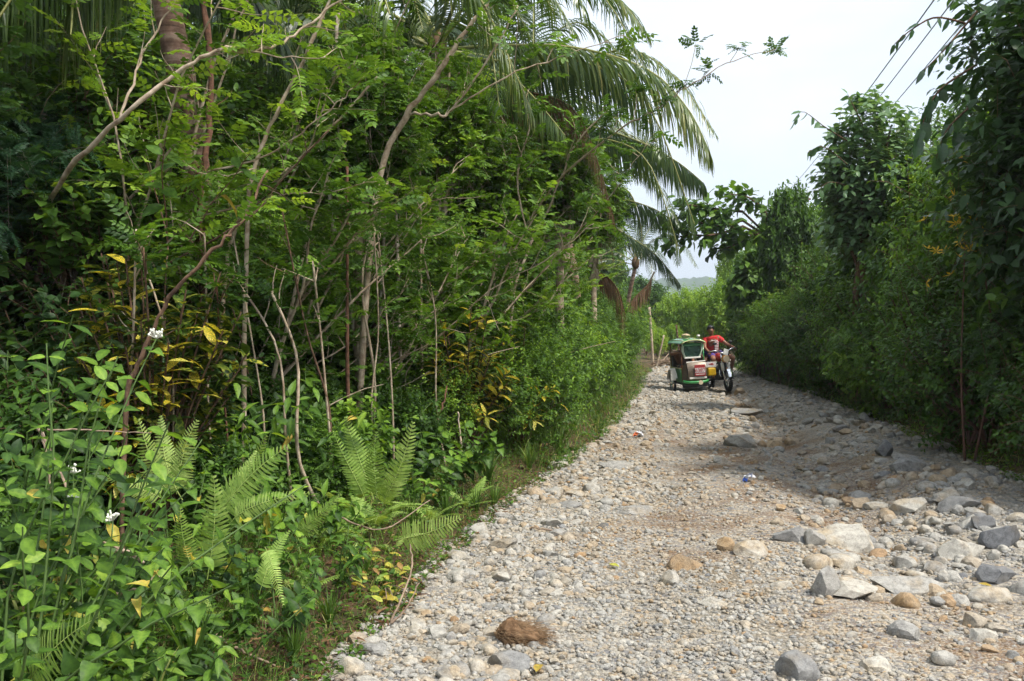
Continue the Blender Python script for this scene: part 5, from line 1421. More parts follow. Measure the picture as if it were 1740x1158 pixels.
for (u, v, lab) in ((918, 1142, 'single yellow-green leaf on the gravel below the husk'), (1033, 968, 'small ochre leaf on the gravel in the left wheel track'), (438, 1048, 'single pale fallen leaf on the left verge litter'), (1660, 1002, 'dry leaf between the rocks on the right')):
    w = G(u, v); o = link('fallen_leaf', ym, None, (w[0], w[1], w[2] + .035), (.15, .1, u * .01), .08); tag(o, lab, 'leaf')

# ------------------------------------------------------------------ verge cover: grass, small leaves, litter (nobody could count them)
def blade_tpl(c=.35):
    return T([(-.5, 0, 0), (.5, 0, 0), (.42, .4, .0 + .05 * c), (-.42, .4, .05 * c), (.28, .75, -.25 * c), (-.28, .75, -.25 * c), (0, 1, -.8 * c)], [[(0, 1, 2, 3), (3, 2, 4, 5)], [(5, 4, 6)]])
BL = blade_tpl(.35); BL2 = blade_tpl(.9)
def cover(side, n, y0, y1, o0, o1, seed, frac=(.45, .35, .2), size=1.0, tall=1.0, pw=1.3):
    r = np.random.RandomState(seed); gr = MB(); sm = MB(); li = MB()
    y = y0 * (y1 / y0) ** r.rand(n)
    o = o0 + (o1 - o0) * r.rand(n) ** pw
    clump = fbm(y * 1.7 + seed, o * 1.7, 3, seed)
    keep = (clump + r.rand(n) * .5 > .55) | (o > .55)
    y, o = y[keep], o[keep]; n = len(y)
    wig = .3 * (fbm(y * 1.1, y * 0 + seed, 3, seed + 3) - .45)
    x = edge_l(y) + wig - o if side < 0 else edge_r(y) + wig + o
    z = height(x, y); kind = r.rand(n)
    grow = sstep(0, .5, o)
    a = r.rand(n) * 6.28
    q = kind < frac[0]
    D = norm(np.stack([np.cos(a) * .5, np.sin(a) * .5, np.ones(n) * r.uniform(.5, 1.6, n)], -1)); B = basis(D, norm(np.stack([-np.cos(a), -np.sin(a), np.full(n, .6)], -1)))
    L = r.uniform(.05, .16, n) * (.5 + grow) * size * tall; w = r.uniform(.0025, .006, n) * size
    sc = np.stack([w, L, L], -1)
    dryish = np.where(r.rand(n) < .22 * (1 - grow) + .06, .95, .4) + r.normal(size=n) * .1
    for tp, m in ((BL, q & (kind < frac[0] * .5)), (BL2, q & (kind >= frac[0] * .5))):
        scatter(gr, tp, np.stack([x, y, z], -1)[m], B[m], sc[m], 0, dryish[m])
    q = (kind >= frac[0]) & (kind < frac[0] + frac[1])
    D2 = norm(np.stack([np.cos(a), np.sin(a), r.uniform(-.1, .8, n)], -1)); B2 = basis(D2, norm(np.array([0, 0, 1.]) + r.normal(size=(n, 3)) * .4))
    hh = r.rand(n) ** 1.5 * .14 * (.3 + grow) * size * tall
    scatter(sm, L_OVAL, np.stack([x, y, z + hh + .01], -1)[q], B2[q], (r.uniform(.018, .042, n) * size)[q], 0, (.5 + r.normal(size=n) * .15)[q])
    q = kind >= frac[0] + frac[1]
    D3 = norm(np.stack([np.cos(a), np.sin(a), r.normal(size=n) * .22], -1)); B3 = basis(D3, norm(np.array([0, 0, 1.]) + r.normal(size=(n, 3)) * .4))
    Ll = r.uniform(.03, .11, n) * size; ww = np.where(r.rand(n) < .8, .0022, .012) * size
    scatter(li, BL, np.stack([x, y, z + .012 + .03 * r.rand(n)], -1)[q], B3[q], np.stack([ww, Ll, Ll], -1)[q], 0, r.rand(n)[q])
    s_ = 'left' if side < 0 else 'right'
    for m, nm, mt, lab in ((gr, 'grass', 'grass', 'short tangled grass along the %s road verge' % s_), (sm, 'ground_cover', 'leaf', 'tiny-leaved ground cover along the %s road verge' % s_), (li, 'dry_litter', 'litter', 'brown straw and dead leaves along the %s road verge' % s_)):
        if m.n:
            ob = m.build(nm, M[mt]); ob['kind'] = 'stuff'; ob['label'] = lab + (', near part' if y0 < 7 else ', far part')
cover(-1, 38000, 3.0, 10.5, -.05, 1.5, 1, (.32, .32, .36))
cover(-1, 9000, 10, 34, -.05, .9, 2, (.5, .35, .15), 1.9, 1.4)
cover(1, 15000, 6.5, 13, -.05, 1.4, 3, (.35, .4, .25), 1.2)
cover(1, 8000, 13, 36, -.05, .9, 4, (.45, .35, .2), 2.0, 1.3)

def tuft(seed, n=34, L=.4, w=.007, spread=.55):
    r = np.random.RandomState(seed); m_ = MB()
    for k in range(n):
        a = r.rand() * 6.28; l = L * r.uniform(.5, 1.1); d = np.array([math.cos(a), math.sin(a), 0]); s = r.uniform(.2, 1) * spread
        t = np.linspace(0, 1, 6)[:, None]
        pts = d * (.02 + s * l * t ** 1.5) + np.array([0, 0, 1]) * l * (t * 1.0 - .55 * s * t ** 2.4)
        wv = np.array([-d[1], d[0], 0]) * w * r.uniform(.7, 1.3); pr = np.array([.6, 1, .95, .75, .45, .04])[:, None]
        P2 = np.stack([pts - wv * pr, pts + np.array([0, 0, -.001]), pts + wv * pr], 1)
        P2[:, 1, 2] -= w * .4
        m_.grid(P2, 0, float(np.clip(.4 + r.normal() * .18, 0, 1)))
    return m_.mesh('blades', M['grass'])
TF = [tuft(1), tuft(2, 26, .55, .011, .7), tuft(3, 40, .28, .005, .6)]
TL = []
for (u, v, d, k, s, lab) in [(330, 1120, 3.7, 1, .8, 'long-bladed grass tuft near the bottom left'), (60, 1010, 3.4, 1, .9, 'broad-bladed grass tuft left of the heart-leaved vine'), (180, 790, 4.6, 1, 1.2, 'tall grass tuft below the croton'), (500, 1120, 4.2, 2, .8, 'short grass tuft at the bottom edge of the verge'), (560, 1060, 4.7, 2, .8, 'short grass tuft beside the brown litter'),
                        (620, 980, 5.4, 0, .5, 'grass tuft behind the yellow dying leaves'), (830, 780, 8.6, 1, 1.0, 'grass tuft with wide blades right of the golden croton'), (810, 850, 7.6, 0, .6, 'grass tuft at the road edge below the boulder'), (840, 860, 7.9, 2, .9, 'small grass tuft on the road edge near the pale frond'), (700, 880, 6.6, 0, .7, 'grass tuft between the ferns and the road'), (760, 860, 7.0, 0, .8, 'grass tuft behind the pale fern frond'), (900, 800, 9.8, 0, .9, 'grass tuft left of the flat wheel-track stone'), (430, 1040, 4.4, 0, .6, 'grass tuft among the low weeds'), (250, 1140, 3.3, 1, .6, 'grass tuft at the very bottom left of the centre'), (950, 770, 11, 0, 1.2, 'grass tuft where the far bushes begin')]:
    x, y = at_ground(u, v, d)
    o = link('grass_tuft', TF[k], None, (x, y, h1(x, y)), (0, 0, u * .1), s); tag(o, lab, 'grass')
# ------------------------------------------------------------------ leafy roadside bushes along the left edge
EB = [k_bush(90, .75, .75, 1.3, 700, L_OVAL, (.035, .065), 10, (.15, .35), 'leaf_light', 'stem_green', .3, .45),
      k_bush(91, .85, .85, 1.9, 800, L_OVAL, (.04, .07), 10, (.18, .4), 'leaf', 'stem_green', .4, .55),
      k_bush(92, .8, .8, 1.6, 420, C_GLI, (.09, .15), 6, (.2, .4), 'leaf_light', 'stem_green', .3, .42)]
lst = []
for i, (y, o, k, s) in enumerate([(9.4, 1.1, 0, .7), (10.2, .9, 0, .85), (10.9, .55, 1, .75), (11.0, 1.5, 1, 1.0), (12.0, .6, 0, 1.1), (12.2, 1.5, 2, 1.25), (13.2, .6, 1, .95), (13.6, 1.5, 1, 1.35), (14.6, .55, 0, 1.25), (15.2, 1.5, 2, 1.5), (16.2, .6, 2, 1.1), (17.2, 1.4, 1, 1.45), (18, .6, 0, 1.3), (19.6, .7, 2, 1.2), (20, 1.6, 1, 1.6), (21.6, .6, 0, 1.4), (23, .8, 1, 1.3), (23.4, 1.8, 2, 1.9), (25, .6, 2, 1.3), (27, .7, 1, 1.5), (27.5, 1.8, 1, 2.0), (29.5, .7, 0, 1.6), (32, .8, 2, 1.7), (35, .8, 1, 1.8), (37, 1.0, 0, 1.9)]):
    lst.append((y, o + (.22 * s if y > 12.5 else 0) + (.3 if y > 22 else 0), k, s))
for i, (y, o, k, s) in enumerate(lst):
    place(EB[k], 'roadside_bush', ('light green' if k != 1 else 'mid green') + ' leafy bush on the left road edge, %s in line from the camera' % ORD[i], 'bush', float(edge_l(y)) - o, y, i * 1.3, s, 'bushes along the left road edge')

# ------------------------------------------------------------------ right side
RB = [k_bush(110, .9, .9, 1.5, 900, L_OVAL, (.045, .075), 10, (.18, .4), 'leaf', 'stem_brown', .35, .22),
      k_bush(111, 1.2, 1.2, 2.6, 850, L_OVAL, (.08, .13), 10, (.2, .5), 'leaf_dark', 'bark_brown', .4, .72),
      k_bush(112, 1.1, 1.1, 2.2, 600, C_GLI, (.12, .2), 6, (.25, .5), 'leaf', 'bark_brown', .4, .25),
      k_bush(113, 1.5, 1.5, 3.6, 1200, L_LANCE, (.08, .13), 10, (.25, .6), 'leaf_dark', 'bark_brown', .4, .78)]
RB += [k_bush(114, 1.1, 1.1, 2.4, 620, B_HEART if False else L_BROAD, (.10, .16), 8, (.25, .5), 'leaf', 'bark_brown', .45, .55),
       k_bush(115, 1.0, 1.0, 2.2, 800, L_LANCE, (.06, .11), 9, (.2, .45), 'leaf_light', 'bark_brown', .35, .35),
       k_bush(116, .9, .9, 1.5, 520, C_GLI, (.10, .16), 6, (.2, .4), 'leaf', 'stem_brown', .35, .4)]
i = 0
rws = []
for y in np.arange(7.6, 27.5, 1.35): rws.append((float(y), .45 + .2 * math.sin(y * 3), 0, .75 + .3 * abs(math.sin(y * 1.7)) + y * .008))
for y in np.arange(7.4, 23, 1.75): rws.append((float(y), 1.3 + .2 * math.sin(y * 2), 2 if int(y * 10) % 3 == 0 else 1, (1.1 + .3 * abs(math.sin(y * 1.1))) * (.85 if y > 13 else 1)))
for y in np.arange(7.0, 22, 2.3): rws.append((float(y), 2.6 + .3 * math.sin(y), 3, 1.15 + .3 * abs(math.sin(y * 2.1))))
rws.sort()
nA = [0, 0, 0]
for y, o, k, s in rws:
    row = 0 if o < 1 else 1 if o < 2.2 else 2
    nm = ['low leafy bush at the foot of the right-hand hedge, %s in line from the camera', 'dark middle-height bush in the right-hand hedge, %s in line from the camera', 'tall dark bush at the back of the right-hand hedge, %s in line from the camera'][row]
    k = (RB_MIX := {0: [0, 6, 0, 5], 1: [1, 4, 2, 5, 1], 2: [3, 4, 3]}[row])[nA[row] % len(RB_MIX)]
    place(RB[k], 'hedge_bush', nm % ORD[nA[row]], 'bush', float(edge_r(y)) + o, y, y * 1.9, (s, s, s * (1 if row == 0 else .82 + .55 * abs(math.sin(y * 7.3)))), ['low bushes of the right hedge', 'middle bushes of the right hedge', 'tall bushes of the right hedge'][row])
    nA[row] += 1

BIG = compound(3, leaf_oval(.3, .06, .2), .9, 1.0, True, .3, 50)
T1 = k_bush(120, 1.2, 1.3, 5.6, 620, [L_OVAL, L_LANCE], (.13, .21), 9, (.3, .65), 'leaf_glossy', 'bark_brown', .7, .55, .3, .2, names=('trunk', 'crown'), trunk=1.0)
x, y = P(1735, 560, 9.6)[:2]
place(T1, 'leafy_tree', 'large dark glossy-leaved tree filling the upper right corner', 'tree', x + .8, y, 0.4, 1.06)
T1b = k_bush(124, 1.1, 1.2, 5.0, 900, [L_OVAL, L_LANCE], (.12, .2), 9, (.3, .6), 'leaf_dark', 'bark_brown', .6, .4, .3, .2, names=('trunk', 'crown'), trunk=.6)
x, y = P(1830, 560, 8.4)[:2]
place(T1b, 'leafy_tree', 'dark tree at the right edge of the picture in front of the large glossy one', 'tree', x + .2, y, 2.0, 1.0)
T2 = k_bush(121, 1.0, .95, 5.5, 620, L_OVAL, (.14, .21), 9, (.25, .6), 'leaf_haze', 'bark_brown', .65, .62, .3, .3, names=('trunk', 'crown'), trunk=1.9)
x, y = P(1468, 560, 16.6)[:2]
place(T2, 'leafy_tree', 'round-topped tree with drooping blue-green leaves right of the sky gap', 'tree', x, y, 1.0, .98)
T3 = k_bush(122, 1.05, 1.0, 4.3, 900, L_LANCE, (.1, .16), 9, (.25, .5), 'leaf_light', 'bark_brown', .3, .85, .5, .3, names=('trunk', 'crown'), trunk=1.4)
x, y = P(1590, 560, 15.6)[:2]
place(T3, 'leafy_tree', 'yellow-green tree between the round-topped tree and the dark corner tree', 'tree', x, y, 2.0, .86)
# loose hanging leaves at the crown edges are part of those trees: extra shoots
def shoots(e, pts, seed, tpl, ls, matn, n=9, name='branch'):
    r = np.random.RandomState(seed); st = MB(); lf = MB()
    o = np.array(e.location); s = e.scale[0]; rz = e.rotation_euler.z
    c, s_ = math.cos(-rz), math.sin(-rz)
    Q = []
    for q in pts:
        w = (P(*q) - o) / s; Q.append([w[0] * c - w[1] * s_, w[0] * s_ + w[1] * c, w[2]])
    pp = spline(Q, 12); st.tube(pp, np.linspace(.012, .003, 12), 4, 0, cap=False)
    t = np.linspace(.2, 1, n); p, d = along(pp, t)
    D = norm(d * .5 + r.normal(size=(n, 3)) * .35 + np.array([0, 0, -.75])); B = basis(D, norm(r.normal(size=(n, 3)) * .5 + np.array([0, -1., .5])))
    scatter(lf, tpl, p, B, r.uniform(ls[0], ls[1], n), 0, .5 + r.normal(size=n) * .12)
    st.build('branch', M['bark_brown'], e); lf.build('foliage', M[matn], e)
tr = {o['label']: o for o in bpy.data.objects if 'label' in o.keys() and o.get('category') == 'tree'}
A = tr['large dark glossy-leaved tree filling the upper right corner']
shoots(A, [(1660, 110, 9), (1600, 150, 8.9), (1575, 190, 8.9), (1562, 235, 8.9)], 1, L_OVAL, (.14, .2), 'leaf_glossy', 12)
shoots(A, [(1640, 40, 9), (1590, 30, 8.9), (1550, 50, 8.9), (1520, 75, 8.9)], 2, L_LANCE, (.1, .15), 'leaf_glossy', 8)
shoots(A, [(1660, 20, 9), (1600, 90, 8.9), (1570, 120, 8.9)], 3, L_LANCE, (.1, .15), 'leaf_glossy', 9)
shoots(A, [(1650, 180, 9), (1610, 220, 8.9), (1590, 270, 8.9)], 4, L_OVAL, (.13, .19), 'leaf_glossy', 9)
A = tr['round-topped tree with drooping blue-green leaves right of the sky gap']
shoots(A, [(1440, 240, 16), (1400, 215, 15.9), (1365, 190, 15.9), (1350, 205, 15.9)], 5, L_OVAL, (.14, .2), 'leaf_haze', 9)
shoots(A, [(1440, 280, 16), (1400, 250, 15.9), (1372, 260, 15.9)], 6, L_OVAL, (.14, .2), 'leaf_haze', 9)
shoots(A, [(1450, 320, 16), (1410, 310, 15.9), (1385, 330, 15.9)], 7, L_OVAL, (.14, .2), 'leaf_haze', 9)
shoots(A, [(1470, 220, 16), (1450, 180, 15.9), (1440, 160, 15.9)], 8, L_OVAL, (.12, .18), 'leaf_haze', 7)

# yellow flowers on the right
def flowers(label, u, v, d, n, seed, spread=(.35, .3, .28)):
    r = np.random.RandomState(seed); c = P(u, v, d)
    e = thing('flowering_vine', label, 'vine', (c[0], c[1], h1(c[0], c[1])))
    o = np.array(e.location); st = MB()
    m_ = MB()
    for k in range(6):
        a = k * 1.047; m_.add(T([(0, 0, 0), (.3 * math.cos(a - .3), .3 * math.sin(a - .3), .1), (.6 * math.cos(a), .6 * math.sin(a), .2), (.3 * math.cos(a + .3), .3 * math.sin(a + .3), .1)], [[(0, 1, 2, 3)]])[0], [np.array([(0, 1, 2, 3)])], 0, .5)
    fm = m_.mesh('flower', M['flower_yellow']); lf = MB()
    top = c - o; st.tube(spline([(0, 0, 0), top * .5 + r.normal(size=3) * .1, top], 9), np.linspace(.015, .005, 9), 5, 0)
    for k in range(n):
        p = top + r.normal(size=3) * np.array(spread)
        link('flower', fm, e, tuple(p), (r.normal() * .6 + .7, r.normal() * .6, r.rand() * 6), r.uniform(.11, .18))
        st.tube(np.array([top + r.normal(size=3) * .1, p]), .002, 3, 0)
    D = norm(r.normal(size=(120, 3))); scatter(lf, L_OVAL, top + r.normal(size=(120, 3)) * np.array(spread) * 1.2 + np.array([0, .08, 0]), basis(D, norm(r.normal(size=(120, 3)) + np.array([0, 0, 1.]))), r.uniform(.05, .09, 120), 0, r.uniform(.3, .7, 120))
    st.build('stem', M['stem_brown'], e); lf.build('foliage', M['leaf'], e)
flowers('vine with a cluster of orange-yellow flowers in the right-hand hedge', 1655, 372, 9.6, 22, 1)
flowers('vine with a few yellow flowers lower in the right-hand hedge', 1640, 410, 9.6, 14, 2, (.22, .2, .16))

# ------------------------------------------------------------------ far end of the road
FT = [k_bush(130, 2.0, 2.0, 5.2, 1200, L_OVAL, (.18, .3), 9, (.35, .8), 'leaf', 'bark_brown', .3, .45, .4, .3, names=('trunk', 'crown'), trunk=1.0),
      k_bush(131, 1.6, 1.6, 3.2, 1200, L_SIMPLE, (.12, .2), 9, (.3, .6), 'leaf_light', 'bark_brown', .3, .68, .5, .3, names=('trunk', 'crown'), trunk=.3),
      k_bush(132, 1.5, 1.5, 4.6, 420, B_OVAL, (.38, .5), 6, (.4, .7), 'leaf', 'bark_brown', .5, .5, .4, .3, names=('trunk', 'crown'), trunk=1.2),
      k_bush(133, 1.4, 1.4, 3.6, 800, L_BROAD, (.3, .42), 6, (.3, .6), 'leaf_light', 'bark_brown', .5, .45, .4, .3, names=('trunk', 'crown'), trunk=.4)]
DIM = [(2.2, 5.0), (1.75, 3.1), (1.75, 4.6), (1.55, 3.6)]
for (u, d, k, tv, hw, rz, lab) in [
    (1335, 25, 0, 296, 62, 0, 'dark green rounded tree rising right of the tricycle'),
    (1285, 27.5, 3, 418, 62, 1, 'big-leaved light green bush above the tricycle rider'),
    (1222, 38, 1, 485, 52, 2, 'yellow-green bush mass behind the tricycle at the road bend'),
    (1158, 46, 1, 500, 45, 3, 'light bush mass left of the tricycle at the road bend'),
    (1112, 50, 0, 488, 34, 4, 'tree at the far end of the left roadside bushes'),
    (1118, 41, 1, 562, 22, 3.1, 'low bush beside the pale slanted post'),
    (1140, 45, 1, 555, 26, 1.1, 'low bush beyond the road bend left of the sidecar'),
    (1165, 48, 1, 560, 28, 2.1, 'low bush beyond the road directly behind the sidecar roof'),
    (1098, 44, 1, 540, 30, 4.1, 'low bush closing the far end of the left road edge'),
    (1185, 56, 1, 498, 60, 5, 'tree standing just under the distant hill'),
    (1268, 33, 0, 480, 36, 6, 'shaded tree directly behind the rider'),
    (1240, 44, 1, 405, 30, 1.5, 'pale green tree below the white clouds'),
    (1300, 40, 0, 372, 50, 2.5, 'tree with small leaves behind the big-leaved bush'),
    (1398, 27.5, 0, 322, 66, .5, 'mid green tree left of the round-topped tree'),
    (1335, 24.5, 1, 500, 44, .9, 'pale bush between the rider and the right hedge'),
    (1455, 19.5, 0, 430, 80, 3.5, 'tree joining the hedge below the round-topped tree'),
    (1345, 33, 0, 340, 45, 4.5, 'tree farther back behind the right hedge'),
    (1520, 23, 0, 280, 90, 5.5, 'tree behind the yellow-green tree on the right'),
    (1620, 17, 1, 330, 100, 2.2, 'dense light tree behind the orange-yellow flowers'),
    (1700, 14, 0, 260, 110, 1.2, 'dark tree behind the large glossy one at the right'),
    (1070, 62, 0, 462, 60, 1.2, 'tree far away behind the brown dangling frond'),
    (1320, 62, 1, 430, 60, 2.2, 'tree far away behind the right hedge'),
    (1225, 70, 1, 500, 60, 2.2, 'low tree farthest away beyond the bend'),
    (1015, 48, 0, 340, 55, .2, 'tall tree in the distance behind the left bushes')]:
    x, y = P(u, 560, d)[:2]; z0 = min(h1(x, y), .5)
    top = CAMZ - (tv - HY) / FPX * d - z0; sx = hw / FPX * d / DIM[k][0]
    place(FT[k], 'leafy_tree', lab, 'tree', x, y, rz, (sx, sx, top / DIM[k][1]), z=z0)
# the tree whose dark branch hangs over the road
m_ = MB(); m_.tube(spline([(0, 0, -.3), (.15, 0, 1.2), (.2, 0, 2.4), (.1, 0, 4.2)], 14), np.linspace(.13, .05, 14), 9, 0)
e = place([('trunk', m_.mesh('trunk', M['bark_brown']))], 'leafy_tree', 'tree with dark hanging leaf clusters over the road beside the sky gap', 'tree', P(1290, 560, 26)[0] + .3, 26.0, 0, 1.0)
r = np.random.RandomState(33); o = np.array(e.location)
lf = MB(); st = MB()
for (pts, nn) in [([(1262, 360), (1215, 355), (1180, 350), (1150, 345)], 9), ([(1262, 385), (1210, 400), (1165, 400), (1130, 415)], 12), ([(1262, 375), (1215, 385), (1165, 370), (1135, 375)], 10), ([(1280, 400), (1240, 420), (1210, 430)], 6), ([(1300, 360), (1270, 335), (1225, 330)], 8), ([(1300, 400), (1250, 390), (1200, 345)], 8)]:
    q = spline([P(a, b, 25 + .3 * r.normal()) - o for a, b in pts], 12); q = np.concatenate([[[0.1, 0, 3.6]], q])
    st.tube(q, np.linspace(.04, .01, 13), 4, 0)
    for j in range(nn):
        p, d = along(q, .25 + .75 * j / nn); m = 13
        c = p + r.normal(size=(m, 3)) * .13
        D = norm(r.normal(size=(m, 3)) * .7 + d * .4 + np.array([-.2, 0, -.25])); B = basis(D, norm(np.array([0, -.3, 1.]) + r.normal(size=(m, 3)) * .4))
        scatter(lf, L_OVAL, c, B, r.uniform(.2, .34, m), 0, .45 + r.normal(size=m) * .15)
st.build('branch', M['bark_brown'], e); lf.build('crown', M['leaf'], e)

# posts and the heap at the far bend
def post(label, u, v0, v1, d, rad, du=0, bk='bark_pale', name='wooden_post', cat='post', hang=True):
    a = P(u + du, v1, d); b = P(u, v0, d); g_ = h1(a[0], a[1]); a[2] = g_ - .1
    m_ = MB(); m_.tube(spline([np.zeros(3), (b - a) * .5 + np.array([.01, 0, 0]), b - a], 8), rad, 9, 0)
    o = m_.build(name, M[bk], None, loc=tuple(a)); tag(o, label, cat)
post('pale slanted post beyond the road bend left of the tricycle', 1103, 522, 606, 38, .055, 7)
post('thin leaning post between the pale post and the tricycle', 1149, 552, 600, 36, .03, 8, 'bark_brown')
post('short leaning pole beside the pale post', 1128, 570, 600, 37, .035, -14, 'bark_pale')
m_ = MB()
for k in range(22):
    rr_k = np.random.RandomState(k); a = rr_k.rand() * 3.14
    c = np.array([rr_k.normal() * .3, rr_k.normal() * .3, .08 + .2 * rr_k.rand()]); d = np.array([math.cos(a), math.sin(a), rr_k.normal() * .3]) * .35
    m_.tube(np.array([c - d, c + d]), .02, 5, 0)
x, y = P(1131, 590, 38)[:2]
o = m_.build('brush_pile', M['twig'], None, loc=(x, y, h1(x, y))); tag(o, 'heap of cut brown branches at the far bend left of the tricycle', 'brush pile')

# ------------------------------------------------------------------ overhead wires and their pole
wire_m = solid('wire', (0.25, 0.25, 0.27), .5)
xp, yp = P(1352, 560, 60)[:2]
e = thing('utility_pole', 'utility pole behind the far trees carrying the overhead wires', 'pole', (xp, yp, 0))
m_ = MB(); m_.tube(np.array([[0, 0, -.3], [0, 0, 10.2]]), [.16, .11], 12, 0); m_.build('pole', M['bark_brown'], e)
m_ = MB(); m_.box((0, 0, 9.8), (1.9, .1, .12)); m_.build('crossarm', M['bark_brown'], e)
for k in range(3):
    m_ = MB(); m_.tube(np.array([[-.8 + .8 * k, 0, 9.86], [-.8 + .8 * k, 0, 10.03]]), [.045, .06], 8, 0); m_.build('insulator', solid('porcelain', (.7, .7, .68), .3), e)
for k, (u, v, lab) in enumerate(((1572, -8, 'thin overhead wire, uppermost of the three in the sky gap'), (1606, -8, 'thin overhead wire, middle of the three in the sky gap'), (1632, 18, 'thin overhead wire, lowest of the three in the sky gap'))):
    a = P(u, v, 13.5 + k); b = np.array([xp - .8 + .8 * k, yp, 10.03]); dirn = (a - b) / np.linalg.norm(a - b)
    a2 = a + dirn * 14; t = np.linspace(0, 1, 30)[:, None]
    pts = b * (1 - t) + a2 * t; pts[:, 2] -= (4 * t * (1 - t))[:, 0] * .35
    m_ = MB(); m_.tube(pts - b, .011, 5, 0); o = m_.build('power_line', wire_m, None, loc=tuple(b)); tag(o, lab, 'power line', 'overhead wires')
# ------------------------------------------------------------------ the motor tricycle
Mt = dict(
    green=solid('green_paint', (0.03, 0.27, 0.06), .35, coat=.5, noise=.3, nscale=6),
    pale=solid('pale_green_frame', (0.5, 0.62, 0.5), .4, coat=.4, noise=.15, nscale=8),
    white=solid('white_paint', (0.72, 0.7, 0.64), .45, noise=.15, nscale=9),
    cream=solid('cream_stripe', (0.62, 0.6, 0.3), .6, noise=.15),
    steel=solid('brushed_steel', (0.15, 0.115, 0.08), .42, metal=.35, noise=.3, nscale=7),
    chrome=solid('chrome', (0.8, 0.8, 0.8), .15, metal=1.0),
    black=solid('black_paint', (0.02, 0.02, 0.022), .45),
    rubber=solid('tyre_rubber', (0.025, 0.024, 0.023), .85, noise=.3, nscale=30, bump=.3),
    red=solid('plate_red', (0.33, 0.03, 0.03), .5), yellow=solid('yellow_plastic', (0.62, 0.38, 0.01), .45, noise=.15),
    orange=solid('orange_cowl', (0.62, 0.3, 0.09), .35, coat=.5), signw=solid('sign_white', (0.65, 0.6, 0.58), .55, noise=.15),
    seat=solid('seat_vinyl', (0.03, 0.028, 0.028), .5), brown=solid('brown_wood', (0.2, 0.08, 0.03), .6, noise=.3),
    lens=solid('lamp_lens', (0.62, 0.52, 0.36), .2), engine=solid('engine_metal', (0.12, 0.12, 0.12), .45, metal=.6, noise=.4),
    straw=solid('pale_sack', (0.55, 0.42, 0.26), .85, noise=.25, nscale=12), tank=solid('tank_red', (0.4, 0.03, 0.03), .3, coat=.6))
def glass_m():
    m, t, out = new_mat('tinted_windscreen')
    g_ = N(t, 'ShaderNodeBsdfGlossy', Roughness=.08); tr_ = t.nodes.new('ShaderNodeBsdfTransparent'); tr_.inputs[0].default_value = (.22, .42, .34, 1)
    d_ = N(t, 'ShaderNodeBsdfDiffuse'); d_.inputs['Color'].default_value = (.1, .24, .18, 1)
    a = t.nodes.new('ShaderNodeMixShader'); a.inputs[0].default_value = .4; t.links.new(tr_.outputs[0], a.inputs[1]); t.links.new(d_.outputs[0], a.inputs[2])
    b = t.nodes.new('ShaderNodeMixShader'); b.inputs[0].default_value = .1; t.links.new(a.outputs[0], b.inputs[1]); t.links.new(g_.outputs[0], b.inputs[2])
    t.links.new(b.outputs[0], out.inputs['Surface']); return m
Mt['glass'] = glass_m()
TX, TY = P(1196, 560, 22.8)[:2]
TZ = min(h1(TX - .6, TY), h1(TX + .6, TY)) + .03
TR = (0, R(-3.5), R(4))
tri = thing('motor_tricycle', 'green and silver motor tricycle with passenger sidecar coming down the stony road', 'tricycle', (TX, TY, TZ), TR)
sec = lambda nm, m_, mat, par=tri, **k: m_.build(nm, Mt[mat] if isinstance(mat, str) else mat, par, **k)
def wheel(x, y, r_, nm='wheel', par=tri, w=.05):
    m_ = MB(); m_.torus((0, 0, 0), r_ - w * .62, w * .62, 'x', 32, 10)
    for k in range(32):
        a = k * PI / 16; m_.box((0, math.cos(a) * r_ * .99, math.sin(a) * r_ * .99), (w * .9, .018, .02), (a, 0, 0))
    t_ = sec('tyre', m_, 'rubber', par, loc=(x, y, r_))
    m_ = MB(); m_.torus((0, 0, 0), r_ - w * 1.25, .013, 'x', 28, 6); m_.cyl((-.05, 0, 0), (.05, 0, 0), .035, 12)
    for k in range(18):
        a = k * PI / 9; m_.tube([(.02 if k % 2 else -.02, 0, 0), (0, math.cos(a) * (r_ - w * 1.25), math.sin(a) * (r_ - w * 1.25))], .003, 4)
    sec('rim', m_, 'chrome', t_)
    return t_
wheel(.60, -.05, .285, w=.078); wheel(.52, 1.2, .285, w=.085); wheel(-.61, .55, .26)
# motorcycle
m_ = MB()
m_.tube(spline([(.56, .12, .92), (.55, .3, .78), (.53, .55, .66), (.52, 1.0, .62)], 8), .022, 8); m_.tube([(.56, .12, .86), (.54, .35, .36), (.53, .7, .3)], .02, 8); m_.tube([(.53, .7, .3), (.52, 1.2, .285)], .018, 8); m_.tube([(.53, .72, .3), (.52, .9, .66)], .018, 8)
m_.tube([(.44, 1.2, .285), (.46, 1.05, .66)], .02, 8); m_.tube([(.60, 1.2, .285), (.58, 1.05, .66)], .02, 8)
sec('frame', m_, 'black')
m_ = MB(); m_.box((.54, .5, .4), (.24, .3, .26), bev=.03)
for k in range(6): m_.box((.54, .42, .5 + k * .022), (.22, .2, .008))
m_.cyl((.42, .5, .34), (.68, .5, .34), .085, 18); sec('engine', m_, 'engine')
m_ = MB(); m_.tube(spline([(.62, .35, .42), (.66, .2, .34), (.68, .4, .24), (.68, 1.2, .3)], 12), [.018] * 6 + [.022, .03, .035, .035, .035, .03], 10); sec('exhaust', m_, 'chrome')
m_ = MB(); m_.ball((.55, .38, .82), (.13, .24, .12), sub=3); sec('fuel_tank', m_, 'tank')
m_ = MB(); m_.box((.52, .85, .78), (.26, .7, .1), bev=.035); sec('seat', m_, 'seat')
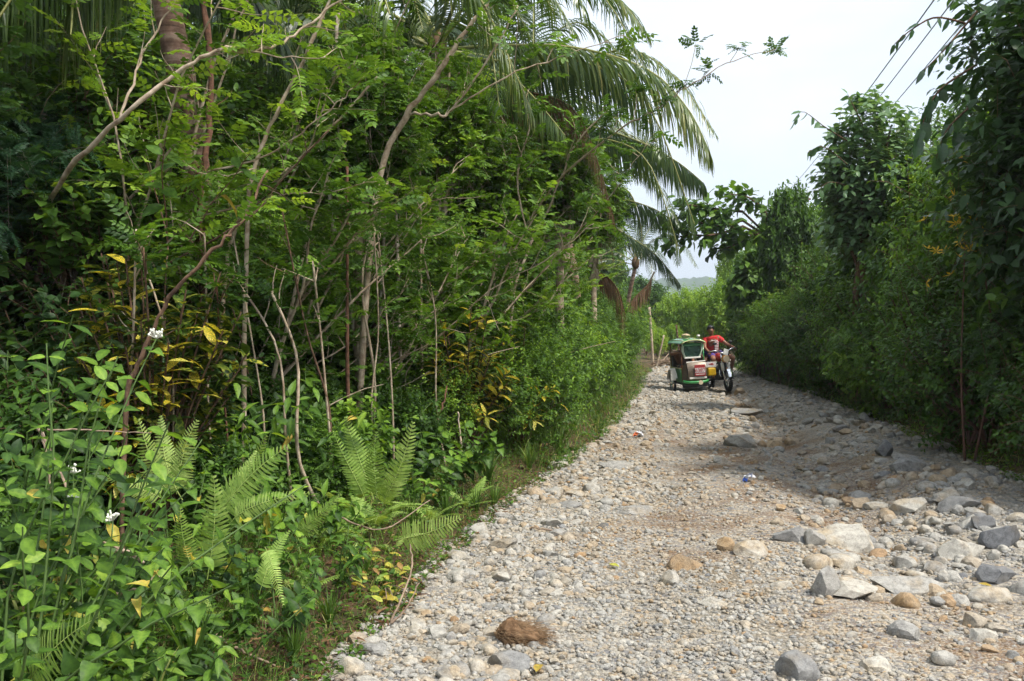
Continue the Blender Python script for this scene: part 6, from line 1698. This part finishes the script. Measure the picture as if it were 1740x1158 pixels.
for sx in (.525, .675):
    m_ = MB(); m_.tube([(sx, -.05, .285), (sx - .01, .06, .62)], .017, 10); m_.tube([(sx - .01, .06, .62), (sx - .015, .13, .92)], .024, 10)
    f_ = sec('fork', m_, 'chrome')
    m_ = MB(); m_.tube([(sx - .004, .03, .50), (sx - .008, .06, .60), (sx - .012, .08, .69)], [.036, .040, .036], 12); sec('fork_cover', m_, 'white', f_)
m_ = MB(); an = np.linspace(R(15), R(165), 14)
Pg = np.stack([np.stack([np.full(14, xx), -.05 + np.cos(an) * (.315 - .02 * abs(xx - .6) / .06), .285 + np.sin(an) * (.315 - .25 * (xx - .6) ** 2 * 20)], -1) for xx in np.linspace(.54, .66, 5)])
m_.grid(Pg); sec('front_mudguard', m_, 'chrome')
m_ = MB(); m_.ball((.585, .02, .80), (.10, .09, .10), sub=3); hl_ = sec('headlight_cowl', m_, 'orange')
m_ = MB(); m_.cyl((.585, -.075, .79), (.585, -.03, .79), .075, 20); sec('headlight', m_, 'lens', hl_)
m_ = MB(); m_.box((.60, .0, .95), (.12, .03, .16), (R(-20), R(20), 0), bev=.012); sec('visor', m_, 'white')
m_ = MB(); m_.tube(spline([(.22, .16, .97), (.34, .10, 1.0), (.47, .10, .95), (.56, .11, .93), (.65, .10, .95), (.76, .10, 1.02), (.88, .16, 1.03)], 20), .012, 8); sec('handlebar', m_, 'chrome')
for sx, z in ((.24, .973), (.86, 1.03)):
    m_ = MB(); m_.cyl((sx - .06, .155, z), (sx + .06, .16, z), .018, 12); sec('grip', m_, 'black')
for sx, z in ((.36, 1.0), (.75, 1.02)):
    m_ = MB(); m_.tube([(sx, .1, z), (sx, .08, z + .14)], .005, 6); m_.ball((sx, .07, z + .17), (.055, .014, .036), sub=2); sec('mirror', m_, 'black')
for sx in (.47, .72):
    m_ = MB(); m_.tube(spline([(.6, .2, .38), (sx, .1, .36), (sx, .16, .52), (.6, .2, .6)], 12), .011, 7); sec('crash_bar', m_, 'chrome')
m_ = MB(); m_.box((.56, .2, .56), (.2, .1, .3), (R(-10), 0, 0), bev=.03); m_.box((.56, .3, .36), (.26, .16, .2), bev=.03); sec('engine_cowl', m_, 'black')
m_ = MB(); m_.box((.59, .03, .9), (.2, .05, .07), (R(-20), 0, 0), bev=.02); sec('instrument_panel', m_, 'black')
m_ = MB(); m_.cyl((.34, .55, .27), (.8, .55, .27), .012, 8); sec('footrest', m_, 'black')
# sidecar
m_ = MB()
for a, b in (((-.5, 0, .26), (.08, 0, .26)), ((-.5, 1.15, .26), (.08, 1.15, .26)), ((-.5, 0, .26), (-.5, 1.15, .26)), ((.08, 0, .26), (.08, 1.15, .26)), ((.08, .3, .26), (.5, .45, .28)), ((.08, .9, .26), (.5, .95, .3)), ((.08, .5, .78), (.52, .6, .66)), ((-.62, .55, .26), (-.4, .55, .28))):
    m_.tube([a, b], .02, 8)
m_.box((-.2, .03, .215), (.6, .05, .12)); m_.box((-.2, .58, .24), (.56, 1.0, .05)); sec('chassis', m_, 'black')
m_ = MB()      # shaped tub: floor, nose, sides
prof = [(-.12, .32), (-.155, .42), (-.15, .58), (-.09, .72), (-.03, .78)]
Pg = np.stack([np.array([[x, y - .03 * (1 - ((x + .19) / .29) ** 2), z] for y, z in prof]) for x in np.linspace(-.40, .06, 9)])
m_.grid(Pg); Pg2 = Pg.copy(); Pg2[..., 1] += .02; m_.grid(Pg2[::-1])
sec('nose_panel', m_, 'steel')
m_ = MB()
for x0, x1 in ((-.50, -.40),):
    m_.add([(x0, .02, .30), (x1, -.12, .32), (x1, -.03, .77), (x0, .06, .60)], [np.array([(0, 1, 2, 3)])], smooth=False)
    m_.add([(x0, .04, .30), (x1, -.10, .32), (x1, -.01, .77), (x0, .08, .60)], [np.array([(3, 2, 1, 0)])], smooth=False)
sec('nose_wing', m_, 'steel')
for sx in (-.505, .085):
    m_ = MB(); m_.box((sx, .62, .44), (.02, 1.05, .34), bev=.006); sp = sec('side_panel', m_, 'green')
    m_ = MB(); m_.box((sx, .62, .615), (.03, 1.07, .02)); sec('trim', m_, 'cream', sp)
m_ = MB(); m_.box((-.21, .58, .285), (.58, 1.1, .02)); sec('floor_panel', m_, 'steel')
m_ = MB(); m_.box((-.21, .85, .47), (.54, .42, .12), bev=.03); m_.box((-.21, 1.06, .74), (.54, .09, .42), (R(-8), 0, 0), bev=.03); sec('bench', m_, 'seat')
m_ = MB(); m_.box((-.21, 1.16, .62), (.58, .02, .72)); sec('back_panel', m_, 'green')
m_ = MB(); m_.tube(spline([(-.5, -.06, .31), (-.42, -.15, .29), (-.19, -.19, .28), (.03, -.15, .29), (.09, -.08, .31)], 14), .035, 8); sec('bumper', m_, 'green')
m_ = MB(); m_.box((-.16, -.175, .385), (.42, .015, .045), bev=.004); sec('lower_trim', m_, 'white')
m_ = MB(); m_.box((-.17, -.06, .765), (.47, .03, .032), (R(25), R(-2), 0), bev=.006); sec('belt_trim', m_, 'white')
# windscreen with rounded frame
cx_, cz_ = -.225, 1.02
outl = [(-.265, .16), (-.24, .20), (.24, .20), (.265, .16), (.265, .02), (.20, -.155), (.16, -.165), (-.16, -.165), (-.20, -.155), (-.265, .02)]
ring = np.array([(cx_ + a * .97, 0.02 - (b) * .12, cz_ + b) for a, b in outl])
ringI = np.array([(cx_ + a * .80, -.0 - (b) * .12, cz_ + b * .78 - .005) for a, b in outl])
m_ = MB(); n_ = len(outl)
rg = []
for yo in (-.015, .015):
    rg += [ring + np.array([0, yo, 0]), ringI + np.array([0, yo, 0])]
V = np.concatenate(rg); Fq = []
for k in range(n_):
    j = (k + 1) % n_
    Fq += [(k, j, n_ + j, n_ + k), (2 * n_ + k, 3 * n_ + k, 3 * n_ + j, 2 * n_ + j), (k, 2 * n_ + k, 2 * n_ + j, j), (n_ + k, n_ + j, 3 * n_ + j, 3 * n_ + k)]
m_.add(V, [np.array(Fq)], smooth=False); wf = sec('windscreen_frame', m_, 'pale')
m_ = MB(); V = np.concatenate([ringI * 1.0, ringI + np.array([0, .006, 0])]); m_.add(V, [np.array([list(range(n_))]), np.array([[n_ + k for k in range(n_)][::-1]])], smooth=False); sec('windscreen', m_, 'glass', wf)
m_ = MB(); m_.box((cx_, -.005, cz_ - .150), (.40, .04, .038), (R(-8), 0, 0), bev=.008); sec('lower_rail', m_, 'white', wf)
m_ = MB(); m_.box((cx_, -.02, cz_ + .165), (.46, .03, .07), (R(-8), 0, 0), bev=.02); sec('visor_band', m_, 'green', wf)
for x_, y_ in ((-.49, .05), (.06, .05), (-.49, 1.13), (.06, 1.13)):
    m_ = MB(); m_.tube([(x_, y_, .3), (x_ * .98, y_, 1.2)], .014, 8); sec('roof_post', m_, 'brown' if x_ < 0 else 'green')
m_ = MB(); ax = np.linspace(-.30, .30, 13)
top = np.stack([np.stack([-.215 + ax * 1.0, np.full(13, y_), 1.21 + .13 * (1 - (ax / .31) ** 2) ** .6 * (1 if 0 < q < 5 else .75)], -1) for q, y_ in enumerate(np.linspace(-.12, 1.25, 6))])
m_.grid(top); lo = top.copy(); lo[..., 2] -= .02; m_.grid(lo[::-1])
for q in (0, 5): m_.tube(top[q], .014, 6)
rf = sec('roof', m_, 'green')
for k, f_ in enumerate((.12, .35, .62, .88)):
    m_ = MB(); m_.tube(np.stack([np.interp(f_, np.linspace(0, 1, 13), top[q][:, c]) for q in range(6) for c in range(3)]).reshape(6, 3) + np.array([0, 0, .004]), .010, 6); sec('stripe', m_, 'cream', rf)
m_ = MB(); m_.tube(top[0] + np.array([0, -.012, -.012]), .013, 6); sec('front_stripe', m_, 'cream', rf)
# plate with its number
m_ = MB(); m_.box((-.115, -.205, .565), (.26, .012, .27), bev=.004); pl = sec('number_plate', m_, 'red')
m_ = MB(); m_.box((-.115, -.213, .565), (.245, .006, .115)); sec('number_band', m_, 'signw', pl)
def text(body, size, loc, mat, par, rot=(PI / 2, 0, 0), sx=1.0, ext=.002, name='number'):
    cu = bpy.data.curves.new('lettering', 'FONT'); cu.body = body; cu.size = size; cu.extrude = ext; cu.align_x = 'CENTER'; cu.align_y = 'CENTER'
    tmp = bpy.data.objects.new('lettering', cu); COL.objects.link(tmp)
    dg = bpy.context.evaluated_depsgraph_get(); me = bpy.data.meshes.new_from_object(tmp.evaluated_get(dg))
    bpy.data.objects.remove(tmp); me.materials.clear(); me.materials.append(mat)
    o = link(name, me, par, loc, rot, (sx, 1, 1)); return o
text('6387', .125, (-.115, -.2185, .562), Mt['red'], pl, ext=.003)
text('TRIMOBILE', .036, (-.115, -.2145, .668), Mt['signw'], pl, sx=.95) if False else None
m_ = MB(); m_.box((-.115, -.213, .47), (.22, .006, .018)); sec('plate_line', m_, 'signw', pl)
m_ = MB(); m_.cyl((-.115, -.235, .275), (-.115, -.17, .275), .052, 20); sec('fog_lamp', m_, 'lens')
m_ = MB(); an = np.linspace(R(20), R(170), 14)
Pg = np.stack([np.stack([np.full(14, xx), .55 - np.cos(an) * .32, .27 + np.sin(an) * .32], -1) for xx in (-.68, -.67, -.57, -.56)]); m_.grid(Pg)
m_.box((-.675, .22, .48), (.13, .03, .30), bev=.012); sec('wheel_fender', m_, 'white')
m_ = MB(); m_.box((.22, .02, .50), (.2, .16, .2), bev=.03); yb = sec('yellow_box', m_, 'yellow')
m_ = MB(); m_.box((.20, -.03, .675), (.27, .02, .13), bev=.004); sg = sec('sign_board', m_, 'signw')
m_ = MB(); m_.box((.21, -.043, .68), (.12, .004, .02), (0, R(12), 0)); m_.box((.23, -.043, .70), (.07, .004, .018), (0, R(-8), 0)); sec('printed_mark', m_, 'red', sg)
# load on the roof
m_ = MB(); V, Fa = rock_shape(900, 3, 3, .2, .85); m_.add(V * np.array([.1, .14, .05]), Fa)
o = m_.build('sack', Mt['straw'], None, loc=(TX - .37, TY + .4, TZ + 1.375)); tag(o, 'pale tan bundle lying on the tricycle roof', 'bundle')
m_ = MB(); V, Fa = rock_shape(901, 3, 3, .2, .85); m_.add(V * np.array([.045, .07, .035]), Fa)
o = m_.build('sack', Mt['signw'], None, loc=(TX - .04, TY + .5, TZ + 1.37)); tag(o, 'small whitish bundle at the right end of the tricycle roof', 'bundle')

# ------------------------------------------------------------------ people
def skin_obj(name, verts, edges, radii, mat, parent, root=0, sub=2):
    me = bpy.data.meshes.new(name); me.from_pydata([tuple(v) for v in verts], edges, [])
    me.materials.append(mat)
    o = link(name, me, parent)
    md = o.modifiers.new('skin', 'SKIN')
    if not me.skin_vertices: me.skin_vertices.new(name='')
    for k, rd in enumerate(radii):
        s = me.skin_vertices[0].data[k]; s.radius = rd if hasattr(rd, '__len__') else (rd, rd); s.use_root = (k == root)
    md.use_smooth_shade = True
    sb = o.modifiers.new('sub', 'SUBSURF'); sb.levels = sub; sb.render_levels = sub
    return o
skin_m = solid('skin_brown', (0.27, 0.12, 0.065), .5, noise=.12, nscale=10); skin_d = solid('skin_dark', (0.17, 0.075, 0.042), .5, noise=.12)
hair_m = solid('black_hair', (0.012, 0.01, 0.009), .5, noise=.3, nscale=60, bump=.4)
shirt_red = solid('red_shirt', (0.62, 0.02, 0.022), .8, noise=.18, nscale=9, bump=.2); print_w = solid('shirt_print', (0.68, 0.6, 0.6), .8)
shorts_m = solid('purple_shorts', (0.10, 0.06, 0.30), .8, noise=.3, nscale=14); cloth_d = solid('dark_shirt', (0.05, 0.04, 0.05), .8, noise=.3)
shirt_br = solid('brown_shirt', (0.16, 0.07, 0.04), .8, noise=.3, nscale=9); eye_w = solid('eye_dark', (.02, .015, .012), .3); lip_m = solid('lips', (.2, .06, .05), .5)
def person(label, J, skinm, shirt, shorts, sleeves=True, hands=('l', 'r')):
    """J: joints in tricycle coordinates; the person is a thing of its own"""
    mw = Matrix.Translation((TX, TY, TZ)) @ Matrix.Rotation(TR[2], 4, 'Z') @ Matrix.Rotation(TR[1], 4, 'Y')
    base = Vector(J['pelvis'])
    W = lambda p: Vector(p) - base
    names = ['pelvis', 'waist', 'chest', 'neckb', 'neck', 'chin', 'head', 'crown', 'sh_l', 'el_l', 'wr_l', 'pm_l', 'sh_r', 'el_r', 'wr_r', 'pm_r', 'hip_l', 'kn_l', 'an_l', 'toe_l', 'hip_r', 'kn_r', 'an_r', 'toe_r']
    J = dict(J); ne = Vector(J['neck']); hd = Vector(J['head'])
    up = (hd - ne).normalized()
    J.setdefault('chin', tuple(ne + up * .05 + Vector((0, -.015, 0)))); J.setdefault('crown', tuple(hd + up * .07)); J.setdefault('neckb', tuple(Vector(J['neck']) - up * .05))
    for s in 'lr':
        J.setdefault('pm_' + s, tuple(Vector(J['wr_' + s]) + (Vector(J['wr_' + s]) - Vector(J['el_' + s])).normalized() * .06))
    V = [W(J[n]) for n in names]; ix = {n: k for k, n in enumerate(names)}
    E = [(a, b) for a, b in (('pelvis', 'waist'), ('waist', 'chest'), ('chest', 'neckb'), ('neckb', 'neck'), ('neck', 'chin'), ('chin', 'head'), ('head', 'crown'), ('chest', 'sh_l'), ('sh_l', 'el_l'), ('el_l', 'wr_l'), ('wr_l', 'pm_l'), ('chest', 'sh_r'), ('sh_r', 'el_r'), ('el_r', 'wr_r'), ('wr_r', 'pm_r'), ('pelvis', 'hip_l'), ('hip_l', 'kn_l'), ('kn_l', 'an_l'), ('an_l', 'toe_l'), ('pelvis', 'hip_r'), ('hip_r', 'kn_r'), ('kn_r', 'an_r'), ('an_r', 'toe_r'))]
    E = [(ix[a], ix[b]) for a, b in E]
    rad = dict(pelvis=(.13, .11), waist=(.12, .095), chest=(.14, .10), neckb=.06, neck=.052, chin=(.062, .066), head=(.082, .092), crown=(.055, .06), sh=.06, el=.042, wr=.03, pm=(.036, .022), hip=.095, kn=.062, an=.04, toe=.035)
    body = skin_obj('person', V, E, [rad[n] if n in rad else rad[n.split('_')[0]] for n in names], skinm, None)
    body.matrix_world = mw @ Matrix.Translation(base)
    tag(body, label, 'person')
    # fingers curl round the grip
    for s in hands:
        pm, wr = Vector(J['pm_' + s]), Vector(J['wr_' + s]); d = (pm - wr).normalized(); sd = d.cross(Vector((0, 0, 1))).normalized()
        for k in range(5):
            if k < 4:
                b0 = pm + sd * (-.026 + .0175 * k); L = (.036, .041, .038, .03)[k]
                pts = [pm * .5 + b0 * .5, b0 + d * L * .6, b0 + d * L * .9 + Vector((0, 0, -L * .7)), b0 + d * L * .35 + Vector((0, 0, -L * 1.15))]
            else:
                b0 = wr * .4 + pm * .6; q = sd * (-.04 if s == 'r' else .04)
                pts = [b0, b0 + q * .8 + d * .01, b0 + q * 1.1 + d * .035 + Vector((0, 0, -.015))]
            skin_obj('finger', [W(p) for p in pts], [(i, i + 1) for i in range(len(pts) - 1)], [.0095, .009, .0085, .0075][:len(pts)], skinm, body, sub=1)
    sk = lambda nm, ns, es, rs, mt: skin_obj(nm, [W(J[n]) if isinstance(n, str) else W(n) for n in ns], es, rs, mt, body)
    lp = lambda a, b, t: tuple(Vector(J[a]).lerp(Vector(J[b]), t))
    sk('shirt', ['pelvis', 'waist', 'chest', 'neckb', 'sh_l', lp('sh_l', 'el_l', .62), 'sh_r', lp('sh_r', 'el_r', .62)], [(0, 1), (1, 2), (2, 3), (2, 4), (4, 5), (2, 6), (6, 7)], [(.148, .128), (.145, .115), (.165, .118), .066, .078, .064, .078, .064], shirt)
    if shorts: sk('shorts', ['pelvis', 'hip_l', lp('hip_l', 'kn_l', .72), 'hip_r', lp('hip_r', 'kn_r', .72)], [(0, 1), (1, 2), (0, 3), (3, 4)], [(.15, .13), .108, .086, .108, .086], shorts)
    c, cr = Vector(J['head']), Vector(J['crown'])
    m_ = MB(); Vv, Fa = ICO[3]; keep = Vv[:, 2] > -.35 + .95 * np.clip(-Vv[:, 1], 0, 1); Fk = Fa[keep[Fa].all(1)]
    m_.add(Vv * (1 + .03 * np.sin(Vv @ np.array([9., 7, 8])))[:, None] * np.array([.096, .108, .108]) + np.array(W(tuple(c.lerp(cr, .35)))), Fk); m_.build('hair', hair_m, body)
    hc = np.array(W(tuple(c)))
    for s_ in (-1, 1):
        m_ = MB(); m_.ball(hc + np.array([s_ * .032, -.088, .012]), (.013, .006, .006), sub=1); m_.build('eye', eye_w, body)
        m_ = MB(); m_.ball(hc + np.array([s_ * .087, .0, -.005]), (.01, .02, .028), sub=2); m_.build('ear', skinm, body)
    m_ = MB(); m_.ball(hc + np.array([0, -.098, -.012]), (.014, .018, .024), sub=2); m_.build('nose', skinm, body)
    m_ = MB(); m_.ball(hc + np.array([0, -.088, -.045]), (.024, .008, .007), sub=2); m_.build('mouth', lip_m, body)
    for s in 'lr':
        a, t_ = Vector(J['an_' + s]), Vector(J['toe_' + s])
        m_ = MB(); mid = (a + t_) * .5 - base; m_.box((mid.x, mid.y, min(a.z, t_.z) - base.z - .035), (.09, abs(a.y - t_.y) + .12, .025), bev=.01); m_.build('slipper', cloth_d, body)
    return body
rider = person('person in a red t-shirt with white print and purple shorts riding the tricycle', dict(
    pelvis=(.50, .68, .90), waist=(.475, .62, 1.03), chest=(.43, .52, 1.20), neck=(.40, .47, 1.385), head=(.385, .44, 1.49),
    sh_l=(.235, .50, 1.27), el_l=(.20, .40, 1.08), wr_l=(.235, .22, .985), sh_r=(.60, .50, 1.29), el_r=(.76, .40, 1.13), wr_r=(.855, .225, 1.06),
    hip_l=(.42, .62, .87), kn_l=(.34, .18, .79), an_l=(.37, .42, .38), toe_l=(.36, .30, .33), hip_r=(.60, .62, .88), kn_r=(.86, .25, .80), an_r=(.80, .42, .38), toe_r=(.80, .30, .33)), skin_m, shirt_red, shorts_m)
# print on the chest of the shirt, laid over it
pb = Vector((.50, .68, .90))
def chest_pt(a, b):      # a across, b up, hugging the shirt front
    return Vector((.455 + a, .398 + .9 * a * a + .26 * (1.2 - b) * -1 * 0 + (b - 1.12) * -.18 * -1 * .0, b)) - pb
m_ = MB()
def patch(pts, y):
    V = [(x - pb.x, yy - pb.y, z - pb.z) for (x, z), yy in zip(pts, y)]
    m_.add(V + [(v[0], v[1] + .004, v[2]) for v in V], [np.array([list(range(len(V)))]), np.array([list(range(len(V), 2 * len(V)))[::-1]])], smooth=False)
# words run in a slanting line above a stacked block of print
FY = .355
o = text('Choose', .085, (.40 - pb.x, FY - pb.y, 1.235 - pb.z), print_w, rider, (PI / 2, R(-14), 0), 1.0, .004, 'shirt_print') if False else None
for (x0, z0, x1, z1, w_) in ((.33, 1.215, .40, 1.25, .02), (.38, 1.225, .47, 1.245, .018), (.45, 1.24, .53, 1.235, .022)):
    m_.tube(np.array([(x0 - pb.x, .366 - pb.y + abs(x0 - .43) * .25, z0 - pb.z), (x1 - pb.x, .366 - pb.y + abs(x1 - .43) * .25, z1 - pb.z)]), w_ * .5, 6)
for k in range(6):
    z = 1.20 - .04 * k; m_.box((.50 - pb.x, .395 + .012 * k - pb.y, z - pb.z), (.10, .03, .024), (0, 0, R(10)))
m_.build('shirt_print', print_w, rider)
person('person sitting inside the sidecar with one bare arm out on the left', dict(
    pelvis=(-.28, .82, .60), waist=(-.28, .80, .72), chest=(-.28, .76, .90), neck=(-.27, .70, 1.06), head=(-.27, .68, 1.15),
    sh_l=(-.46, .72, .96), el_l=(-.62, .55, .97), wr_l=(-.50, .32, 1.0), sh_r=(-.10, .72, .96), el_r=(-.06, .6, .78), wr_r=(-.12, .38, .70),
    hip_l=(-.36, .75, .58), kn_l=(-.38, .34, .62), an_l=(-.38, .24, .36), toe_l=(-.38, .12, .33), hip_r=(-.18, .75, .58), kn_r=(-.18, .34, .62), an_r=(-.18, .24, .36), toe_r=(-.18, .12, .33)), skin_m, shirt_br, cloth_d)
person('person in dark clothes squeezed between the sidecar and the rider', dict(
    pelvis=(.30, 1.05, .86), waist=(.28, 1.02, .97), chest=(.24, .95, 1.06), neck=(.18, .86, 1.14), head=(.155, .80, 1.19),
    sh_l=(.11, .86, 1.04), el_l=(.12, .62, .92), wr_l=(.17, .42, .82), sh_r=(.36, .90, 1.05), el_r=(.36, .72, .88), wr_r=(.28, .55, .80),
    hip_l=(.24, .98, .83), kn_l=(.22, .60, .80), an_l=(.24, .60, .42), toe_l=(.23, .48, .38), hip_r=(.36, .98, .84), kn_r=(.34, .66, .78), an_r=(.30, .66, .42), toe_r=(.30, .54, .38)), skin_d, cloth_d, cloth_d)

# ------------------------------------------------------------------ coconut husk and rubbish
w = G(882, 1102)
e = thing('coconut_husk', 'brown fibrous coconut husk on the gravel behind a grey rock', 'coconut husk', tuple(w + np.array([.0, .07, .045])), (0, 0, R(-12)))
r = np.random.RandomState(4)
V, Fa = ICO[4]; V = V.copy()
V = V * np.array([.11, .075, .052]); V[:, 0] *= 1 + .25 * (V[:, 0] > 0) * (1 - np.abs(V[:, 2]) / .08); V[:, 2] *= 1 - .45 * np.clip(V[:, 0] / .13, -.4, 1) + .35 * np.exp(-((V[:, 0] + .05) / .04) ** 2)
V = V * (1 + .05 * np.sin(V[:, 1] * 190 + V[:, 2] * 160) + .03 * r.normal(size=len(V)))[:, None]
husk_m = solid('husk_fibre', (0.24, 0.145, 0.08), .95, c2=(0.06, 0.035, 0.02), nscale=18, bump=1.0, spec=.05)
m_ = MB(); m_.add(V, Fa); m_.build('shell', husk_m, e)
m_ = MB()
for k in range(620):
    a = norm(r.normal(size=3)); p = a * np.array([.115, .078, .054]); d = norm(np.array([1.0, r.normal() * .25, r.normal() * .3]) + a * .35)
    if r.rand() < .5: d = norm(d * np.array([1, 1, 1]) + a * .4)
    l = r.uniform(.02, .07) * (1.5 if p[0] > .06 else 1)
    m_.tube(np.array([p - d * .01, p + d * l * .5, p + d * l + np.array([0, 0, -.01])]), [.0011, .0009, .0004], 3, 0, cap=False)
o = m_.build('fibre', solid('husk_strand', (0.3, 0.19, 0.1), .9, noise=.4, nscale=40), e); o['kind'] = 'stuff'
w = G(1276, 820)
r = np.random.RandomState(9); s_ = np.linspace(-1, 1, 9); gx_, gy_ = np.meshgrid(s_, s_, indexing='ij')
Pz = np.stack([gx_ * .055 + .01 * r.normal(size=gx_.shape), gy_ * .04, .04 + .03 * (1 - gx_ ** 2) + .012 * r.normal(size=gx_.shape)], -1)
wrap = solid('wrapper_white', (.72, .72, .76), .3); wrapb = solid('wrapper_blue', (.05, .12, .5), .3); wrapo = solid('wrapper_orange', (.7, .16, .05), .35)
e = thing('plastic_wrapper', 'crumpled white and blue plastic wrapper on the stones', 'litter', tuple(w), (0, R(-22), R(20)))
m_ = MB(); m_.grid(Pz); m_.build('film', wrap, e); m_ = MB(); m_.grid(Pz[:2] + np.array([-.0, 0, .003])); m_.build('blue_print', wrapb, e); m_ = MB(); m_.grid(Pz[5:7, :4] + np.array([-.0, 0, .003])); m_.build('blue_print', wrapb, e)
w = G(1085, 745)
e = thing('plastic_wrapper', 'small white and orange wrapper near the left road edge', 'litter', tuple(w), (0, 0, R(30)), 1.1)
m_ = MB(); m_.grid(Pz[3:]); m_.build('film', wrap, e); m_ = MB(); m_.grid(Pz[:4]); m_.build('orange_end', wrapo, e)

# ------------------------------------------------------------------ haze
m, t, out = new_mat('haze_air')
pv = t.nodes.new('ShaderNodeVolumePrincipled')
pv.inputs['Color'].default_value = (0.84, 0.91, 1.0, 1)
pv.inputs['Density'].default_value = 0.0008
pv.inputs['Anisotropy'].default_value = 0.3
t.links.new(pv.outputs[0], out.inputs['Volume'])
m_ = MB(); m_.box((0, 250, 59), (4200, 3700, 126))
hz = m_.build('haze', m); hz['kind'] = 'stuff'
